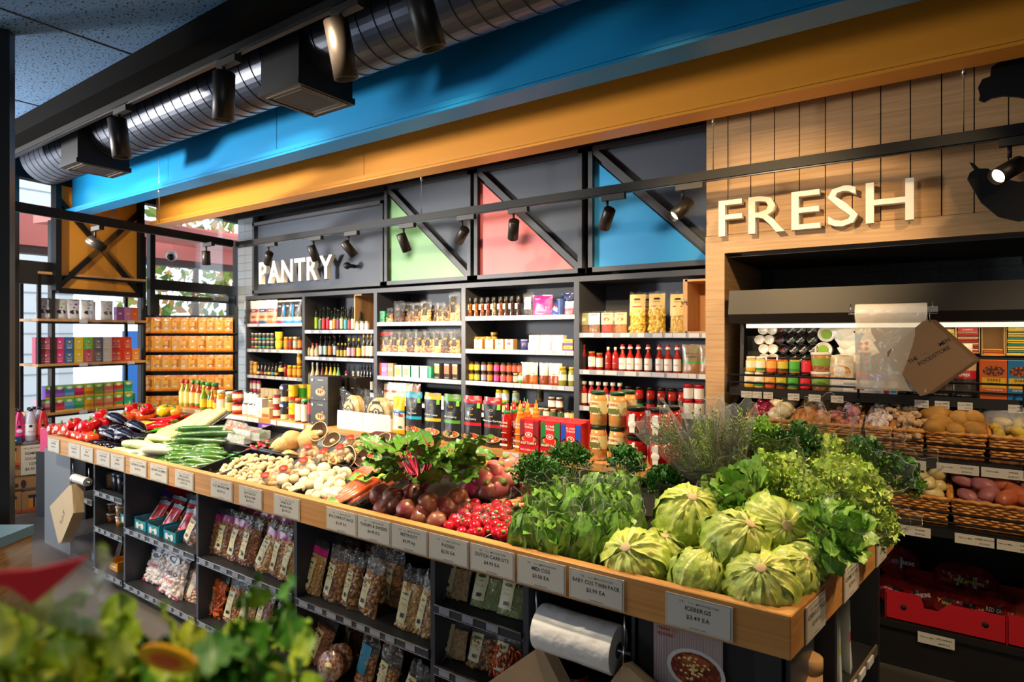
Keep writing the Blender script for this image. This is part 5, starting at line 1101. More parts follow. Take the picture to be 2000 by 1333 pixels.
it += [(592, can(.118, .034, ((.3, '#b8861c'), (.8, '#3a9a2a'), (1, '#e8c820'))), 'yellow can with green patch on upper row', {'dz': .119, 'dy': .07}), (592, can(.118, .034, ((1, '#d8b41c'),)), 'plain yellow can in back row', {'dz': 0, 'dy': .07}), (606, can(.118, .034, ((1, '#d8b41c'),)), 'yellow can standing behind black sauce can', {'dz': 0, 'dy': .11}), (608, can(.118, .034, ((.3, '#c88a1c'), (1, '#e0c020'),)), 'yellow can stacked beside the black taco kits', {'dz': .119, 'dy': .11})]
it += [(511, carton(.058, .05, .13, '#c8c8c0', (('r', 0, .6, .8, .6, '#a8c0cc'), ('c', .1, .3, .22, .12, '#e8b83a')), name='tortilla_chip_box'), 'pale blue printed carton', {'dy': -.02}), (526, carton(.065, .06, .07, '#c89a6a', (('r', 0, .3, .8, .3, '#a8582a'),)), 'open kraft tray of sachets', {'dy': -.02})]
it += [(px, jar(.12, .03, '#c8a86a', '#c8a050', '#e0cc9a'), 'jar with beige label in back row', {'dy': .12}) for px in (486, 500, 515, 530)]
sau = lambda c, k: bottle(.155, .021, '#5a1208', k, '#e6dfd4', neck=.15, capr=.95, l0=.08, l1=.78, rim=None)
it += [(583, sau('#5a1208', '#d8603a'), 'slim dark sauce bottle with orange cap', {'dy': -.025}), (595, sau('#5a1208', '#4ac86a'), 'slim dark sauce bottle with green cap', {'dy': -.025}), (609, can(.16, .026, ((.4, '#3a2c2a'), (.85, '#c02a14'), (1, '#2a2420'))), 'tall black and red chipotle can', {'dy': -.02})]
taco = carton(.132, .11, .155, '#242220', (('c', .08, .35, .30, .20, '#8a5a2a'), ('c', .06, .36, .24, .15, '#d8a85a'), ('c', -.02, .38, .05, .10, '#5a2a1a'), ('c', .1, .36, .05, .11, '#7a2a1a'), ('c', .2, .40, .04, .07, '#4a6a2a'), ('c', .22, .56, .06, .04, '#e8822a'), ('t', 'TACOS', .1, .82, .07, '#cfc6b4'), ('c', -.36, .84, .06, .07, '#b8b0a0'), ('t', '12', -.36, .08, .05, '#e8e0d0'), ('t', '10', .34, .06, .07, '#e8e0d0')), name='taco_kit')
it += [(637, taco, '%s black taco kit box facing the aisle' % ['lower', 'upper'][r_], {'dz': .156*r_, 'dy': .01}) for r_ in (0, 1)]
tk2 = carton(.05, .12, .30, '#241f1a', (('c', 0, .78, .26, .05, '#c8a86a'), ('r', 0, .45, .12, .4, '#8a6a3a')), name='taco_kit')
it += [(px, tk2, 'tall black and gold box behind the tortillas', {'dy': .15}) for px in (667, 685, 703)]
lay(P_, it, TS(.06))
# tortillas in a white tray
x0, x1 = xY(659, SY0+.02), xY(763, SY0+.02); b = MB(); wd = x1-x0
for dx, ww in ((-wd/4, wd/2-.004), (wd/4, wd/2-.004)): b.box((dx, -.07, .055), (ww, .004, .11), mat('#ece6da', .6))
b.box((0, 0, .004), (wd, .14, .008), mat('#e8e0d2', .6)); b.box((-wd/2, 0, .045), (.004, .14, .09), mat('#e8e0d2', .6)); b.box((wd/2, 0, .045), (.004, .14, .09), mat('#e8e0d2', .6))
tag(obj('display_tray', b, loc=((x0+x1)/2, SY0+.09, SZ)), 'white card tray holding the tortilla packs on raised shelf', 'tray')
@lru_cache(None)
def tortilla(s):
    d = MB(); T = Matrix.Rotation(math.pi/2-.12, 4, 'X')
    for k in range(7): d.lathe([(.086-.002*(k % 2), k*.006), (.087, k*.006+.003), (.086, k*.006+.0055)], mat('#e6c486' if not s else '#ecd8a8', .7, c2='#d8a860', s=30), 30, M=Matrix.Translation((0, .02, .095)) @ T)
    l = MB(); y = -.040; deco(l, .12, .17, y, [('f', 0, .62, .48, .42, '#1a1612', '#1a1612'), ('c', 0, .62, .43, .38, '#e8b23a' if not s else '#ead0a0'), ('r', 0, .93, .5, .1, '#1a1612'), ('c', 0, .60, .24, .20, '#1a1612'), ('c', 0, .60, .15, .13, '#e8c88a'), ('c', 0, .59, .08, .07, '#1a1612'), ('r', -.3, .60, .22, .06, '#1a1612'), ('r', .3, .60, .22, .06, '#1a1612')])
    f = MB(); f.sheet(lambda u, v: ((u-.5)*.22, -.058+.03*abs(2*u-1)**2+.010*math.sin(u*17+v*9), .01+.20*v+.03*v*math.sin(u*5+s)), 14, 10, FILM); f.sheet(lambda u, v: ((u-.5)*.22, .05+.012*math.sin(u*17+v*9), .01+.20*v+.03*v*math.sin(u*5+s)), 14, 8, FILM)
    return Proto('tortilla_pack', 'tortillas', [('tortillas', d), ('label', l), ('film', f)])
tortilla(0).put((xY(689, SY0+.09), SY0+.10, SZ+.012), 'left pack of round tortillas with golden label in white tray', rot=(0, 0, -.15))
tortilla(1).put((xY(741, SY0+.09), SY0+.10, SZ+.012), 'right pack of round tortillas with cream label in white tray', rot=(0, 0, .1))
it = [(779, pouch(.078, .22, .055, ((.12, '#e8b81c'), (.55, '#f0e8d0'), (.62, '#3a8ab8'), (1, '#f0c41c')), (('c', -.1, .55, .42, .13, '#1c3a7a'), ('t', 'PAN', -.1, .51, .09, '#ffffff'), ('r', .3, .52, .25, .06, '#d02a2a'), ('c', .3, .22, .12, .08, '#4a7a3a')), 1, name='flour_pack'), 'yellow and white corn flour pack', {'dy': -.01})]
cur = [(808, '#2aa8c8', 'Tom Yum', 'blue'), (845, '#e8b82a', 'Yellow Curry', 'yellow'), (883, '#5a9a2a', 'Green Curry', 'green'), (923, '#d01c2a', 'Red Curry', 'red'), (962, '#a81c24', 'Massaman Curry', 'dark red')]
for px, c, tx, n_ in cur:
    it.append((px, pouch(.104, .235, .05, ((.42, '#262422'), (.47, c), (.93, '#201f20'), (1, c)), (('c', .03, .19, .44, .19, '#d8b48a'), ('f', .03, .19, .38, .16, '#e8862a' if c != '#5a9a2a' else '#8aa83a', '#b83a14'), ('c', -.12, .22, .08, .05, '#4a8a2a'), ('c', .14, .15, .08, .05, '#e8d8a8'), ('c', .1, .26, .06, .04, '#c82a1a'), ('c', 0, .80, .12, .055, '#b8963a'), ('c', 0, .80, .07, .032, '#201f20'), ('t', tx, 0, .56, .055, '#f0ebe0'), ('t', 'SIMMER', 0, .66, .035, '#b8963a'), ('r', .38, .88, .16, .12, '#8ac83a')), px % 7, name='curry_pouch'), 'black %s curry pouch with %s bands' % (tx.split()[0].lower(), n_), {'dy': -.01}))
    for q in (.05, .10, .15): it.append((px+1, pouch(.104, .235, .05, ((.93, '#201f20'), (1, c)), (), 1, name='curry_pouch'), 'black pouch with %s top, %s behind the front one' % (n_, {.05: 'directly', .10: 'two', .15: 'three'}[q]), {'dy': q-.01}))
sr = lambda liq, cap: bottle(.25, .0265, liq, cap, liq, neck=.34, l0=.1, l1=.60, capk='nozzle', name='sriracha_bottle', txt=None)
@lru_cache(None)
def srir(liq, cap):
    p = sr(liq, cap); b = MB(); deco(b, .05, .25, -.0275, [('t', 'FLYING', 0, .52, .055, '#f0dcc8'), ('t', 'THRICE', 0, .455, .055, '#f0dcc8'), ('c', 0, .34, .34, .07, '#f0dcc8'), ('c', 0, .34, .26, .053, liq), ('c', 0, .34, .14, .03, '#f0dcc8'), ('t', 'SRIRACHA', 0, .19, .06, '#f0dcc8'), ('r', 0, .10, .9, .04, '#f0e6d8')]); 
    return Proto('sriracha_bottle', 'bottle', [('bottle_body', p.parts[0][1]), ('nozzle_cap', p.parts[1][1]), ('printed_front', b)])
it += [(990, srir('#b01c18', '#1c8a4a'), 'red sriracha bottle with green nozzle', {'dy': -.01}), (1004, srir('#b01c18', '#1c8a4a'), 'red sriracha bottle in second row', {'dy': .05}), (1016, srir('#e8821c', '#f08a1c'), 'orange sriracha bottle with orange nozzle', {'dy': -.01}), (1024, srir('#b01c18', '#1c8a4a'), 'red sriracha bottle in third row', {'dy': .11}), (1030, srir('#e8821c', '#f08a1c'), 'orange sriracha bottle in second row', {'dy': .05}), (1047, srir('#e8821c', '#f08a1c'), 'orange sriracha bottle behind the curry paste boxes', {'dy': .05})]
for px, c, t2, n_ in ((1041, '#8a1c24', 'RED CURRY', 'red'), (1082, '#1c7a3a', 'GREEN CURRY', 'green'), (1122, '#1c4ab8', 'THAI CURRY', 'blue')):
    it.append((px, carton(.098, .07, .165, '#c8141c', (('r', -.28, .62, .42, .66, c), ('r', .32, .62, .34, .66, c), ('c', 0, .45, .46, .22, '#2a1c18'), ('f', 0, .42, .40, .18, '#e8a83a', '#c83a1c'), ('r', 0, .66, .44, .62, '#d8202a'), ('t', 'FLYING', 0, .82, .075, '#f4e0d0'), ('t', 'THRICE', 0, .74, .075, '#f4e0d0'), ('c', 0, .55, .19, .13, '#f4e0d0'), ('c', 0, .55, .14, .095, '#d8202a'), ('c', 0, .55, .08, .055, '#f4e0d0'), ('t', t2, 0, .27, .085, '#f4e6d0'), ('r', 0, .12, 1, .2, '#c8141c'), ('t', 'THAI CURRY PASTE', 0, .08, .07, '#f4d8cc')), name='curry_paste_box'), 'red curry paste box with %s panels' % n_, {'dy': -.005}))
    it.append((px+6, carton(.098, .07, .165, '#b8121c', name='curry_paste_box'), 'red curry paste box behind the %s one' % n_, {'dy': .075}))
pk = lambda: jar(.158, .0395, '#c8a868', '#14402a', '#ead8a0', .34, .72, name='pickle_jar', lh=.10, c2='#cf8a4c')
@lru_cache(None)
def pickl():
    p = pk(); b = MB(); deco(b, .07, .158, -.0405, [('t', 'PERRO', -.05, .62, .09, '#b8281c'), ('r', -.1, .47, .6, .14, '#6a6a30'), ('r', .34, .47, .16, .14, '#6a6a30')]); return Proto('pickle_jar', 'jar', [('jar_body', p.parts[0][1]), ('lid', p.parts[1][1]), ('label', p.parts[2][1], [('print', b)])])
for r_ in (0, 1):
    for px in (1169, 1206): it.append((px, pickl(), '%s pickled vegetable jar with dark green lid' % ['lower', 'upper'][r_], {'dz': .159*r_, 'dy': .02}))
    it.append((1226, pickl(), '%s pickle jar in back row' % ['lower', 'upper'][r_], {'dz': .159*r_, 'dy': .12}))
rd = jar(.128, .05, '#a3140c', '#141a16', '#e6e0d4', rnd=1, name='pepper_jar', lh=.12, c2='#8a0e0a')
for r_ in (0, 1):
    for px in (1243, 1288): it.append((px, rd, '%s round jar of red peppers with black lid' % ['lower', 'upper'][r_], {'dz': .129*r_, 'dy': .02}))
    it.append((1310, rd, '%s round red pepper jar in back row' % ['lower', 'upper'][r_], {'dz': .129*r_, 'dy': .13}))
lay(P_, it, TS(.06))
# ================================================================ PRODUCE ON THE TABLE
def bedhit(px, py, off): return atP(px, py, (0, YF, BED0+off), Vector((0, -BK, 1)))
def pile(kinds, pts, label, group, r=.03, jit=.3, rot=None, tiltj=.5, sc=(.92, 1.08), step=.0, lim=None):
    """pts: (px, py, lift[, dict]); centre of each piece near the picture point, lift = layer height above the bed"""
    for i, p in enumerate(pts):
        k = kinds[i % len(kinds)]; off = p[2]+r; h = bedhit(p[0], p[1], off)
        h.y = min(max(h.y, YF+.035+r*.8), 2.43-r*.4); o = p[3] if len(p) > 3 else {}
        e = o.get('rot') or (rot and (rot[0]+R.uniform(-tiltj, tiltj)*.4, rot[1]+R.uniform(-tiltj, tiltj)*.3, rot[2]+R.uniform(-jit, jit))) or (R.uniform(-tiltj, tiltj), R.uniform(-tiltj, tiltj), R.random()*6.28)
        E = Euler(e).to_matrix(); loc = h-E @ Vector((0, 0, r))
        k.put(loc, o.get('label', label), rot=e, scale=R.uniform(*sc), group=None if 'label' in o else group)
def fillpts(poly, n, lifts, dmin, seed=1):
    """scatter picture points inside a polygon, min distance apart"""
    rr = random.Random(seed); out = []; xs = [p[0] for p in poly]; ys = [p[1] for p in poly]; tries = 0
    def inside(x, y):
        c = False; j = len(poly)-1
        for i in range(len(poly)):
            if (poly[i][1] > y) != (poly[j][1] > y) and x < (poly[j][0]-poly[i][0])*(y-poly[i][1])/(poly[j][1]-poly[i][1])+poly[i][0]: c = not c
            j = i
        return c
    while len(out) < n and tries < 9000:
        tries += 1; x = rr.uniform(min(xs), max(xs)); y = rr.uniform(min(ys), max(ys))
        if inside(x, y) and all((x-a[0])**2+((y-a[1])*1.3)**2 > dmin*dmin for a in out): out.append((x, y, lifts(x, y) if callable(lifts) else lifts))
    return sorted(out, key=lambda q: q[1])
# black plastic trays
def ptray(px0, px1, y0, y1, label, hh=.05, lift=0):
    xa_, xb_ = xY(px0, y0), xY(px1, y0); t = .004; W_ = xb_-xa_; D = y1-y0; m = mat('#141416', .3, coat=.3)
    b = MB(); b.box((0, 0, .003), (W_, D, .006), m)
    for sgn in (-1, 1): b.box((sgn*(W_/2-t/2), 0, hh/2), (t, D, hh), m); b.box((0, sgn*(D/2-t/2), hh/2), (W_-2*t, t, hh), m); b.box((sgn*(W_/2+.004), 0, hh), (.012, D+.02, .004), m); b.box((0, sgn*(D/2+.004), hh), (W_, .012, .004), m)
    yc = (y0+y1)/2; o = tag(obj('produce_tray', b, loc=((xa_+xb_)/2, yc, bedz(yc)+.003+lift)), label, 'tray'); o.rotation_euler = (math.atan(BK), 0, 0); return o
Y1, Y2, Y3 = 1.70, 2.06, 2.42
ptray(352, 388, 2.07, 2.40, 'black tray holding punnets behind the lebanese cucumbers'); ptray(376, 418, Y1, Y2-.01, 'black front tray of small red and green chillies'); ptray(440, 508, 2.07, 2.40, 'black rear tray of long red chillies')
ptray(421, 561, Y1, Y2-.01, 'long black front tray of button mushrooms'); ptray(512, 664, 2.07, 2.40, 'black rear tray of flat mushrooms'); ptray(564, 655, Y1, Y2-.01, 'black front tray of large white mushrooms'); ptray(898, 985, 2.0, 2.36, 'black tray of purple turnips')
# capsicums
pile([capsicum('#e0481a', 1), capsicum('#d8301a', 2)], [(105, 842, .01), (118, 847, .0), (131, 851, .0), (143, 853, .0), (155, 856, .0), (168, 860, .0), (180, 860, .0), (190, 852, .0), (122, 842, .02), (176, 848, .03), (135, 843, .03)], 'orange-red capsicum in the front of the pile at the table end', 'orange-red capsicums', r=.043, sc=(1.08, 1.22))
pile([capsicum('#c80d14', 0), capsicum('#b80a12', 3)], [(147, 833, .07), (186, 832, .08), (199, 816, .10, {'rot': (.5, 0, 0)}), (172, 840, .06), (205, 832, .06), (262, 805, .05), (291, 803, .06, {'rot': (.9, 0, .3)}), (160, 843, .04), (214, 824, .06)], 'glossy red capsicum on top of the pile at the table end', 'red capsicums', r=.043, sc=(1.12, 1.32))
pile([capsicum('#e0581c', 1)], [(266, 815, .02), (277, 818, .01), (248, 821, .02), (290, 816, .01)], 'orange capsicum behind the eggplants', 'orange capsicums behind the eggplants', r=.043, sc=(1.08, 1.2))
pile([capsicum('#f0c81a', 2)], [(320, 806, .04), (331, 806, .03)], 'yellow capsicum beside the raised shelf end', 'yellow capsicums', r=.043, sc=(1.08, 1.2))
pile([capsicum('#f09a1c', 2)], [(345, 805, .04)], 'single orange-yellow capsicum nearest the raised shelf end', None, r=.043)
bull = lambda c: longfruit('bullhorn_pepper', 'pepper', .17, .022, lambda t: (.25+.75*min(1, t*1.6))*ell_(min(1, .45+t*.55), .25), c, '#5c8a2e', bend=.015, rough=.12)
BY, BR, BG = bull('#e8cc3a'), bull('#c8101a'), bull('#5a9a2a')
pile([BY], [(276, 827, .03), (286, 830, .03), (280, 832, .01)], 'yellow bullhorn pepper left of the red ones', 'yellow bullhorn peppers', r=.022, rot=(0, 0, 1.2), jit=.2)
pile([BR], [(297, 838, .03), (305, 832, .04), (312, 827, .05), (320, 822, .05), (332, 819, .04), (345, 817, .03), (357, 815, .03), (303, 842, .01), (325, 828, .02), (316, 833, .03), (340, 824, .01)], 'red bullhorn pepper in the pile behind the eggplants', 'red bullhorn peppers', r=.022, rot=(0, 0, 1.15), jit=.3)
pile([BG], [(318, 842, .02), (326, 838, .02)], 'green bullhorn pepper under the red ones', 'green bullhorn peppers', r=.022, rot=(0, 0, 1.2), jit=.15)
# corn packs
CP = cornpack()
for px, py, lf_, rz, t in ((322, 852, .04, 1.4, -.35), (349, 856, .03, 1.4, -.30), (373, 826, .06, 1.4, -.5), (396, 818, .09, 1.35, -.55), (418, 816, .10, 1.3, -.6), (345, 838, .03, 1.4, -.3)):
    h = bedhit(px, py, lf_+.03); h.y = min(h.y, 2.36); CP.put(h-Vector((0, 0, .03)), {322: 'film wrapped corn tray nearest the eggplants', 349: 'film wrapped corn tray nearest the long cucumbers', 373: 'film wrapped corn tray in the middle of the corn stack', 396: 'film wrapped corn tray high in the stack, second from right', 418: 'film wrapped corn tray at the right end of the stack', 345: 'film wrapped corn tray under the others'}[px], rot=(0, t, rz))
# eggplants
pile([eggplant(0), eggplant(1)], [(230, 822, .10, {'rot': (0, .25, .25), 'label': 'large glossy eggplant lying highest on the pile'}), (266, 836, .07, {'rot': (0, .2, .1), 'label': 'glossy eggplant at the right of the top layer'}), (214, 842, .05), (230, 845, .05), (244, 850, .05), (205, 850, .03), (222, 854, .03), (252, 857, .03)], 'dark eggplant in the middle of the pile', 'eggplants in the middle layer', r=.042, rot=(0, .12, .15), jit=.25)
pile([eggplant(0), eggplant(1)], [(180, 864, -.01), (193, 867, -.01), (206, 870, -.01), (219, 873, -.01), (232, 876, -.01)], 'eggplant in the front row against the rim', 'eggplants in the front row', r=.038, rot=(0, .0, 1.15), jit=.1, sc=(.82, .88))
# white zucchini, cucumbers
Zc = zucchini()
pile([Zc], [(311, 856, .07, {'rot': (0, .1, .4), 'label': 'pale zucchini lying alone on top of the pile'}), (262, 866, .05), (273, 868, .05), (285, 871, .05), (298, 874, .045), (312, 878, .04), (328, 879, .03)], 'pale green zucchini in the upper layer', 'pale zucchinis, upper layer', r=.026, rot=(0, .05, .45), jit=.1)
pile([Zc], [(245, 880, 0), (256, 884, 0), (267, 887, 0), (279, 890, 0), (292, 893, 0), (305, 896, 0)], 'pale green zucchini in the bottom layer by the rim', 'pale zucchinis, bottom layer', r=.026, rot=(0, 0, .6), jit=.1)
pile([cucumber(0), cucumber(1)], [(402, 838, .09), (405, 850, .075), (398, 862, .05), (380, 856, .04), (372, 866, .02), (415, 845, .06)], 'long ridged continental cucumber behind the small ones', 'continental cucumbers', r=.022, rot=(0, .03, .75), jit=.06)
wc = Proto('wrapped_cucumber', 'cucumber', [('flesh', cucumber(0).parts[0][1]), ('film', (lambda b: b.tube([(-.19, 0, .022), (-.17, 0, .022), (.17, 0, .022), (.20, 0, .022)], [.010, .0245, .0245, .004], FILM2, 12))(MB()))])
pile([wc], [(318, 888, .01), (328, 890, .02), (338, 893, .0), (346, 884, .03)], 'film wrapped long cucumber between zucchini and small cucumbers', 'film wrapped cucumbers', r=.022, rot=(0, 0, 1.1), jit=.06)
LB = [lebanese(0), lebanese(1), lebanese(2)]
pile(LB, [(p[0], p[1], p[2]) for p in fillpts([(302, 900), (330, 885), (345, 872), (420, 872), (428, 885), (395, 915), (360, 915)], 40, lambda x, y: .005+.0012*max(0, 915-y)*(1 if x > 330 else .5), 9, 5)], 'small dark green lebanese cucumber in the pile', 'lebanese cucumbers', r=.0185, rot=(0, 0, .5), jit=.35)
# punnets
def punnet(label, px, py, lf_, rot, fr, n=14, w_=.13, d=.10, h=.05):
    t = MB(); t.box((0, 0, .003), (w_, d, .006), FILM2); 
    for sgn in (-1, 1): t.box((sgn*w_/2, 0, h/2), (.002, d, h), FILM2); t.box((0, sgn*d/2, h/2), (w_, .002, h), FILM2)
    t.box((0, 0, h), (w_*1.04, d*1.04, .003), FILM)
    f = MB(); rr = random.Random(int(px))
    for i in range(n): f.ball((rr.uniform(-.42, .42)*w_, rr.uniform(-.38, .38)*d, .014+rr.random()*(h-.026)), fr[1]*(.9+.2*rr.random()), fr[0], 10, 8)
    P = Proto('punnet', 'punnet', [('clear_box', t), ('produce', f)]); hh = bedhit(px, py, lf_+.02); hh.y = min(hh.y, 2.38); P.put(hh-Vector((0, 0, .02)), label, rot=rot)
punnet('clear punnet of orange cherry tomatoes tipped on its side', 462, 838, .07, (1.0, .2, .5), (mat('#e8702a', .2, coat=.6), .014), 22)
punnet('clear punnet of mixed tomatoes lying flat at left', 447, 854, .03, (0, .1, .2), (mat('#d0452a', .25, coat=.5), .012)); punnet('clear punnet of snow peas beside the tomatoes', 472, 857, .03, (0, .1, .25), (mat('#5a8a3a', .4), .012)); punnet('clear punnet of red and white snacks behind the peas', 482, 846, .05, (0, .1, .3), (mat('#e0604a', .3), .012)); punnet('clear punnet of small green cucumbers at right', 500, 851, .03, (0, .1, .3), (mat('#2f6a24', .3), .014))
b = MB(); b.box((0, 0, 0), (.17, .004, .035), mat('#6a3ab0', .5)); b.text('ORGANIC', .018, WHITE, XZ(0, -.003, -.006)); tag(obj('shelf_label', b, loc=(xY(518, 2.42), 2.425, .975)), 'purple label strip on the riser below the raised shelf', 'label')
# chillies
pile([chilli('#c8101a', .07, .006, 0), chilli('#c8101a', .06, .006, 1)], [(p[0], p[1], p[2]) for p in fillpts([(380, 914), (400, 900), (428, 902), (420, 915), (395, 922)], 30, .01, 5, 3)], 'tiny red chilli in the front tray', 'small red chillies', r=.006)
pile([chilli('#2f7a22', .12, .010, 0), chilli('#2a6a1e', .11, .010, 1)], [(430, 900, .02), (440, 903, .02), (450, 896, .03), (462, 893, .03), (455, 889, .03), (470, 886, .02), (445, 893, .02)], 'shiny green chilli in the front tray', 'green chillies', r=.009, rot=(0, 0, .6), jit=.6)
pile([chilli('#c80d1c', .13, .012, 0), chilli('#b80a18', .12, .012, 1)], [(490, 879, .03), (502, 873, .035), (512, 869, .04), (520, 876, .03), (505, 881, .02), (516, 865, .045), (497, 874, .04)], 'long red chilli in the rear tray', 'long red chillies', r=.011, rot=(0, 0, -.3), jit=.3)
pile([chilli('#2f7a22', .12, .010, 0)], [(532, 868, .02), (540, 872, .02), (547, 866, .02)], 'dark green chilli beside the long red ones', 'green chillies in rear tray', r=.009, rot=(0, 0, .2), jit=.3)
# mushrooms
MU = [mushroom(.019), mushroom(.021), mushroom(.017)]
pile(MU, fillpts([(422, 932), (440, 912), (470, 895), (500, 890), (560, 895), (573, 905), (560, 925), (545, 945), (500, 946), (460, 942)], 105, lambda x, y: .012+.0007*max(0, 945-y), 9.5, 9), 'small cream button mushroom heaped in the long front tray', 'button mushrooms', r=.012, tiltj=1.9, sc=(1.0, 1.2))
MW = [mushroom(.030, '#e2d0aa'), mushroom(.034, '#e6d6b4'), mushroom(.027, '#dfca9f')]
pile(MW, fillpts([(545, 950), (560, 930), (600, 918), (640, 915), (675, 918), (672, 945), (660, 975), (620, 972), (580, 962)], 46, lambda x, y: .015+.0009*max(0, 972-y), 15, 4), 'large white mushroom heaped in the front tray beside the carrots', 'large white mushrooms', r=.02, tiltj=1.6)
FMs = [flatmush(0), flatmush(2)]
for i, (px, py, lf_, rot, sc_, lab) in enumerate([(547, 868, .05, (-2.1, .3, .5), 1.15, 'pale flat mushroom at the left edge of the rear tray'), (592, 858, .10, (-1.9, -.5, .3), 1.4, 'very large pale flat mushroom standing highest'), (572, 852, .11, (-2.3, .2, .9), 1.2, 'pale flat mushroom leaning behind the largest one'), (628, 848, .11, (1.0, .1, .2), 1.1, 'flat mushroom showing its gills near the raised shelf'), (560, 886, .03, (-2.7, 0, .2), 1.1, 'pale flat mushroom cap down in the tray'), (652, 866, .07, (.7, -.1, .3), 1.0, 'flat mushroom with curled rim between two bags'),
    (708, 876, .05, (.75, .1, .1), 1.1, 'dark gilled flat mushroom facing up, left of the beet leaves'), (750, 871, .08, (.6, .1, -.2), 1.1, 'wide dark gilled flat mushroom beside the beet leaves'), (686, 893, .03, (1.3, -.8, .4), 1.1, 'flat mushroom standing on edge with dark gills'), (714, 900, .01, (.9, .2, .2), .95, 'broken flat mushroom low in the tray'), (740, 897, .02, (.9, -.2, .6), .95, 'flat mushroom half under another beside carrots')]):
    h = bedhit(px, py, lf_+.02); h.y = min(h.y, 2.38); FMs[i % 2].put(h, lab, rot=rot, scale=sc_)
def mushbag(px, py, lf_, lab, c1, c2, kind, rz, sticker=True, w_=.15, d=.12):
    f = MB(); rr = random.Random(int(px)); m1, m2 = mat(c1, .6), mat(c2, .6)
    for i in range(46):
        a = rr.random()*6.28; q = rr.random()**.6; p = (w_*.40*q*math.cos(a), d*.38*q*math.sin(a), .015+.06*(1-q*q)*rr.random()**.5); M = Matrix.Translation(p) @ Euler((rr.random()*3, rr.random()*3, rr.random()*3)).to_matrix().to_4x4()
        f.ball((0, 0, 0), (.018, .013, .005) if kind == 'slice' else (.020, .018, .014), m1 if i % 3 else m2, 8, 6, M=M)
    g = MB(); g.ball((0, 0, .040), (w_*.52, d*.5, .048), FILM, 26, 16, fn=lambda q: 1+.05*nz(q, 5, px)); s_ = MB(); s_.box((0, 0, .001), (w_, d, .004), mat('#1a1a1a', .4))
    k = MB(); k.lathe([(.001, 0), (.022, -.001), (.023, -.004)], mat('#e0341c', .4), 16, M=Matrix.Translation((.0, -.02, .089)) @ Matrix.Rotation(.3, 4, 'X'), cap=False)
    ps = [('mushrooms', f), ('film', g), ('tray', s_)]+([('sticker', k)] if sticker else [])
    h = bedhit(px, py, lf_+.04); h.y = min(h.y, 2.36); Proto('mushroom_pack', 'mushrooms', ps).put(h-Vector((0, 0, .04)), lab, rot=(.15, 0, rz))
mushbag(690, 868, .06, 'film pack of sliced mushrooms with red sticker near the raised shelf', '#e8c88a', '#caa060', 'slice', .3); mushbag(640, 895, .04, 'film pack of oyster mushroom pieces in the tray centre', '#ecd092', '#c89a58', 'slice', .2); mushbag(608, 885, .03, 'film pack of swiss brown mushrooms with red sticker', '#b98550', '#d8b07a', 'cap', .3); mushbag(672, 886, .03, 'film pack of mushrooms tucked behind the dark gilled ones', '#d8b890', '#e8d0a8', 'cap', .1)
mushbag(598, 912, .03, 'film pack of small white mushrooms across the tray divider', '#ecdcb8', '#d8c090', 'cap', .5); mushbag(560, 928, .01, 'film pack of brown mushrooms with red sticker by the white ones', '#c8925c', '#e0b888', 'cap', .4); mushbag(527, 942, .0, 'film pack of mushrooms with red sticker against the rim', '#e0bc86', '#d0a468', 'cap', .2)
# carrot bags
def carrotbag(px, py, lf_, lab, rz, ti):
    c = MB(); rr = random.Random(int(px)); m = mat('#e4581a', .35, coat=.4)
    for i in range(12): x = (i % 6-2.5)*.024; z = .016+.02*(i//6); c.tube([(x, -.11, z), (x+rr.uniform(-.004, .004), 0, z), (x, .12, z)], [.006, .013, .015], m, 10)
    f = MB(); f.sheet(lambda u, v: ((u-.5)*.17, (v-.5)*.30, .004+.058*(math.sin(math.pi*u)**.5)*(math.sin(math.pi*min(1, max(0, v)))**.4)+.002*math.sin(u*30)), 16, 16, FILM)
    l = MB(); l.sheet(lambda u, v: ((u-.5)*.15, -.125+.05*v, .008+.055*(math.sin(math.pi*u)**.5)*(math.sin(math.pi*(.06+.17*v))**.4)), 10, 4, mat('#6aa83a', .4, coat=.4)); l.text('CARROTS', .022, mat('#c8301c', .5), Matrix.Translation((0, -.085, .062)) @ Matrix.Rotation(0, 4, 'X'), maxw=.12)
    l.sheet(lambda u, v: ((u-.5)*.12, .06+.04*v, .064), 4, 2, mat('#8ac03a', .4)); l.ball((-.03, .08, .064), (.018, .018, .003), mat('#c8301c', .4), 14, 6)
    h = bedhit(px, py, lf_+.03); Proto('carrot_bag', 'carrots', [('carrots', c), ('film', f), ('printed_band', l)]).put(h-Vector((0, 0, .03)), lab, rot=(ti, 0, rz))
carrotbag(688, 962, .02, 'plastic bag of carrots lying nearest the rim', -.25, .35); carrotbag(712, 955, .0, 'plastic bag of carrots half under the beet leaves', -.1, .3); carrotbag(735, 915, .05, 'plastic bag of carrots behind, under the beet leaves', -.3, .35); carrotbag(760, 890, .07, 'bag of carrots at the back beside the curry pouches', -.5, .3)
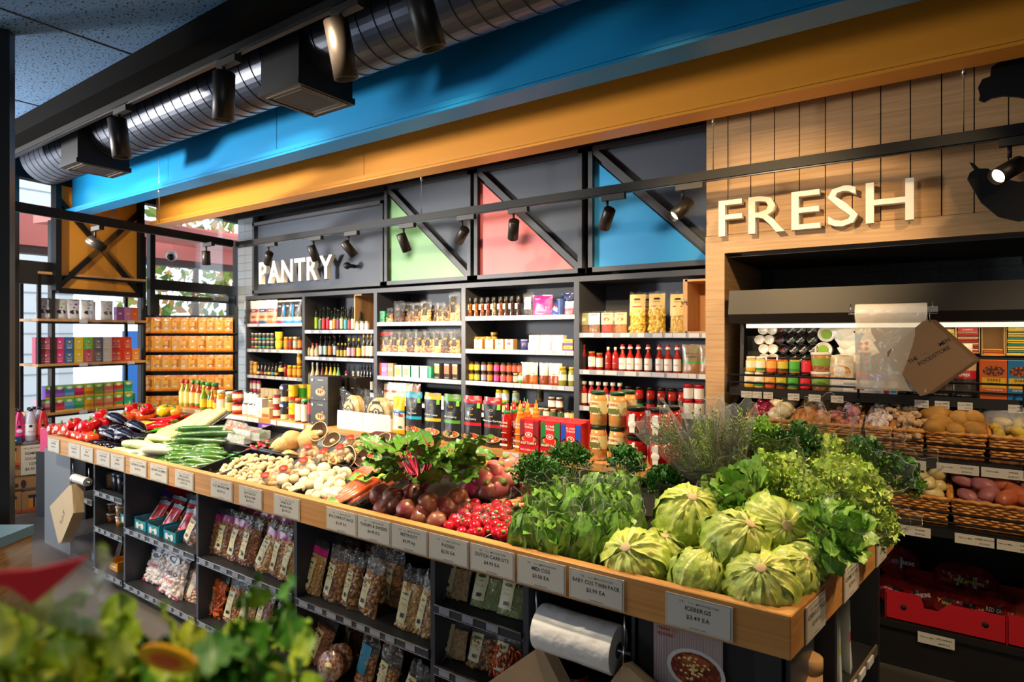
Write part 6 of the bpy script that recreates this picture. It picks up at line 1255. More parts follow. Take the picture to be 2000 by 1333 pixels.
# beetroot bunch
BT = [root('beetroot', 'beetroot', .036, (1.05, .95, .95), '#74262c', '#94603a', .4, k, tail='#7a4a3a', s=10, coat=.35, amp=.12) for k in range(4)]
pile(BT, [(767, 973, .06), (745, 970, .05), (808, 967, .06), (794, 1001, .03), (838, 986, .05), (753, 997, .01), (893, 975, .04), (855, 1006, .01), (819, 1015, 0), (853, 1021, 0), (871, 997, .02), (880, 983, .02), (776, 985, .04), (828, 1003, .02), (905, 990, .01)], 'earthy purple beetroot piled below the red-stemmed leaves', 'beetroots', r=.040, tiltj=.9, sc=(1.15, 1.42))
bl_ = MB(); bs_ = MB(); rr = random.Random(12); c0 = bedhit(822, 955, .11)
for i in range(58):
    az = rr.uniform(-math.pi, math.pi); L_ = .13+.12*rr.random(); dx = Vector((math.cos(az)*.88-.12, math.sin(az)*.60+.22, 0)); p1 = c0+Vector((dx.x*.07, dx.y*.07, .03+.04*rr.random())); p2 = c0+Vector((dx.x*L_, dx.y*L_, .04+.15*rr.random()))
    bs_.tube([c0+Vector((rr.uniform(-.05, .05), -.03, 0)), p1, p2], [.0045, .0038, .002], mat('#9a1238', .3, coat=.4), 6)
    d = p2-p1; a2 = math.atan2(d.y, d.x)-math.pi/2
    leaf(bl_, leafM(p2-d*.15, a2+rr.uniform(-.3, .3), rr.uniform(-.2, .7), rr.uniform(-.7, .7)), .11+.05*rr.random(), .085, LG[4], ruf=.010, curl=rr.uniform(-.3, .35), nu=8, nv=10, seed=i, tipw=.6)
t_ = thing('beetroot_leaves', 'big bunch of green beet leaves with crimson stems', 'beetroot', c0)
for n_, b_ in (('stems', bs_), ('leaves', bl_)):
    b_.v = [(v[0]-c0.x, v[1]-c0.y, v[2]-c0.z) for v in b_.v]; obj(n_, b_, t_)
# turnips, swede, radishes
TU = [root('turnip', 'turnip', .042, (1, 1, .95), '#b8305c', '#e8b078', .35, k, top='#7a8a3a', tail='#d8b890', s=4, coat=.3) for k in range(3)]
pile(TU, [(967, 921, .06), (943, 941, .04), (993, 909, .07), (999, 939, .03), (973, 955, .01), (924, 961, .0), (957, 964, .0), (1014, 924, .04), (985, 925, .04), (945, 955, .01)], 'purple topped turnip heaped in the black tray', 'turnips', r=.045, tiltj=.9, rot=(.4, .2, 0), jit=3, sc=(1.15, 1.3))
pile([root('swede', 'swede', .045, (1, 1, .9), '#d8a83a', '#e8c05a', .5, 5)], [(940, 902, .08)], 'round yellow swede behind the turnips', None, r=.04)
RDb = root('radish', 'radish', .0165, (1, 1, 1), '#b00a20', '#c81a30', .15, 1, top='#6a8a3a', tail='#f0c8c8', coat=.6, s=6)
pile([RDb], fillpts([(872, 1030), (890, 1000), (920, 985), (995, 990), (1003, 1020), (1000, 1048), (950, 1045), (905, 1045)], 46, lambda x, y: .01+.0006*max(0, 1045-y), 14.5, 2), 'shiny red radish in the bags beside the beetroot', 'radishes', r=.019, tiltj=1.5, sc=(1.15, 1.6))
for i, (px, py) in enumerate(((918, 1010), (972, 1012))):
    g = MB(); g.ball((0, 0, .05), (.085, .07, .055), SLV, 26, 16, fn=lambda q: 1+.06*nz(q, 4, px)); h = bedhit(px, py, .05); o = tag(obj('radish_bag_film', g, loc=h-Vector((0, 0, .05))), ['clear crinkled bag around the left radishes', 'clear crinkled bag around the right radishes'][i], 'bag')
CR = carrot()
pile([CR], [(975, 988, .03), (985, 983, .03), (995, 980, .03), (1003, 985, .02), (990, 990, .02), (1010, 975, .02)], 'slim dutch carrot between radishes and cos lettuce', 'dutch carrots', r=.013, rot=(0, 0, .5), jit=.15)
def on(px, py, Y, dz=0): p = atY(px, py, Y); return p+Vector((0, 0, dz))
# carrot tops: feathery bunches
FE = bush(0, 1, H=.22, r=.10, n=420, bag=False, nm='carrot_top_bunch', cat='carrots', ls=.022, mi=3, lob=.5, ruf=.004)
for px, py, Y, rot, lab in ((1050, 925, 2.12, (.2, .1, 0), 'feathery green carrot tops left of the cos bags'), (1105, 905, 2.25, (.1, .1, 2), 'feathery green carrot tops before the curry paste boxes'), (1065, 945, 2.05, (.5, -.2, 4), 'feathery carrot tops low, next to the turnips')):
    FE.put(on(px, py, Y, -.13), lab, rot=rot)
FE2 = bush(0, 2, H=.2, r=.07, n=200, bag=False, nm='parsley_bunch', cat='herbs', ls=.03, mi=3, lob=.4)
FE2.put(on(1215, 912, 2.3, -.11), 'dark green herb bunch below the round pepper jars', rot=(.2, 0, 1)); FE2.put(on(1290, 960, 2.2, -.11), 'dark leafy bunch beside the black herb tray', rot=(.2, 0, 3))
# cos lettuces in sleeves, leaning towards the rim
CO = [cos(0), cos(1), cos(2)]
for i, (px, py, Y, rot, lab) in enumerate([(1035, 1075, 1.76, (-.1, .06, .0), 'sleeved cos lettuce at the left end of the row by the rim'), (1085, 1090, 1.76, (-.15, -.05, 1), 'sleeved cos lettuce second along the rim'), (1140, 1100, 1.77, (-.2, .12, 2), 'sleeved baby cos pack third along the rim'), (1190, 1085, 1.82, (-.25, .1, .5), 'sleeved baby cos pack beside the front iceberg'),
        (1065, 1030, 1.93, (-.2, 0, .4), 'sleeved cos lettuce in the second row, left'), (1120, 1035, 1.95, (-.2, .1, 1.4), 'sleeved cos lettuce in the second row, centre'), (1175, 1030, 1.97, (-.3, .1, 2.4), 'sleeved cos lettuce in the second row, right'), (1235, 1045, 1.98, (-.3, .25, 3), 'cos lettuce next to the largest iceberg'),
        (1090, 1000, 2.12, (-.15, 0, .8), 'sleeved cos lettuce in the back row, left'), (1160, 1000, 2.15, (-.2, .1, 1.8), 'sleeved cos lettuce in the back row, centre'), (1225, 1000, 2.18, (-.2, .2, 2.8), 'sleeved cos lettuce in the back row, right')]):
    CO[i % 3].put(on(px, py, Y, -.085), lab, rot=(rot[0]+.28, rot[1], rot[2]), scale=.95)
# icebergs
IB = [iceberg(0), iceberg(3), iceberg(5)]
def ice(px, py, Y, r, e, lab, k): IB[k].put(on(px, py, Y), lab, rot=e, scale=r/.104)
ice(1345, 1012, 2.00, .112, (-2.55, .15, .3), 'largest iceberg lettuce on top of the heap', 0); ice(1437, 1062, 1.87, .102, (-2.5, -.15, 1.2), 'iceberg lettuce in the middle of the heap', 1); ice(1512, 1032, 2.03, .112, (-2.0, .5, .35), 'iceberg lettuce showing its cut stem towards the right', 2)
ice(1243, 1100, 1.775, .110, (-2.35, -.25, .2), 'iceberg lettuce at the left of the front row', 1); ice(1365, 1128, 1.76, .084, (-2.7, .3, 2), 'iceberg lettuce in the centre of the front row', 0); ice(1488, 1146, 1.77, .100, (-2.45, .05, .1), 'iceberg lettuce at the corner of the rim', 2)
ice(1545, 1120, 1.86, .075, (-2.5, .35, 1), 'small iceberg lettuce behind the corner one', 0); ice(1570, 1100, 1.96, .075, (2.2, .6, 2), 'small iceberg lettuce against the end rim', 1); ice(1300, 1085, 1.90, .085, (2.8, .2, 4), 'iceberg lettuce half hidden under the largest one', 2); ice(1420, 1110, 1.84, .07, (2.6, .1, 5), 'iceberg lettuce wedged between the front ones', 1)
# bagged loose lettuces on the right
FR1 = bush(1, 1, H=.24, r=.095, n=260, nm='frilly_lettuce', ls=.035, mi=5, ruf=.008, lob=.25); BU = bush(1, 4, H=.22, r=.10, n=90, nm='butter_lettuce', ls=.075, mi=2, ruf=.005); FR2 = bush(1, 7, H=.26, r=.11, n=330, nm='frilly_lettuce', ls=.032, mi=5, ruf=.008, lob=.3)
def putb(P, px, py, Y, rot, lab, s=1, h=.12): e = Euler(rot).to_matrix(); P.put(on(px, py, Y)-e @ Vector((0, 0, h*s)), lab, rot=rot, scale=s)
putb(FR1, 1525, 955, 2.20, (.5, -.2, 0), 'bagged frilly lettuce behind the iceberg with the cut stem'); putb(BU, 1460, 975, 2.10, (.6, -.5, 0), 'bagged butter lettuce beside the black herb tray', .9); putb(FR2, 1640, 965, 2.22, (.6, .4, .4), 'large bagged frilly lettuce spilling towards the end rim', 1.05, .14)
putb(BU, 1620, 1052, 1.98, (.5, .5, .6), 'bagged butter lettuce resting on the end rim', .85); putb(FR1, 1690, 1030, 2.28, (.4, .7, .5), 'small frilly lettuce hanging over the end rim', .8); putb(FR1, 1580, 990, 2.1, (.4, .2, 1), 'frilly lettuce bag between the two larger ones', .8); putb(BU, 1410, 1000, 2.15, (.4, -.3, 2), 'butter lettuce behind the largest iceberg', .8)
PA = bush(2, 3, H=.24, r=.07, n=300, nm='parsley_bunch', cat='herbs', ls=.028, mi=2, lob=.5, bag=False); CI = bush(2, 5, H=.26, r=.075, n=160, nm='coriander_bunch', cat='herbs', ls=.034, mi=3, lob=.4, bagr=1.15); DI = bush(2, 9, H=.24, r=.06, n=150, nm='herb_bunch', cat='herbs', ls=.03, mi=5, lob=.2, bagh=1.5, bagr=1.5)
putb(PA, 1488, 875, 2.50, (.1, 0, 0), 'curly parsley bunch right of the black herb tray'); putb(CI, 1560, 895, 2.48, (.1, .1, 0), 'bagged coriander bunch in the back row'); putb(DI, 1610, 912, 2.48, (.1, .12, 0), 'herb bunch in a wide open clear sleeve'); putb(CI, 1672, 925, 2.50, (.2, .3, 1), 'bagged coriander bunch right of the open sleeve'); putb(CI, 1725, 945, 2.58, (.3, .7, .4), 'bagged flat parsley leaning over the far table corner', .95); putb(PA, 1770, 955, 2.60, (.4, 1.0, .5), 'dark parsley sprig sticking out at the far corner', .5)
# herb tray with rosemary
ht = thing('herb_tray', 'deep black tray of rosemary and thyme sleeves with wire divider', 'tray', on(1395, 985, 2.28)); ht.location.z -= .005
b = MB(); m = mat('#101012', .35, coat=.2); W_, D_, H_ = .34, .24, .085
b.box((0, 0, .004), (W_*.9, D_*.9, .008), m)
for sgn in (-1, 1): b.box((sgn*W_/2, 0, H_/2), (.006, D_, H_), m); b.box((0, sgn*D_/2, H_/2), (W_, .006, H_), m); b.box((sgn*(W_/2+.008), 0, H_), (.02, D_+.03, .006), m); b.box((0, sgn*(D_/2+.008), H_), (W_, .02, .006), m)
obj('tray_body', b, ht); b = MB()
for z in (.12, .15): b.tube([(-.05, -.14, z), (.05, -.15, z+.01), (.17, -.12, z+.02), (.18, .1, z+.02)], .0025, BLACK, 6)
b.tube([(.05, -.15, .09), (.07, -.15, .19), (.11, -.14, .13)], .0025, BLACK, 6); obj('wire_divider', b, ht); ht.rotation_euler = (0, 0, .12)
RO, TH = rosemary(1, .32), rosemary(4, .28, 'thyme_bunch')
for P, px, py, Y, rot, lab, s in ((RO, 1395, 945, 2.24, (.1, -.75, 0), 'rosemary sleeve leaning far left over the pepper jars', 1), (RO, 1400, 950, 2.28, (.15, -.45, 1), 'rosemary sleeve leaning left in the black tray', .95), (TH, 1395, 940, 2.30, (.1, -.1, 0), 'thyme sleeve standing in the middle of the black tray', 1.05), (TH, 1430, 935, 2.30, (.1, .1, 2), 'thyme sleeve standing at the right of the black tray', 1), (TH, 1385, 935, 2.34, (0, -.3, 3), 'thyme sleeve at the back of the black tray', 1)):
    P.put(on(px, py+12, Y), lab, rot=rot, scale=s)
b = MB(); b.lathe([(.012, 0), (.03, .05), (.034, .16), (.03, .30), (.012, .38)], mat('#6a2c22', .5, c2='#4a1a14', pat='wave', s=30, st=(1, 1, .1), bump=.3), 14, M=Matrix.Rotation(math.pi/2, 4, 'Y')); p = atY(722, 851, 2.38); tag(obj('banana_blossom', b, loc=p), 'reddish brown banana blossom lying below the white tortilla tray', 'vegetable')
# ================================================================ GOODS UNDER THE TABLE
def low(k, s, y0=.10):
    z = LZ[k][s]
    def f(px, dy, dz): Y = CF+y0+dy; return (xY(px, Y), Y, z+dz)
    return f
it = [(px, tub(.11, .038, c, '#3a4450', c2=c2, name='nut_tub'), 'clear tub of %s with dark lid' % n_) for px, c, c2, n_ in ((204, '#2a1a18', '#4a2a20', 'dark dried fruit'), (219, '#d8b880', '#b88a50', 'macadamias'), (231, '#1c1c24', '#34343c', 'black sweets'), (241, '#1c2028', '#3a3a44', 'blue-black berries'))]
lay('top shelf of narrow left bay', it, low(1, 0))
it = []
for px, n, c in ((201, 3, '#d8a04a'), (221, 2, '#8a4a24'), (238, 3, '#c8985a')):
    for r_ in range(n): it.append((px, tub(.066, .038, c, '#d8d8d4', c2='#b8742a' if n > 2 else '#4a2414', name='snack_tub'), '%s clear snack tub in %s stack' % (['bottom', 'second', 'third'][r_], {201: 'left', 221: 'centre', 238: 'right'}[px]), {'dz': .067*r_}))
lay('middle shelf of narrow left bay', it, low(1, 1))
it = []
def openbox(c, w_=.07, d=.11, h=.05, inner='#c8862a'):
    b = MB(); b.box((0, 0, .002), (w_, d, .004), mat(inner, .6))
    for sgn in (-1, 1): b.box((sgn*w_/2, 0, h*.6), (.003, d, h*1.2), mat(c, .5))
    b.box((0, -d/2, h/2), (w_, .003, h), mat(c, .5)); b.box((0, d/2, h*.8), (w_, .003, h*1.6), mat(inner, .6)); b.box((0, -d/2-.002, h*.5), (w_*.6, .0008, h*.18), mat('#e8e4dc', .6)); return b
for px, c, pc, n_ in ((205, '#2a6a9a', '#3a5aa0', 'blue'), (224, '#9a4aa8', '#d82a4a', 'purple'), (240, '#e89a2a', None, 'yellow')):
    bx = openbox(c); ps = [('carton_body', bx)]
    P = Proto('counter_box', 'box', ps); it.append((px, P, '%s open display box' % n_))
    if pc: it.append((px, pouch(.058, .16, .03, ((.3, '#e8dcc8'), (1, '#e8ecf0')), (('f', 0, .3, .3, .16, pc, '#d8c8a0'), ('t', 'KEEP IT', 0, .8, .05, pc)), px, name='snack_pouch'), 'white pouch in %s display box' % n_, {'dy': .02, 'dz': .006, 'rot': (-.25, 0, 0)}))
lay('bottom shelf of narrow left bay', it, low(1, 2))
# bay 2
teal = openbox('#1c8aa0', .088, .13, .055); 
for i, k in enumerate((-.22, .22)): deco(teal, .088, .055, -.068, [('c', k, .45, .13, .22, '#e8e0d0')])
TB = Proto('teal_box', 'box', [('carton_body', teal)])
it = []
rp = pouch(.082, .155, .05, ((.12, '#d01c24'), (.85, '#d8323a'), (1, '#a8c8d8')), (('r', -.0, .5, .7, .5, '#f0e0dc'), ('t', 'JELLY', 0, .62, .08, '#d01c24'), ('t', 'CANDY', 0, .5, .08, '#d01c24'), ('r', 0, .2, .6, .05, '#f0e0dc')), 3, name='sweets_pouch')
for i, px in enumerate((268, 296, 322, 354)):
    it.append((px, TB, 'teal display box with round prints')); it.append((px+2, rp, 'red and white sweets pouch in teal box', {'dy': .01, 'dz': .008, 'rot': (-.55, 0, R.uniform(-.2, .2))})); it.append((px+4, rp, 'red and white sweets pouch behind the first', {'dy': .07, 'dz': .03, 'rot': (-.6, .1, .2)}))
it.append((372, clearbag(.10, .20, .06, 'stick', '#3a2412', '#c8702a', .012, label='#d8c8a0', seed=21, name='sweets_bag', n=70), 'silver foil topped bag of chocolate sticks', {'dy': -.03, 'rot': (-.2, .25, 0)}))
it.append((325, pouch(.16, .24, .06, ((.15, '#3a3a7a'), (.8, '#c02a34'), (1, '#3a3a7a')), (('t', 'FRUIT', 0, .5, .12, '#e8d8c8'),), 9, name='sweets_pouch'), 'navy and red pouch lying on top of the pile', {'dy': .12, 'dz': .14, 'rot': (-1.2, .3, .4)}))
for px, c, n_ in ((285, '#5a5a8a', 'violet'), (310, '#5a9aa8', 'teal'), (345, '#b82a3a', 'crimson'), (360, '#c8b060', 'mustard')): it.append((px, pouch(.09, .17, .05, ((.8, c), (1, '#8a9aa8')), (), px, name='sweets_pouch'), '%s pouch at the back' % n_, {'dy': .16, 'dz': .0, 'rot': (-.4, 0, .2)}))
lay('upper shelf of second bay', it, low(2, 0))
mm = lambda t1, t2, c, k: clearbag(.165, .27, .09, 'round', '#f0d8c8' if k else '#f4e4dc', '#f4ece4', .019, label=None, header='#1c2a6a', fill=.8, seed=k, name='marshmallow_bag', n=110, logo=False, contents='marshmallows')
@lru_cache(None)
def marsh(k):
    p = mm(0, 0, 0, k); b = MB(); F = pouchfn(.165, .27, .09, 1, k)
    deco(b, .165, .27, 0, [('c', 0, .72, .24, .14, '#f0ece8'), ('c', 0, .72, .19, .11, '#1c2456'), ('c', 0, .74, .10, .06, '#f0ece8'), ('t', 'Pink' if not k else 'JUMBO', 0, .44, .12, '#e0207a' if not k else '#1c2456'), ('t', 'White' if not k else 'WHITE', 0, .30, .09, '#f4f0f0' if not k else '#b81a4a'), ('r', 0, .05, .9, .06, '#c81a5a')])
    for i, v in enumerate(b.v): q = F(min(max(v[0]/.165+.5, .02), .98), min(max(v[2]/.27, 0), 1)); b.v[i] = (v[0], q[1]+v[1]-.010, v[2])
    ps = [(n, m, s) for n, m, s in p.parts]; return Proto('marshmallow_bag', 'bag', ps+[('printed_front', b)])
choc = clearbag(.12, .19, .07, 'slab', '#3a2014', '#5a3420', .018, label='#d8c48a', fill=.7, seed=31, name='chocolate_bag', n=60, lz=.5)
mixb = lambda k, a, b_, nm_: clearbag(.09, .22, .06, 'round', a, b_, .013, label='#3a8ab0' if k == 1 else '#d8c8b0', fill=.75, seed=40+k, name='trail_mix_bag', n=90, logo=False, lx=-.2, lw=.45)
lay('bottom shelf of second bay', [(266, choc, 'clear bag of chocolate pieces in front', {'rot': (-.2, 0, .2)}), (278, choc, 'clear bag of chocolate pieces behind', {'dy': .13, 'dz': 0}), (302, marsh(0), 'pink and white marshmallow bag', {'rot': (-.25, 0, .1), 'sc': .85}), (334, marsh(1), 'large jumbo marshmallow bag', {'rot': (-.2, .05, 0), 'dy': -.03, 'sc': 1.05}), (362, mixb(1, '#a8763a', '#6a4420', ''), 'trail mix bag with teal card', {'rot': (-.2, .2, 0)}), (377, mixb(2, '#d87a4a', '#e8c8a0', ''), 'mixed lolly bag by the divider', {'rot': (-.2, .15, 0)})], low(2, 1))
# nut bags
NB = {}
def nb(kind, k=0, hd='#a8287a', w_=.088, h=.23):
    a, c1, c2, g = {'almond': ('almond', '#a8662e', '#8a4c1e', .0125), 'cashew': ('almond', '#d8a860', '#c89448', .013), 'mix': ('round', '#b8803c', '#7a4a20', .013), 'peanut': ('round', '#c88a44', '#a8662a', .011), 'apricot': ('slab', '#d8641c', '#b84a10', .020), 'pecan': ('almond', '#7a3c1a', '#5a2810', .016), 'seed': ('flake', '#8a9a4a', '#a8a860', .008), 'oats': ('flake', '#d8b074', '#b88a50', .010), 'pretzel': ('stick', '#9a4c18', '#7a3810', .012), 'pale': ('almond', '#e0b878', '#d0a05c', .012)}[kind]
    return clearbag(w_, h, .06, a, c1, c2, g, header=hd, seed=k, n=110, name='nut_bag', fill=.78 if h > .2 else .6)
it = [(408, nb('almond', 1), 'magenta banded bag of almonds', {}), (433, nb('almond', 2), 'magenta banded bag of almonds', {}), (458, nb('almond', 3), 'magenta banded bag of almonds', {}), (481, nb('almond', 4, None), 'bag of almonds with plain top', {}), (510, nb('cashew', 5), 'magenta banded bag of cashews', {'rot': (-.25, .25, 0)}), (540, nb('peanut', 6), 'bag of peanuts with tan card', {}), (563, nb('cashew', 7, None), 'bag of cashews beside the divider', {})]
it += [(px, nb('almond', 2), 'magenta topped almond bag in the back row', {'dy': .13, 'dz': 0, 'sc': 1.12}) for px in (430, 455, 480, 505, 530, 552)]
for q in it:
    if len(q) > 3 and 'rot' not in q[3]: q[3]['rot'] = (-.16, .10, R.uniform(-.1, .25))
lay('upper shelf of third bay', it, low(3, 0, .08))
it = [(420, nb('apricot', 11, None, .10), 'bag of dried apricots'), (452, nb('peanut', 12, None), 'bag of peanuts with tall cream card'), (478, nb('pale', 13, None), 'bag of banana chips'), (508, nb('pretzel', 14, None), 'bag of small pretzels'), (548, nb('pecan', 15, None, .11, .20), 'bag of pecans'), (573, nb('almond', 16, None), 'bag of almonds by the divider')]
it = [(a, b_, c, {'rot': (-.16, .12, R.uniform(-.1, .2))}) for a, b_, c in it]+[(px, nb('pecan', 15, None), 'shadowed nut bag in the back row', {'dy': .14}) for px in (450, 500, 540)]
lay('bottom shelf of third bay', it, low(3, 1, .08))
it = [(610, nb('cashew', 21, '#c82a8a'), 'magenta banded bag of mixed nuts'), (648, nb('mix', 22, None, .095), 'bag of roasted mixed nuts'), (682, nb('mix', 23, None, .08), 'bag of nuts with shiny card'), (717, nb('mix', 24, None, .10), 'wide bag of mixed nuts'), (793, nb('pale', 25, None, .095), 'bag of slivered almonds leaning forward'), (826, nb('pale', 26, None, .08), 'bag of pale almonds by the divider')]
it = [(a, b_, c, {'rot': (-.14, .12, R.uniform(-.15, .15)), 'dy': -.01}) for a, b_, c in it]+[(px, nb('peanut', 27, None), 'nut bag standing in the second row', {'dy': .11, 'rot': (-.1, 0, 0)}) for px in (665, 735, 768)]+[(px, nb('pecan', 28, None), 'shadowed nut bag in the third row', {'dy': .22, 'dz': 0}) for px in (650, 690, 730, 770)]
lay('upper shelf of fourth bay', it, low(4, 0, .08))
rt = MB(); rt.lathe([(.058, 0), (.064, .045)], mat('#7a3414', .35, c2='#c88a50', pat='vor', s=60, coat=.7), 28, M=Matrix.Rotation(0, 4, 'X')); rl = MB(); rl.lathe([(.067, .044), (.067, .052), (.060, .054)], FILM, 28); rb = MB(); rb.lathe([(.022, .0555), (.0225, .056)], mat('#e0cc90', .5), 20); rb.text('NUTS', .010, INK, Matrix.Translation((0, -.006, .0565)))
RT = Proto('nut_tub', 'tub', [('tub_body', rt), ('clear_lid', rl), ('round_label', rb)])
it = [(618, nb('almond', 31, None, .10, .22), 'bag of almonds in the left corner', {'rot': (-.2, .2, 0)}), (708, clearbag(.09, .2, .06, 'round', '#b8763a', '#8a5224', .012, label='#2a8ab0', seed=33, name='nut_bag', n=90, logo=False, lw=.5, lx=-.1, lz=.6), 'bag of nuts with teal card', {'rot': (-.15, .15, 0)}), (752, nb('mix', 34, None, .10, .2), 'bag of mixed nuts with cream card', {'rot': (-.15, .1, 0)}), (795, nb('pale', 35, None, .09, .18), 'small bag with tan card', {'rot': (-.2, .3, 0)}), (800, pouch(.10, .12, .04, ((.5, '#d8d4cc'), (1, '#2a8ab0')), (('t', 'JC', 0, .55, .25, '#b82a3a'),), 3, name='snack_pouch'), 'small teal and white pouch', {'dy': -.05, 'rot': (-.5, 0, 0)}), (690, nb('pecan', 36, None), 'shadowed bag in the back row', {'dy': .16}), (770, nb('pecan', 37, None), 'shadowed bag in the back row', {'dy': .16})]
lay('bottom shelf of fourth bay', it, low(4, 1, .08))
X_ = low(4, 1, .06)(658, 0, 0); RT.put((X_[0], X_[1], X_[2]+.062), 'round clear tub of glazed nuts standing on its edge, bottom shelf', rot=(math.pi/2-.2, 0, .15)); X_ = low(4, 1, .12)(675, 0, 0); RT.put((X_[0], X_[1], X_[2]+.064), 'second round tub behind the glazed nuts tub', rot=(math.pi/2-.2, 0, .15))
it = [(884, nb('oats', 41, None, .12, .18), 'bag of rolled cereal behind a wire plate stand'), (947, nb('seed', 42, None, .12, .18), 'bag of green pepitas with tan card'), (1000, nb('seed', 43, None, .12, .17), 'bag of green seeds by the divider')]
it = [(a, b_, c, {'rot': (-.35, .0, .1)}) for a, b_, c in it]; lay('top shelf of narrow fifth bay', it, low(5, 0, .08))
it = [(882, nb('oats', 44, None, .11, .17), 'bag of muesli behind a wire plate stand'), (938, nb('mix', 45, None, .11, .17), 'bag of mixed crackers'), (988, nb('apricot', 46, None, .11, .17), 'bag of dried orange slices')]
it = [(a, b_, c, {'rot': (-.3, .0, .1)}) for a, b_, c in it]; lay('middle shelf of narrow fifth bay', it, low(5, 1, .08))
for s, n_ in ((0, 'upper'), (1, 'lower')):
    p = low(5, s, .015)(880, 0, 0); b = MB(); b.tube([(-.045, -.01, .0), (-.005, -.015, .06), (0, -.015, .062), (.04, -.01, .0)], .0018, BLACK, 6); tag(obj('wire_stand', b, loc=p), '%s black wire plate stand in the narrow fifth bay' % n_, 'stand')
# rolls of produce bags and paper bags
def bagroll(c, L, r, label, hang=0, rz=0, bracket=1):
    t_ = thing('bag_roll', label, 'bag roll', c, rz); m = mat('#e9e4de', .3, name='roll_film', coat=.3, bump=.7, s=22, bd=.01)
    b = MB(); b.lathe([(r*.98, -L/2), (r, -L/2+.01), (r*.97, 0), (r, L/2-.01), (r*.98, L/2)], m, 26, M=Matrix.Rotation(math.pi/2, 4, 'Y'), cap=False); b.lathe([(r*.32, -L/2), (r*.98, -L/2)], m, 26, M=Matrix.Rotation(math.pi/2, 4, 'Y'), cap=False); b.lathe([(r*.98, L/2), (r*.32, L/2)], mat('#b9b2a8', .5), 26, M=Matrix.Rotation(math.pi/2, 4, 'Y'), cap=False)
    obj('plastic_roll', b, t_); b = MB(); b.lathe([(r*.32, -L/2), (r*.32, L/2)], mat('#3a2f26', .7), 16, M=Matrix.Rotation(math.pi/2, 4, 'Y')); obj('cardboard_core', b, t_)
    if hang:
        b = MB(); b.sheet(lambda u, v: ((u-.5)*L*(.97-.0*v), -r-.002-.012*math.sin(u*9+v*4)*v, -hang*v), 26, 14, film('bag_film', tint='#e8dccc', op=.35, gloss=.25, rough=.25, s=14)); b.sheet(lambda u, v: ((u-.5)*L*.95, -r+.010+.012*math.sin(u*7-v*4)*v, -hang*v*.98), 20, 8, MATS['bag_film']); obj('hanging_bag', b, t_)
    if bracket:
        b = MB(); b.cyl((-L/2-.03, 0, 0), (L/2+.04, 0, 0), .006, STEEL)
        for sgn in (-1, 1): b.tube([(sgn*(L/2+.02), 0, 0), (sgn*(L/2+.02), .0, r*bracket)], .003, STEEL, 6)
        obj('wire_holder', b, t_)
    return t_
def paperbags(pts, Y, n, label, txt=None, trot=0, tc=None, ts=.03, th=.0025, col='#a88a66'):
    o = atY(pts[0][0], pts[0][1], Y); P = [atY(x, y, Y)-o for x, y in pts]; t_ = thing('paper_bags', label, 'paper bags', o)
    for k in range(n):
        b = MB(); m = mat(col, .75, bump=.25, s=12, bd=.01); q = k*th*1.4; b.prism([(p.x+q*.6, p.z+.001*(k % 2)) for p in P], q, q+th, m); ob = obj('paper_bag', b, t_)
        if k == 0 and txt:
            l = MB(); c = atY(tc[0], tc[1], Y)-o
            for i, s_ in enumerate(txt):
                M = Matrix.Translation((c.x, -.0015, c.z)) @ Matrix.Rotation(-trot, 4, 'Y') @ Matrix.Translation((0, 0, -i*ts*1.15)) @ Matrix.Rotation(math.pi/2, 4, 'X')
                if i == 0: l.text('THE', ts, INK, M @ Matrix.Translation((-ts*3.1, 0, 0)), bold=0); l.text('fruit', ts*.9, mat('#6a7a4a', .6), M @ Matrix.Translation((-ts*.5, 0, 0)), bold=0); l.text('MEN', ts, INK, M @ Matrix.Translation((ts*2.7, 0, 0)), bold=0)
                else: l.text(s_, ts, INK, M, bold=0)
            obj('lettering', l, ob)
    b = MB(); b.cyl((P[0].x, -.004, P[0].z-.01), (P[0].x, 0, P[0].z+.05), .0015, STEEL, 6); obj('hook', b, t_); return t_
p = atY(158, 938, CF-.02); bagroll(p, .21, .028, 'small roll of produce bags at the left end of the table', bracket=3.4)
paperbags([(140, 946), (134, 950), (97, 990), (114, 1063), (120, 1060), (143, 1003)], CF-.06, 10, 'kraft paper bags hanging from one corner at the table left end', ['', 'FOODSTORE'], 1.0, (122, 1010), .017, col='#c9b08c', th=.004)
p = atY(1130, 1246, CF-.01); bagroll(p, .275, .073, 'large roll of produce bags under the baby cos sign', bracket=1.5)
paperbags([(1056, 1262), (930, 1350), (985, 1440), (1085, 1400), (1110, 1370)], CF-.06, 10, 'large kraft paper bags hanging left of the macadamia poster')
paperbags([(1218, 1297), (1165, 1370), (1240, 1420), (1290, 1360)], CF-.06, 8, 'small kraft paper bags hanging directly beside the macadamia poster')
for i, (px, py) in enumerate(((1122, 1160+60), (1165, 1300), (1205, 1310), (1120, 1320))):
    b = MB(); b.lathe([(.05, 0), (.05, .09)], mat('#1c1a1a', .4), 18); b.lathe([(.051, .07), (.051, .09)], mat('#8a1418', .4), 18); pp = atY(px, py, CF+.2); tag(obj('dark_tin', b, loc=(pp.x, CF+.2, [.30, .07, .07, .07][i])), ['dark tin with red rim on the ledge behind the bag roll', 'dark tin with red rim left behind the bag roll', 'dark tin with red rim right behind the bag roll', 'dark tin with red rim low behind the paper bags'][i], 'tin')
b = MB(); b.box(((DX[6]+DX[7])/2, CF+.2, .29), (DX[7]-DX[6]-.03, .36, .018), TBK); tp('shelf', b)
b = MB(); b.box(((DX[6]+DX[7])/2, CF+.2, .06), (DX[7]-DX[6]-.03, .36, .018), TBK); tp('shelf', b)
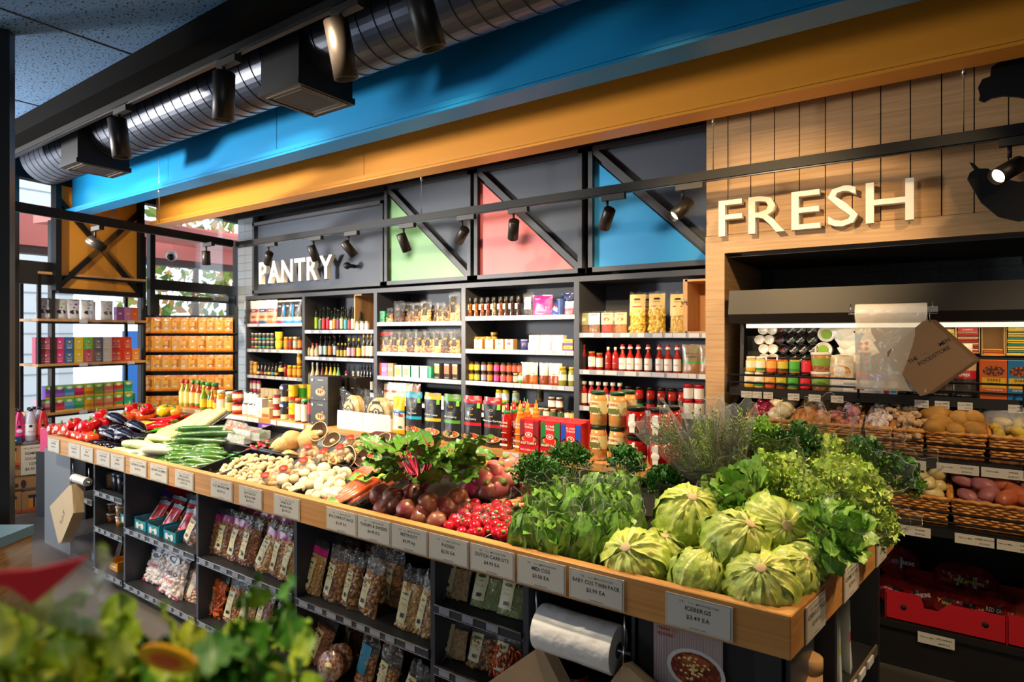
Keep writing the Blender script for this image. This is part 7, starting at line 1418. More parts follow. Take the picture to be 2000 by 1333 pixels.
# macadamia poster
Yp = CF-.006; a = atY(1277, 1225, Yp); c = atY(1412, 1333, Yp); wp = c.x-a.x; hp = wp*1.42; xm = (a.x+c.x)/2; zt_ = .772
po = thing('poster', 'macadamia recipe poster on the dark panel under the icebergs sign', 'poster', (xm, Yp, zt_-hp))
b = MB(); b.box((0, 0, hp/2), (wp, .003, hp), mat('#b8a8a4', .5, c2='#8a706a', pat='wave', s=8, st=(8, 1, .6), dist=4)); obj('poster_sheet', b, po); b = MB()
deco(b, wp, hp, -.0016, [('c', .12, .55, .42, .30, '#cfc8c4'), ('f', .12, .55, .36, .25, '#9a4a26', '#6a2a1a'), ('c', .12, .64, .20, .09, '#a8562a')])
rr = random.Random(3)
deco(b, wp, hp, -.0030, [('c', .12+rr.gauss(0, .10), .60+rr.gauss(0, .06), .022, .016, '#e8c880') for _ in range(40)]+[('r', .2, .40, .07, .16, '#a8763a')])
obj('bowl_picture', b, po); b = MB()
for i, s_ in enumerate(('Macadamias', 'make it', 'special')): b.text(s_, wp*.085, mat('#a8402a', .6), XZ(-wp*.44, -.003, hp*(.93-.055*i)), bold=1, align='L')
obj('lettering', b, po)
# goods on the end shelves
def endput(P, s_, d_, z, lab, rz=0, sc_=1): q = endp(s_, d_, z); P.put(q, lab, rot=(0, 0, ea+math.pi/2+rz), scale=sc_)
kr = Proto('cardboard_tube', 'canister', [('tube_body', (lambda b: b.lathe([(.038, 0), (.038, .15)], mat('#b08654', .6), 22))(MB())), ('lid', (lambda b: b.lathe([(.0395, .15), (.0395, .19), (.036, .192)], mat('#b88e5c', .6), 22))(MB())), ('print', (lambda b: (b.text('POWDER', .012, INK, XZ(0, -.0395, .09)), b.box((0, -.0386, .05), (.03, .001, .02), mat('#8a2a1a', .5)), b)[2])(MB()))])
ks = Proto('cardboard_tube', 'canister', [('tube_body', (lambda b: b.lathe([(.021, 0), (.021, .15)], mat('#a88a5a', .6), 16))(MB())), ('print', (lambda b: (b.box((0, -.0205, .05), (.022, .002, .02), mat('#2a4a3a', .5)), b)[1])(MB()))])
tn = Proto('matcha_tin', 'tin', [('tin_body', (lambda b: b.lathe([(.036, 0), (.036, .10)], mat('#b8c4c0', .4), 20))(MB())), ('lid', (lambda b: (b.lathe([(.037, .10), (.037, .125)], mat('#16161a', .3), 20), b.lathe([(.033, .1255), (.033, .126)], mat('#8aa8a0', .4), 20), b)[2])(MB()))])
for s_, d_, z, P, lab in ((.14, .07, .38, tn, 'dark lidded tin nearest the table corner'), (.11, .10, .40, tn, 'dark lidded tin behind the nearest one'), (.24, .06, .34, kr, 'wide kraft cardboard tube in front on the end shelf'), (.31, .07, .38, kr, 'wide kraft cardboard tube in the middle of the end shelf'), (.39, .08, .42, kr, 'tall wide kraft cardboard tube against the divider'), (.25, .14, .52, ks, 'slim cardboard tube standing behind the wide ones, left'), (.31, .15, .52, ks, 'slim cardboard tube standing behind the wide ones, centre'), (.37, .16, .52, ks, 'slim cardboard tube standing behind the wide ones, right')): endput(P, s_, d_, z, lab)
for s0, s1, z in ((.06, .52, .37), (.06, .52, .515)):
    b = MB(); b.box(endp((s0+s1)/2, .20 if z < .4 else .27, z-.008), (s1-s0-.02, .30 if z < .4 else .16, .016), TBK, rz=ea); tp('end_shelf', b)
wp_ = lambda t1, c, k: pouch(.11, .26, .05, ((.45, '#c8ccc8'), (.6, c), (1, '#ccd2d0')), (('t', t1, 0, .8, .06, '#20242a'), ('r', 0, .3, .5, .02, '#20242a'), ('r', 0, .25, .4, .015, '#20242a')), k, name='flour_pouch')
for s_, d_, P, lab in ((.60, .10, wp_('WISE', '#c8ccc8', 1), 'tall white pouch nearest the divider on the end shelf'), (.70, .10, wp_('FLOUR', '#a8b84a', 2), 'tall white pouch with green print on the end shelf'), (.82, .10, wp_('STAR', '#b8242a', 3), 'tall white pouch with red panel on the end shelf')): endput(P, s_, d_, .40, lab, rz=-.9)
tp_ = Proto('drink_carton', 'carton', [('carton_body', (lambda b: b.box((0, 0, .085), (.07, .07, .17), mat('#a3141c', .4)))(MB())), ('cap', (lambda b: b.lathe([(.017, .17), (.017, .19)], mat('#dfe6e0', .4), 16))(MB())), ('print', (lambda b: (b.text('MILK', .03, WHITE, XZ(0, -.036, .08)), b.box((.0, -.0355, .15), (.05, .001, .03), mat('#e0d8c0', .5)), b)[2])(MB()))])
for s_, d_, i in ((.62, .08, 0), (.71, .08, 1), (.80, .08, 2), (.89, .08, 3)): endput(tp_, s_, d_, .09+.0, '%s red drink carton with white cap on the lowest end shelf' % ['nearest', 'second', 'third', 'furthest'][i])
# ================================================================ GOODS IN THE PRODUCE CASE
ZU = ZS1+.0135
def cs(y0): return lambda px, dy, dz: (xY(px, YR+y0+dy), YR+y0+dy, ZU+dz)
it = []
for k, (px, c, lb, bd, lid, n_) in enumerate(((1464, '#d8b84a', '#f0e4c8', '#e8a82a', '#ece6dc', 'mustard jar with orange band and white lid'), (1483, '#dcc04a', '#f0e8d4', '#1c7a4a', '#ece6dc', 'mustard jar with green band and white lid'), (1504, '#c8641c', '#e8a848', '#d8401c', '#1c1a18', 'orange chutney jar'), (1526, '#b8501c', '#c8b83a', '#3a2a1c', '#1c1a18', 'jar with yellow-green label'), (1549, '#a8983a', '#4aa83a', '#2a7a2a', '#1c1a18', 'piccalilli jar with green label'), (1573, '#8a1414', '#d0182a', '#d0182a', '#1c1a18', 'beetroot relish jar with red label'))):
    for r_ in (0, 1): it.append((px+3*r_, jar(.084, .0275, c, lid, lb, .12, .72, band=bd, name='condiment_jar'), '%s %s' % (['lower', 'upper'][r_], n_), {'dz': .085*r_}))
for r_ in (0, 1): it.append((1603, tub(.098, .048, '#a8623a', '#d8d0c8', '#7aa03a', c2='#c88a5a', name='fried_shallot_tub'), '%s clear tub of fried shallots with green label' % ['lower', 'upper'][r_], {'dz': .099*r_}))
it += [(1642, pouch(.125, .185, .06, ((.2, '#c8c0c0'), (.8, '#d8cfc6'), (1, '#c8bca8')), (('f', 0, .55, .40, .26, '#a8642a', '#d8a868'), ('t', 'FRIED', 0, .55, .11, '#f4f0ea'), ('t', 'ONIONS', 0, .42, .09, '#f4f0ea')), 2), 'silver fried onions pouch with round print'), (1655, pouch(.125, .185, .06, ((1, '#c8c0b0'),), (), 5), 'fried onions pouch in the second row', {'dy': .08})]
it += [(1700, carton(.25, .09, .062, '#e8e2da', (('r', -.2, .3, .2, .1, '#c82a2a'), ('c', .3, .5, .05, .2, '#a83a2a'), ('r', .05, .2, .3, .08, '#c8c0b8'), ('r', .42, .3, .1, .3, '#3a9ad0')), name='flat_carton'), 'flat white carton lying behind the guard rail'), (1684, carton(.05, .07, .10, '#c01420', (('r', -.22, .5, .22, .7, '#5a3434'), ('r', .22, .5, .22, .7, '#5a3434')), name='syringe_carton'), 'red carton of decorating tubes', {'dy': .08, 'dz': .0}), (1716, carton(.10, .03, .03, '#3a3ab8', name='crayon_pack'), 'small purple and blue pack on the flat carton', {'dz': .063})]
gp = lambda c1, c2, t, k, t2='': pouch(.112, .175, .04, ((.12, '#181614'), (.5, '#3a3430' if k % 2 else '#6a5644'), (.68, c1), (1, c2)), (('t', t, 0, .56, .10, '#f0e8dc'), ('t', t2 or 'GLUTEN FREE', 0, .04, .055, '#c8c0b4'), ('c', -.1, .82, .09, .05, '#e8e0d0')), k, name='seasoning_pouch')
it += [(1757, gp('#2a4a2a', '#1c3a24', 'CHICKEN', 0), 'green topped chicken seasoning pouch'), (1798, gp('#c8962a', '#d8b078', 'GRAVY', 1), 'seasoning pouch half hidden by the paper bags, left'), (1838, gp('#c8a83a', '#d8b888', 'BBQ', 2), 'seasoning pouch half hidden by the paper bags, right'), (1882, gp('#c81c2a', '#d8b888', 'PEPPER', 3), 'kraft pepper seasoning pouch with red band'), (1874, gp('#d8c0a8', '#e0ccb4', 'RECIPE', 5), 'pale seasoning pouch standing behind the pepper one', {'dy': .06, 'dz': .07})]
an = lambda c, k: carton(.115, .05, .175, c, (('f', 0, .72, .40, .20, '#c86a2a', '#5a2a14'), ('r', 0, .42, .86, .26, '#e8b81c'), ('t', 'SHAKE', 0, .46, .10, '#1c1814'), ('t', 'AFRICA', 0, .36, .09, '#1c1814'), ('t', 'CHICKEN RUB', 0, .22, .06, '#f0e0c8')), name='spice_rub_box')
it += [(1940, an('#d8641c', 0), 'orange chicken rub box with yellow band'), (1993, an('#1c7ab8', 1), 'blue spice rub box with yellow band')]
lay('upper shelf of the produce case', it, cs(.06))
# inner riser and lying jars with their lids to the front
b = MB(); b.box((.44, .30, ZU-CZ*0+.05), (.84, .17, .10), CB); obj('inner_riser', b, case)
rl = MB(); 
def lyjar(lid, body, txt=None, r=.0265, tc='#e8e4dc', lab2=None):
    q = Matrix.Rotation(-math.pi/2, 4, 'X'); b = MB(); b.lathe([(r*.97, -.10), (r*.97, -.012)], mat(body, .3, coat=.4), 16, M=Matrix.Rotation(math.pi/2, 4, 'X') @ Matrix.Rotation(0, 4, 'X')); b.v = [(x, -y if 0 else y, z) for x, y, z in b.v]
    c = MB(); T = Matrix.Rotation(math.pi/2, 4, 'X'); c.lathe([(r, -.014), (r, -.001), (r*.9, .0005), (r*.88, -.001), (.001, -.001)], mat(lid, .35, .1), 20, M=T, cap=False)
    if lab2: c.lathe([(r*.62, .0002), (.001, .0003)], mat(lab2, .5), 18, M=T, cap=False)
    if txt: c.text(txt, r*.42, mat(tc, .5), XZ(0, -.0015, -r*.15) @ Matrix.Rotation(.8, 4, 'Z'), bold=1, maxw=r*1.5)
    return Proto('lying_jar', 'jar', [('jar_body', b), ('lid', c)])
J1, J2, J3, J4 = lyjar('#e0d8cc', '#dcc87a'), lyjar('#141214', '#3a2a14', 'Spice', tc='#d8202a'), lyjar('#121212', '#4a4a24', 'The Fine'), lyjar('#dcd6cc', '#b8b49a', None, .043, lab2='#7aa02a')
YL = YR+.21; n_ = 0
rown = ['top', 'second', 'third', 'lowest']
for r_, (py, xs) in enumerate(((645, (1490, 1508, 1528, 1546, 1564, 1586)), (664, (1483, 1502, 1523, 1544, 1562, 1586)), (682, (1491, 1509, 1530, 1550, 1568, 1588)), (700, (1492, 1510, 1530, 1550, 1568, 1588)))):
    for k, px in enumerate(xs):
        P = J1 if k < 2 else (J2 if k == 2 else J3); q = atY(px, py, YL); P.put(q, '%s jar from left, %s row of jars lying behind the front jars' % (ORD[k], rown[r_]))
for i, (px, py) in enumerate(((1614, 653), (1608, 684))): J4.put(atY(px, py, YL), ['upper', 'lower'][i]+' lying cream tub with green round label')
for i, (px, py, rr_) in enumerate(((1654, 652, .35), (1662, 668, .5), (1668, 689, .45))):
    P = pouch(.12, .16, .035, ((.2, '#c8c4b8'), (1, '#d4cec2')), (('c', .1, .6, .05, .03, '#2a2a2a'),) if i < 2 else (('t', 'CREAMY', 0, .5, .12, '#e0b068'),), 20+i, name='white_pouch'); P.put(atY(px-20, py+10, YL), ['uppermost', 'middle', 'lowest'][i]+' white pouch lying aslant beside the cream tubs', rot=(.2, 1.15-rr_*.3, 0))
bk = MB(); bk.box((.44, .33, 0), (.84, .02, .36), CB); q = YL
b = MB(); b.box((.30, .325, ZU+.19), (.56, .012, .18), CB); obj('rack_back', b, case)
sy = MB(); sy.box((0, 0, .06), (.07, .02, .19), mat('#1c8ab0', .5)); P = []
for k in range(10): sy.ball(((k % 2-.5)*.03, -.014, .0+.026*(k//2)), .009, mat('#c8202a', .4), 8, 6)
tag(obj('blister_card', sy, loc=atY(1686, 710, YL-.02)), 'turquoise card strung with small red pieces beside the bag film', 'card')
# display boxes of sachets at the right
def sach(px0, px1, y0, y1, cols_, lab, empty=0):
    a = atY(px0, y1, YL-.02); c = atY(px1, y0, YL-.02); W_ = c.x-a.x; H_ = c.z-a.z; b = MB(); k = mat('#b8945e', .7)
    b.box((0, .09, H_/2), (W_, .004, H_), k); b.box((-W_/2, .045, H_/2), (.004, .09, H_), k); b.box((W_/2, .045, H_/2), (.004, .09, H_), k); b.box((0, .045, .002), (W_, .09, .004), k); ps = [('display_box', b)]
    b = MB(); n = 3 if empty else 13
    for i in range(n): b.box((0, .04, .008+i*H_/14), (W_*.9, .07, H_/14*.7), mat(cols_[i % len(cols_)], .4), rz=R.uniform(-.05, .05))
    if not empty: deco(b, W_, H_, -.002, [('r', 0, .86, .86, .16, cols_[0]), ('t', 'DAMPER', 0, .84, .08, '#f0e8d8')])
    ps.append(('sachets', b)); Proto('sachet_box', 'box', ps).put(a+Vector((W_/2, 0, 0)), lab)
sach(1832, 1866, 640, 690, ['#d8a83a', '#e8c86a'], 'kraft display box stacked with yellow sachets behind the paper bags'); sach(1868, 1913, 637, 690, ['#c8202a', '#d8b078', '#8a3a24'], 'kraft display box stacked with red and tan sachets'); sach(1918, 1962, 636, 695, ['#e08a1c', '#c8501c'], 'nearly empty kraft display box with a few orange sachets', 1); sach(1965, 2030, 633, 695, ['#e8c02a', '#1c8a8a', '#d8b02a'], 'display box of yellow and teal sachets at the picture edge')
b = MB(); za = atY(1900, 697, YL).z; xa_, xb_ = xY(1826, YL), 2.1; b.box(((xa_+xb_)/2-RX0, YL-YR+.06, za-.008), (xb_-xa_, .2, .014), CB); obj('second_tier_shelf', b, case)
# bag roll and paper bags hanging from the canopy
p = atY(1739, 612, YR-.07); bagroll(p, .285, .046, 'roll of produce bags with film hanging from the case canopy', hang=.36)
b = MB(); q0 = atY(1788, 600, YR-.06); q1 = atY(1832, 610, YR-.06); b.box((q0+q1)/2, (q1.x-q0.x, .03, .028), STEEL); b.cyl(atY(1810, 612, YR-.08), atY(1812, 636, YR-.09), .002, STEEL, 6); tag(obj('steel_bracket', b), 'steel bracket screwed to the canopy right of the bag roll', 'bracket')
paperbags([(1816, 625), (1802, 628), (1733, 688), (1733, 696), (1797, 774), (1812, 770), (1902, 706), (1899, 700)], YR-.12, 10, 'brown paper bags with shop lettering hanging before the seasoning pouches', ['', 'FOODSTORE'], .62, (1818, 688), .0245, th=.003, col='#7a5c3e')
# price cards on the shelf fronts
def card(px, Y, z, w_, h, lab, t=None):
    b = MB(); b.box((0, 0, 0), (w_, .002, h), mat('#dcd6ca', .4, name='sign_card')); k = MB(); k.text('THE fruit MEN', h*.18, INK, XZ(-w_*.25, -.0015, .002), bold=0, maxw=w_*.4); k.text(t or 'PRICE', h*.2, INK, XZ(w_*.22, -.0015, h*.12), maxw=w_*.45); k.text('$4.99 KG', h*.2, INK, XZ(w_*.22, -.0015, -h*.3), maxw=w_*.4)
    Proto('price_card', 'card', [('card', b), ('lettering', k)]).put((xY(px, Y), Y, z), lab)
for i, px in enumerate((1458, 1480, 1499, 1550, 1591, 1635, 1800, 1840, 1885, 1985)): card(px, YR-.012, ZS1-.02, .055, .035, 'small price card on the upper case shelf, below the '+['first mustard jars', 'second mustard jars', 'orange chutney jars', 'piccalilli jars', 'shallot tubs', 'fried onions pouch', 'paper bags, left', 'paper bags, right', 'pepper pouch', 'blue rub box'][i])
for px, t, l in ((1775, 'GINGER', 'garlic and ginger baskets'), (1870, 'POTATOES', 'big potato basket'), (1960, 'KIPFLER', 'bagged potato basket')): card(px, YR+YS2-.014, ZS2-.018, .15 if px > 1800 else .13, .042, 'long price card on the shelf edge below the '+l, t)
for px, t, l in ((1780, 'WASHED', 'washed potato basket'), (1905, 'SWEET POTATO', 'sweet potato basket, left'), (1985, 'KUMARA', 'sweet potato basket, right')): card(px, YR+YS3-.014, ZS3-.018, .14, .042, 'long price card below the '+l, t)
card(1828, YR+.008, ZB3-.045, .14, .05, 'price card on the case base below the red crate', 'RED ONION')
# ---- wicker baskets
@lru_cache(None)
def basket(W_, D, H):
    b = MB(); m = mat('#b5702c', .5, name='wicker', c2='#d8964a', s=30, bump=.2); rows = max(6, int(H/.012)); st = .022
    for r_ in range(rows):
        z = .006+r_*(H-.012)/(rows-1); k = .90+.10*z/H; w2, d2 = W_/2*k, D/2*k; P = []
        for (x0, y0, x1, y1) in ((-w2, -d2, w2, -d2), (w2, -d2, w2, d2), (w2, d2, -w2, d2), (-w2, d2, -w2, -d2)):
            L = math.hypot(x1-x0, y1-y0); n = max(4, int(L/st)); nx, ny = (y1-y0)/L, -(x1-x0)/L
            for i in range(n): t = i/n; o = .004*(1 if (i+r_) % 2 else -1); P.append((x0+(x1-x0)*t+nx*o, y0+(y1-y0)*t+ny*o, z))
        P.append(P[0]); b.tube(P, .0058, m, 5)
    for z, k in ((H, 1.01), (.0, .92)):
        w2, d2 = W_/2*k, D/2*k; P = []
        for (x0, y0, x1, y1) in ((-w2, -d2, w2, -d2), (w2, -d2, w2, d2), (w2, d2, -w2, d2), (-w2, d2, -w2, -d2)):
            for i in range(14): t = i/14; P.append((x0+(x1-x0)*t, y0+(y1-y0)*t, z+.004*(i % 2)))
        P.append(P[0]); b.tube(P, .0085, m, 6)
    b.box((0, 0, .004), (W_*.9, D*.9, .006), m); return Proto('wicker_basket', 'basket', [('weave', b)])
TL = .22
def shelfpt(lvl, px, u, h=0):
    """point u metres in from the tilted shelf front and h above it"""
    ys, z = (YS2, ZS2) if lvl == 2 else (YS3, ZS3); Y = YR+ys+u*math.cos(TL)-h*math.sin(TL)*0; zz = z+.014+u*math.sin(TL)+h; return Vector((xY(px, Y), Y, zz))
def bask(lvl, px0, px1, lab, H=.115, D=.30):
    Yf = YR+(YS2 if lvl == 2 else YS3)+.02; xa_, xb_ = xY(px0, Yf), xY(px1, Yf); W_ = round(xb_-xa_, 2); c = Vector(((xa_+xb_)/2, Yf+D/2*math.cos(TL), (ZS2 if lvl == 2 else ZS3)+.016+(.02+D/2)*math.sin(TL)))
    basket(W_, D, H).put(c, lab, rot=(TL, 0, 0)); return c, W_, D, H
def fillb(B, kinds, n, r, label, group, seed, heap=.05, rx=1, jit=1.0, sc=(.88, 1.12), xr=(-1, 1)):
    c, W_, D, H = B; rr = random.Random(seed); Q = Euler((TL, 0, 0)).to_matrix(); done = []
    for i in range(n):
        best = None
        for _ in range(30):
            x = rr.uniform(xr[0], xr[1])*(W_*.46-r*.8); y = rr.uniform(-1, 1)*(D*.46-r*.8); z = H*.62+heap*(1-(2*y/D)**2*.5)*rr.random()**.5+heap*.5*(y/D+.5)
            d = min([(x-a)**2+(y-b_)**2+2*(z-e)**2 for a, b_, e in done] or [9])
            if best is None or d > best[0]: best = (d, x, y, z)
        _, x, y, z = best; done.append((x, y, z)); e = (rr.uniform(-jit, jit), rr.uniform(-jit, jit), rr.random()*6.28)
        kinds[i % len(kinds)].put(c+Q @ Vector((x, y, z))-Euler(e).to_matrix() @ Vector((0, 0, r)), label, rot=e, scale=rr.uniform(*sc), group=group)
RO_, WO, BO, SHL = [onion('#8a0f2c', '#b02a4a', .036), onion('#7a0c28', '#a02040', .034)], [onion('#e0cfa0', '#f0e2c0', .038)], [onion('#c8782a', '#e0a050', .031), onion('#b8641c', '#d88a3a', .030)], [onion('#a84a2a', '#c87a4a', .020)]
B = bask(2, 1462, 1545, 'wicker basket of red and white onions', D=.34); fillb(B, RO_, 16, .034, 'red onion in the left basket', 'red onions', 1, .06, xr=(-1, .1)); fillb(B, WO, 12, .038, 'white onion in the left basket', 'white onions', 2, .09, xr=(.2, 1))
B = bask(2, 1549, 1612, 'wicker basket of brown onions', D=.34); fillb(B, BO, 26, .030, 'brown onion in the second basket', 'brown onions', 3, .05)
B = bask(2, 1616, 1680, 'wicker basket of small shallots'); fillb(B, SHL, 30, .020, 'golden shallot in the third basket', 'shallots', 4, .04); fillb(B, [onion('#b8586a', '#d88a8a', .026)], 5, .026, 'pink shallot on top of the third basket', 'pink shallots', 5, .07)
B = bask(2, 1692, 1741, 'narrow wicker basket of garlic'); fillb(B, [garlic(0), garlic(1)], 30, .024, 'purple-white garlic bulb heaped in the narrow basket', 'garlic bulbs', 6, .06)
B = bask(2, 1746, 1802, 'narrow wicker basket of ginger'); fillb(B, [ginger(0), ginger(1), ginger(2)], 28, .014, 'knobbly ginger root heaped in the narrow basket', 'ginger roots', 7, .075, jit=.6)
PT = [root('potato', 'potato', .033, (1.45, 1, .9), '#a8742a', '#c08c3e', .6, k, s=16, amp=.14, coat=0) for k in range(3)]
B = bask(2, 1808, 1925, 'wide wicker basket of brushed potatoes', D=.34); fillb(B, PT, 34, .030, 'brown potato in the wide upper basket', 'brushed potatoes', 8, .07, jit=.4, sc=(.9, 1.35))
B = bask(2, 1934, 2040, 'wicker basket with bagged kipfler potatoes'); fillb(B, [root('potato', 'potato', .022, (1.6, 1, .9), '#c8a83a', '#d8bc5a', .5, 4, amp=.1)], 26, .02, 'small yellow potato in the bagged basket', 'kipfler potatoes', 9, .06)
g = MB(); g.ball((0, 0, .06), (.12, .10, .075), FILM2, 24, 16, fn=lambda q: 1+.08*nz(q, 4, 3)); tag(obj('potato_bag_film', g, loc=B[0]+Vector((-.02, 0, .07))), 'knotted clear bag over the yellow potatoes', 'bag')
WP = [root('potato', 'potato', .034, (1.35, 1, .85), '#c8b070', '#d8c488', .45, 5+k, s=8, amp=.06) for k in range(2)]
B = bask(3, 1722, 1852, 'wicker basket of pale washed potatoes', .12, .36); fillb(B, WP, 24, .032, 'pale washed potato in the lower basket', 'washed potatoes', 10, .09, jit=.5, sc=(.95, 1.25))
SW = [root('sweet_potato', 'sweet potato', .034, (1.9, .95, .9), '#a04a28', '#b8603a', .5, k, s=10, amp=.14) for k in range(2)]+[root('sweet_potato', 'sweet potato', .032, (1.5, 1, .9), '#8a4a4a', '#a06060', .5, 9, s=10, amp=.12)]
B = bask(3, 1860, 2050, 'wide wicker basket of sweet potatoes', .12, .36); fillb(B, SW, 34, .031, 'orange sweet potato in the lower basket', 'sweet potatoes', 11, .08, jit=.5, sc=(.85, 1.15))
# ---- red crates with net bags of onions
def crate(px0, px1, lab, W_=None):
    a = atY(px0, 1210, YR+.03); c = atY(px1, 1210, YR+.03); w_ = W_ or (c.x-a.x); H_ = .125; D = .42; m = mat('#b3101c', .5); k = MB()
    P = [(-w_/2, 0), (w_/2, 0), (w_/2, H_)]+([(w_*.40, H_), (w_*.36, H_*1.0)] )+[(.02, H_), (-.02, H_*.66), (-w_*.16, H_*.66), (-w_*.19, H_*1.1), (-w_/2, H_*1.1)]
    k.prism(P, -D/2, -D/2+.006, m); k.box((0, D/2, H_/2), (w_, .006, H_), m); k.box((-w_/2, 0, H_/2), (.006, D, H_), m); k.box((w_/2, 0, H_/2), (.006, D, H_), m); k.box((0, 0, .003), (w_, D, .006), m)
    for x in (-.34, .34): k.lathe([(.013, 0), (.013, .002)], mat('#1a1010', .8), 14, M=Matrix.Translation((x*w_, -D/2-.0005, H_*.55)) @ Matrix.Rotation(math.pi/2, 4, 'X'))
    o = tag(obj('cardboard_crate', k, loc=(a.x+w_/2, YR+.03+D/2, ZB3)), lab, 'crate'); return Vector((a.x+w_/2, YR+.03+D/2, ZB3)), w_
C1, w1 = crate(1730, 1965, 'red cardboard crate of netted red onions'); C2, w2 = crate(1968, 2000, 'red cardboard crate at the picture edge with orange netted bags', .55)
net = film('red_net', tint='#b0101c', op=.35, gloss=.3, rough=.2, s=80, bump=.8)
@lru_cache(None)
def netbag(k):
    rr = random.Random(k); o = MB(); 
    for i in range(7): o.lathe([(.004, -.03), (.028, -.018), (.034, 0), (.026, .02), (.006, .036)], mat('#6a0c20', .3, coat=.4), 14, M=Matrix.Translation((rr.uniform(-.05, .05), rr.uniform(-.03, .03), .035+.06*rr.random())) @ Euler((rr.random()*3, rr.random()*3, 0)).to_matrix().to_4x4())
    f = MB(); f.ball((0, 0, .07), (.095, .065, .078), net if k < 9 else film('orange_net', tint='#d8501c', op=.4, gloss=.3, rough=.2, s=80), 22, 14, fn=lambda q: 1+.07*nz(q, 3, k)+.5*max(0, q.z-.9))
    l = MB(); l.sheet(lambda u, v: ((u-.5)*.13, -.066+.05*(2*u-1)**2, .045+.05*v), 8, 3, mat('#14120f', .35, coat=.5)); l.text('Yumions' if k % 2 else 'RED ONIONS', .026, mat('#c8b040' if k % 2 else '#d8d4cc', .5), XZ(0, -.069, .062), bold=1, maxw=.10)
    return Proto('onion_net_bag', 'bag', [('onions', o), ('net', f), ('label', l)])
for i, (x, y, z, rot, k, lab) in enumerate([(-.27, -.10, .03, (-.2, .2, 0), 2, 'netted onion bag at the left corner of the red crate, black label'), (-.25, 0, .14, (-.3, .1, .3), 4, 'netted onion bag highest at the left of the red crate'), (-.12, -.10, .03, (-.3, -.2, .2), 6, 'netted onion bag second from left in the red crate'), (.02, -.10, .02, (-.3, .2, -.2), 1, 'netted onion bag with yellow lettering in the crate middle'), (.05, .02, .10, (-.3, .3, .2), 3, 'netted onion bag behind the middle one, yellow lettering'), (.16, -.10, .02, (-.2, -.2, .1), 5, 'netted onion bag with yellow lettering to the right'), (.17, .02, .10, (-.3, 0, -.2), 7, 'netted onion bag at the back right of the crate'), (.27, -.08, .03, (-.2, .1, .1), 6, 'netted onion bag at the right end of the red crate')]):
    netbag(k).put(C1+Vector((x*w1/.62, y, z)), lab, rot=rot)
for i, x in enumerate((-.17, .0)): netbag(9+2*i).put(C2+Vector((x, -.1, .03)), ['orange netted bag at the left of the edge crate', 'orange netted bag second in the edge crate'][i], rot=(-.2, .1, 0))
# ================================================================ LEFT SIDE: tea shelf, spice packet rack, sodas
A0 = atD(76, 600, 5.75); A1 = atD(281, 600, 6.62); A0.z = A1.z = 0
ue = (A1-A0).normalized(); wl = (A1-A0).length; tr = math.atan2(ue.y, ue.x); nrm = Vector((-ue.y, ue.x, 0))   # away from the viewer
def zl(px, py): p = ray(px, py); # on the front plane of the shelf
def onT(px, py): return atP(px, py, A0, nrm)
LV = [onT(176, y).z for y in (538, 624.5, 708, 799)]
rk = thing('tea_shelf', 'tall black framed shelf with timber boards full of tea boxes', 'shelf', A0, tr)
for x in (0, wl):
    for y in (0, .34):
        b = MB(); b.box((x, y, LV[0]/2), (.028, .028, LV[0]), BLACK); obj('post', b, rk)
for i, z in enumerate(LV+[.55, .2]):
    b = MB(); b.box((wl/2, .17, z-.012), (wl+.03, .37, .024), PINE if i < 4 else BLACK); s_ = obj('board', b, rk)
    b = MB(); b.box((wl/2, -.0, z-.035), (wl, .012, .022), BLACK)
    if 0 < i < 4:
        for q in (.38, .85): b.box((wl*q, -.022, z-.02), (.075, .004, .034), tick)
    obj('front_rail', b, s_)
def tl(i):
    def f(px, dy, dz):
        p = onT(px, 600)+nrm*(.06+dy); return (p.x, p.y, LV[i]+dz)
    return f
def lay2(*a): return lay(*a, rz=tr)
tea = lambda c: pouch(.12, .20, .07, ((.08, '#d8d8dc'), (.5, '#dcdce0'), (.75, c if 0 else '#d8d8dc'), (1, '#d0d0d6')), (('r', .0, .84, .55, .26, c), ('c', 0, .36, .34, .17, '#2a2024'), ('c', 0, .58, .08, .05, '#2a2024')), 1, name='tea_pouch')
lay2('top tea shelf', [(90, tea('#b8b8c0'), 'silver tea pouch with branch print'), (103, tea('#c8c8cc'), 'silver tea pouch seen edge-on'), (124, tea('#8acc3a'), 'silver tea pouch with lime label'), (149, tea('#7a2a9a'), 'silver tea pouch with purple label'), (177, tea('#1c4a2a'), 'silver tea pouch with dark green label'), (193, pouch(.1, .19, .06, ((1, '#a8743a'),), (), 4), 'brown kraft pouch in the second row', {'dy': .1}), (215, tea('#a86ad0'), 'silver tea pouch with lilac label')]+
    [(px, carton(.07, .06, .14, c, (('c', 0, .5, .25, .16, c2),), name='tea_carton'), n_) for px, c, c2, n_ in ((238, '#8a4a9a', '#e8a83a', 'purple and orange tea carton'), (253, '#c87ab0', '#e8b83a', 'pink and orange tea carton'), (267, '#e8682a', '#f0a050', 'bright orange tea carton'))], tl(1))
pc = {'#e0307a': 'pink', '#3a6a9a': 'blue', '#e8c01c': 'yellow', '#6ab83a': 'green', '#2a3a7a': 'navy', '#e4dcc8': 'cream', '#d8401c': 'red-orange', '#e88a1c': 'orange', '#c84a6a': 'rose'}
def pk_(c): return carton(.082, .07, .128, c, (('r', 0, .5, .6, .5, '#%02x%02x%02x' % tuple(min(255, int(int(c[i:i+2], 16)*.6+90)) for i in (1, 3, 5))), ('c', 0, .58, .26, .24, c), ('c', 0, .62, .12, .10, '#f0e8d8'), ('r', 0, .16, .5, .06, '#f0e8d8')), name='tea_box')
it = []
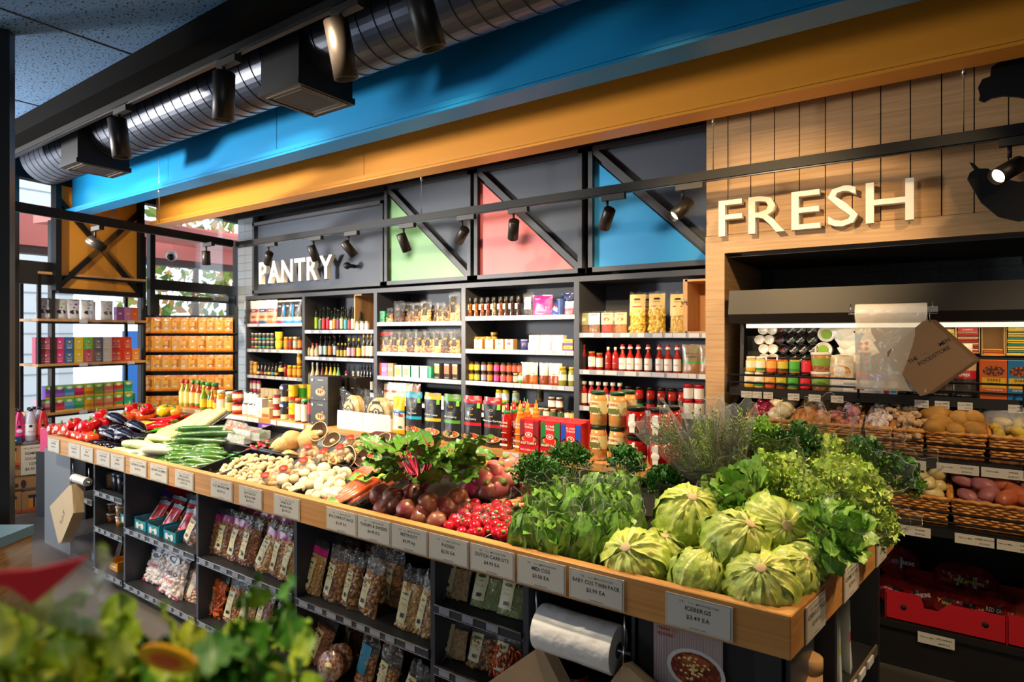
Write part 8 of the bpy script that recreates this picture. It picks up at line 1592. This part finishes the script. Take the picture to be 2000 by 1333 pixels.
for k, (px, c0_, c1_) in enumerate(((119, '#e0307a', '#e0307a'), (138, '#3a6a9a', '#3a6a9a'), (157, '#e8c01c', '#e8c01c'), (176, '#6ab83a', '#c84a6a'), (195, '#2a3a7a', '#2a3a7a'), (213, '#e4dcc8', '#e4dcc8'), (252, '#d8401c', '#d8401c'))):
    for r_, c in ((1, c0_), (0, c1_)): it.append((px, pk_(c), '%s %s patterned tea box' % (['lower', 'upper'][r_], pc[c]), {'dz': .129*r_}))
for px in (82, 92, 102):
    for r_ in (0, 1): it.append((px, pk_('#c84a6a'), '%s row pink tea box at the rack end' % ['lower', 'upper'][r_], {'dz': .129*r_}))
for px in (231, 240):
    for r_ in (0, 1): it.append((px, pk_('#d8401c'), '%s red-orange tea box left of the front one' % ['lower', 'upper'][r_], {'dz': .129*r_, 'dy': .06}))
it.append((268, pk_('#e88a1c'), 'single orange tea box by the right post'))
lay2('middle tea shelf', it, tl(2))
def gt(c, c2): return carton(.084, .07, .128, c, (('r', 0, .88, 1, .24, '#7ac83a'), ('c', 0, .80, .28, .18, '#e8f0c8'), ('r', 0, .30, 1, .22, c2), ('r', 0, .07, 1, .14, '#e8b83a')), name='tea_box')
it = []
rows = [[('#c82a4a', '#d84a6a', 'crimson'), ('#6ab0d8', '#4a90c0', 'sky blue'), ('#4ab86a', '#2a9a5a', 'mint'), ('#e8b01c', '#d88a1c', 'amber'), ('#e87a4a', '#d85a3a', 'coral'), ('#e8a81c', '#e0681c', 'gold'), ('#d83a3a', '#3aa86a', 'scarlet'), ('#1ca88a', '#2ab8a0', 'teal')], [('#7a4ab0', '#9a6ac8', 'violet'), ('#3a8ac0', '#6ab0d8', 'blue'), ('#d82a6a', '#a81c4a', 'magenta'), ('#e8a81c', '#d8681c', 'amber'), ('#3a9a2a', '#6ab83a', 'green'), ('#d8601c', '#e88a2a', 'orange'), ('#d82a2a', '#3aa86a', 'scarlet'), ('#1c9a7a', '#2ab8a0', 'teal')]]
for r_ in (0, 1):
    for k, (c, c2, n_) in enumerate(rows[r_]): it.append((117+19.2*k, gt(c, c2), '%s %s and green tea box' % (['lower', 'upper'][r_], n_), {'dz': .129*r_, 'dy': -.02}))
for px in (86, 96, 105): it.append((px, gt('#e8a8c0', '#c84a7a'), 'lower green topped tea box at the rack end', {'dz': 0}))
it += [(101, gt('#7a4ab0', '#9a6ac8'), 'upper violet tea box behind the front post', {'dz': .129}), (264, can(.12, .03, ((.5, '#2a6ab0'), (1, '#3a9a7a'))), 'small blue and green tin beside the right post')]
lay2('lowest tea shelf', it, tl(3))
# ---- hanging spice packets rack
B0 = atD(284, 600, 6.75); B1 = atD(462, 600, 6.9); B0.z = B1.z = 0; ub = (B1-B0).normalized(); wb = (B1-B0).length; br = math.atan2(ub.y, ub.x); nb_ = Vector((-ub.y, ub.x, 0))
onB = lambda px, py: atP(px, py, B0, nb_)
sr_ = thing('packet_rack', 'black wire rack of orange spice packets before the shop door', 'rack', B0, br)
zr = [onB(370, y).z for y in (651, 687, 724, 763, 803, 843)]
for x in (0, wb):
    b = MB(); b.box((x, .0, zr[0]/2+.16), (.03, .03, zr[0]+.30), BLACK); obj('upright', b, sr_)
b = MB(); b.box((wb/2, .03, zr[0]/2+.1), (wb, .01, zr[0]+.2), mat('#1c1410', .6)); obj('back_panel', b, sr_)
for z in zr: b = MB(); b.box((wb/2, -.02, z-.006), (wb, .09, .010), BLACK); obj('ledge', b, sr_)
sc_ = [('#e8821c', '#d8a050'), ('#e88a1c', '#b8783a'), ('#e8941c', '#c89a6a'), ('#e87a1c', '#a8562a')]
SPK = [pouch(.098, .175, .03, ((.12, a), (.88, '#e8a82a'), (1, a)), (('c', .0, .74, .16, .09, '#e8682a'), ('c', -.05, .34, .30, .17, c), ('c', .0, .30, .20, .115, '#e8d8c0'), ('r', .3, .5, .2, .5, c)), k, name='spice_packet') for k, (a, c) in enumerate(sc_)]
for r_, z in enumerate(zr[:6]):
    it = [(293+17.2*k, SPK[(k*3+r_) % 4], 'orange spice packet') for k in range(10)]
    for k, (px, P, d) in enumerate(it):
        p = onB(px, 600)-nb_*.03; P.put((p.x, p.y, z), '%s orange spice packet, %s row of the wire rack' % (nth(k, 10).replace('from left,', 'from left') .strip(), ['top', 'second', 'third', 'fourth', 'fifth', 'lowest'][r_]), rot=(0, 0, br+R.uniform(-.12, .12)))
# ---- cartons and soda bottles
G0 = atZ(0, 1008, 0); G1 = atZ(92, 995, 0); ug = (G1-G0).normalized(); gr_ = math.atan2(ug.y, ug.x); ng = Vector((-ug.y, ug.x, 0)); onG = lambda px, py: atP(px, py, G0, ng)
def gbox(px0, px1, y0, y1, lab, pr, sgn=0):
    a = onG(px0, y1); c = onG(px1, y0); w_ = ((a-c).to_2d()).length; h = c.z-a.z if not sgn else abs(c.z-a.z)
    P = carton(round(w_, 3), .30, round(h, 3), '#b07c48', pr, name='cardboard_box'); m = (a+c)/2+ng*.15; P.put((m.x, m.y, a.z), lab, rot=(0, 0, gr_))
zf = 0
orp = (('r', 0, .50, .46, .62, '#e8861c'), ('r', 0, .76, .5, .16, '#1c2a4a'), ('r', 0, .5, .08, .6, '#1c2a4a'), ('r', 0, .07, 1, .14, '#c8501c'))
gbox(4, 42, 962, 1007, 'cardboard box with orange label, lower left of the soda stack', orp); gbox(43, 90, 957, 1002, 'cardboard box with orange label, lower right of the soda stack', orp)
gbox(3, 90, 914, 960, 'wide cardboard box with red corner in the middle of the soda stack', (('r', .39, .5, .22, 1, '#d8242a'), ('c', .39, .4, .05, .16, '#e8861c'), ('t', 'ALTERNATIVE', -.12, .62, .2, '#3a2c1c'), ('r', -.3, .2, .32, .2, '#3a2c1c'), ('c', -.02, .25, .06, .12, '#3a2c1c')))
gbox(3, 42, 868, 913, 'cardboard box with orange label on the upper left of the soda stack', orp); gbox(43, 90, 868, 913, 'plain cardboard box behind the soda price card', ())
zt_ = onG(40, 866).z
a = onG(41, 929)-ng*.01; c = onG(89, 867)-ng*.01; w_ = ((a-c).to_2d()).length; h = c.z-a.z; m = (a+c)/2
t_ = thing('price_sign', 'large cream soda price card taped to the cardboard boxes', 'sign', (m.x, m.y, a.z), gr_); b = MB(); b.box((0, 0, h/2), (w_, .002, h), mat('#d8cbb0', .5)); obj('card', b, t_); b = MB()
b.text('THE fruit MEN FOODSTORE', h*.05, INK, XZ(0, -.002, h*.88), bold=0, maxw=w_*.8)
for i, s_ in enumerate(('REMEDY', 'SODALY', '1.25L', '$6.50 EA')): b.text(s_, h*.125, INK, XZ(0, -.002, h*(.68-.175*i)), bold=0, maxw=w_*.66)
obj('lettering', b, t_)
def soda(c, lb, k):
    b = MB(); b.lathe([(.036, 0), (.042, .02), (.042, .15), (.040, .19), (.030, .235), (.014, .275), (.013, .29)], mat(c, .08, coat=.8), 18); c_ = MB(); c_.lathe([(.0155, .275), (.0155, .30)], mat('#16161a', .4), 14); l = MB(); l.lathe([(.0428, .06), (.0428, .165)], mat(lb, .45), 18, cap=False); l.ball((0, -.0428, .145), (.013, .002, .013), INK, 12, 6); l.ball((0, -.0428, .105), (.022, .002, .016), mat('#f0e4e0', .5), 12, 6); return Proto('soda_bottle', 'bottle', [('bottle_body', b), ('cap', c_), ('label', l)])
for i, (px, dy, c, lb, lab) in enumerate([(38, .05, '#c01c5a', '#e83a8a', 'pink soda bottle left of the clear one'), (60, .04, '#c8c4d0', '#ecece8', 'clear soda bottle with white label'), (84, .05, '#c8242a', '#e84a3a', 'red soda bottle at the right front'), (12, .05, '#8a4a1c', '#e0b08a', 'amber soda bottle in the blue tray'), (22, .14, '#b81c3a', '#e83a6a', 'red soda bottle in the second row, left'), (32, .16, '#b02050', '#d83a7a', 'pink soda bottle in the second row'), (56, .15, '#c0c8c0', '#dfe4dc', 'clear soda bottle in the second row'), (66, .2, '#b8b8c4', '#dcdce0', 'clear soda bottle in the third row'), (76, .15, '#b0b4c0', '#d0d4dc', 'clear soda bottle behind the red one'), (5, .15, '#a85a2a', '#c88a5a', 'amber soda bottle at the far left')]):
    p = onG(px, 600)+ng*dy; soda(c, lb, i).put((p.x, p.y, zt_), lab, rot=(0, 0, gr_))
p = onG(17, 600)+ng*.03; b = openbox('#1c4a6a', .18, .10, .06); tag(obj('counter_tray', b, loc=(p.x, p.y, zt_), rz=gr_), 'low navy card tray holding the amber soda bottle', 'tray')
for i, (x, y, c, lab) in enumerate(((104, 832, '#d83a6a', 'pink promotional box behind the capsicums'), (150, 822, '#c8a878', 'plain cardboard box behind the tallest capsicums'))):
    p = atD(px := x+18, y, 5.35); b = MB(); b.box((0, 0, 0), (.26, .2, .20), mat(c, .6)); tag(obj('cardboard_box', b, loc=p-Vector((0, 0, .12)), rz=.3), lab, 'box')
    q = MB(); q.box((0, 0, 0), (.3, .24, p.z-.22), BLACK); tag(obj('low_stand', q, loc=(p.x, p.y, (p.z-.22)/2), rz=.3), ['black plinth under the pink promotional box', 'black plinth under the plain cardboard box'][i], 'stand')
# ---- dark post and low bench at the left picture edge
b = MB(); p = atD(-18, 600, 2.75); b.box((p.x, p.y, 1.5), (.16, .06, 2.97), mat('#0d0c0d', .4), rz=YAW*1.6); struct('trim_6', b, 'slim black steel post at the left picture edge')
bn_ = thing('timber_bench', 'low timber block bench with blue top at the left picture edge', 'bench', atD(-10, 1060, 2.45)*1); q = atD(28, 1050, 2.45); bn_.location = (q.x-.3, q.y-.15, 0)
b = MB(); b.box((.12, .0, q.z/2-.02), (.36, .36, q.z-.04), mat('#6a4e30', .6, c2='#83633c', s=9, st=(1, 1, 12)), rz=YAW); obj('body', b, bn_); b = MB(); b.box((.12, .0, q.z-.02), (.37, .37, .04), mat('#4a6478', .4), rz=YAW); obj('top_board', b, bn_)
# ================================================================ BLURRED BUNCH CLOSE TO THE LENS
KF = .70
def fg(px, py, d): return atD(px, py, d*KF)
GL = [uvmat('leaf_near', '#c0d23a', '#7fae28', '#dfe890', .4, 7), uvmat('leaf_near_dark', '#4f8f24', '#2f6a18', '#8aa850', .45, 7), uvmat('leaf_near_yellow', '#dcdc4a', '#b0c038', '#eaea90', .4, 7)]
rr = random.Random(5)
stand = MB(); p = fg(200, 1600, .60); stand.box((p.x, p.y, .42), (.42, .22, .84), mat('#2a2622', .6), rz=YAW); tag(obj('low_stand', stand), 'dark stand below the blurred foreground greens', 'stand')
def fbunch(cx, cy, d, sx, sy, n, lab, mats, L=.042, up=.9):
    sx *= KF; sy *= KF; L *= KF; c = fg(cx, cy, d); t_ = thing('celery_bunch', lab, 'greens', c); lf_ = MB(); st = MB()
    for i in range(n):
        u, v = rr.gauss(0, .5), rr.gauss(0, .5); q = Vector((u*sx*CA, u*sx*SA, v*sy))+Vector((-SA, CA, 0))*rr.uniform(-.03, .03)
        leaf(lf_, leafM(q, rr.random()*6.28, rr.uniform(.1, 1.4), rr.uniform(-.8, .8)), L*rr.uniform(.6, 1.2), L*.8, mats[i % len(mats)], ruf=.004, curl=rr.uniform(-.2, .5), nu=4, nv=5, seed=i, lob=.3)
        if i % 6 == 0: st.tube([q, (q.x*.5, q.y*.5, q.z-.10), (q.x*.3, q.y*.3, -.30)], [.002, .003, .004], mat('#a8c05a', .5), 5)
    obj('leaves', lf_, t_); obj('stems', st, t_)
fbunch(110, 1375, .58, .12, .045, 380, 'blurred yellow-green herb bunch in the foreground', [GL[0], GL[2], GL[1]]); fbunch(330, 1400, .60, .10, .04, 200, 'blurred green leaves under the yellow sticker', [GL[0], GL[1]]); fbunch(470, 1345, .66, .045, .05, 44, 'blurred dark celery leaves right of the yellow sticker', [GL[1], GL[1], GL[0]], .04); fbunch(515, 1240, .72, .036, .040, 16, 'blurred celery sprig reaching in front of the nut bags', [GL[1], GL[0]], .035); fbunch(20, 1330, .55, .05, .05, 50, 'blurred pale herb bunch at the lower left corner', [GL[2], GL[0]])
t_ = thing('herb_sleeve', 'blurred clear sleeve with red printed band over the foreground herbs', 'sleeve', fg(90, 1200, .52)); o = t_.location
b = MB(); P = [(fg(x, y, .52)-o) for x, y in ((-20, 1120), (60, 1115), (168, 1090), (120, 1135), (62, 1182), (20, 1150), (-20, 1140))]; n = len(P)
off = Vector((-SA, CA, 0))*.004; b.add([tuple(q) for q in P]+[tuple(q+off) for q in P], [tuple(range(n)), tuple(range(n, 2*n))[::-1]]+[(i, (i+1) % n, n+(i+1) % n, n+i) for i in range(n)], mat('#ee2a30', .5)); obj('red_band', b, t_)
b = MB(); b.sheet(lambda u, v: tuple(fg(10+200*u+12*math.sin(v*6), 1075+175*v-20*math.sin(u*3), .53+.03*math.sin(u*3.1))-o), 14, 12, FILM2); obj('film', b, t_)
b = MB(); p = fg(325, 1290, .54); e = Vector((CA, SA, 0)); q = []
for k in range(24): a = 2*math.pi*k/24; q.append(tuple(KF*(e*(.026*math.cos(a))+Vector((0, 0, .011*math.sin(a)))-e*0+Vector((0, 0, -.006*math.cos(a))))))
b.add(q+[tuple(Vector(v)+off) for v in q], [tuple(range(24)), tuple(range(24, 48))[::-1]]+[(i, (i+1) % 24, 24+(i+1) % 24, 24+i) for i in range(24)], mat('#f0b01c', .4)); q2 = [tuple(Vector(v)*.55-off*.3) for v in q]; b.add(q2, [tuple(range(24))], mat('#e8682a', .4)); tag(obj('price_sticker', b, loc=p), 'blurred oval yellow and orange sticker among the foreground leaves', 'sticker')
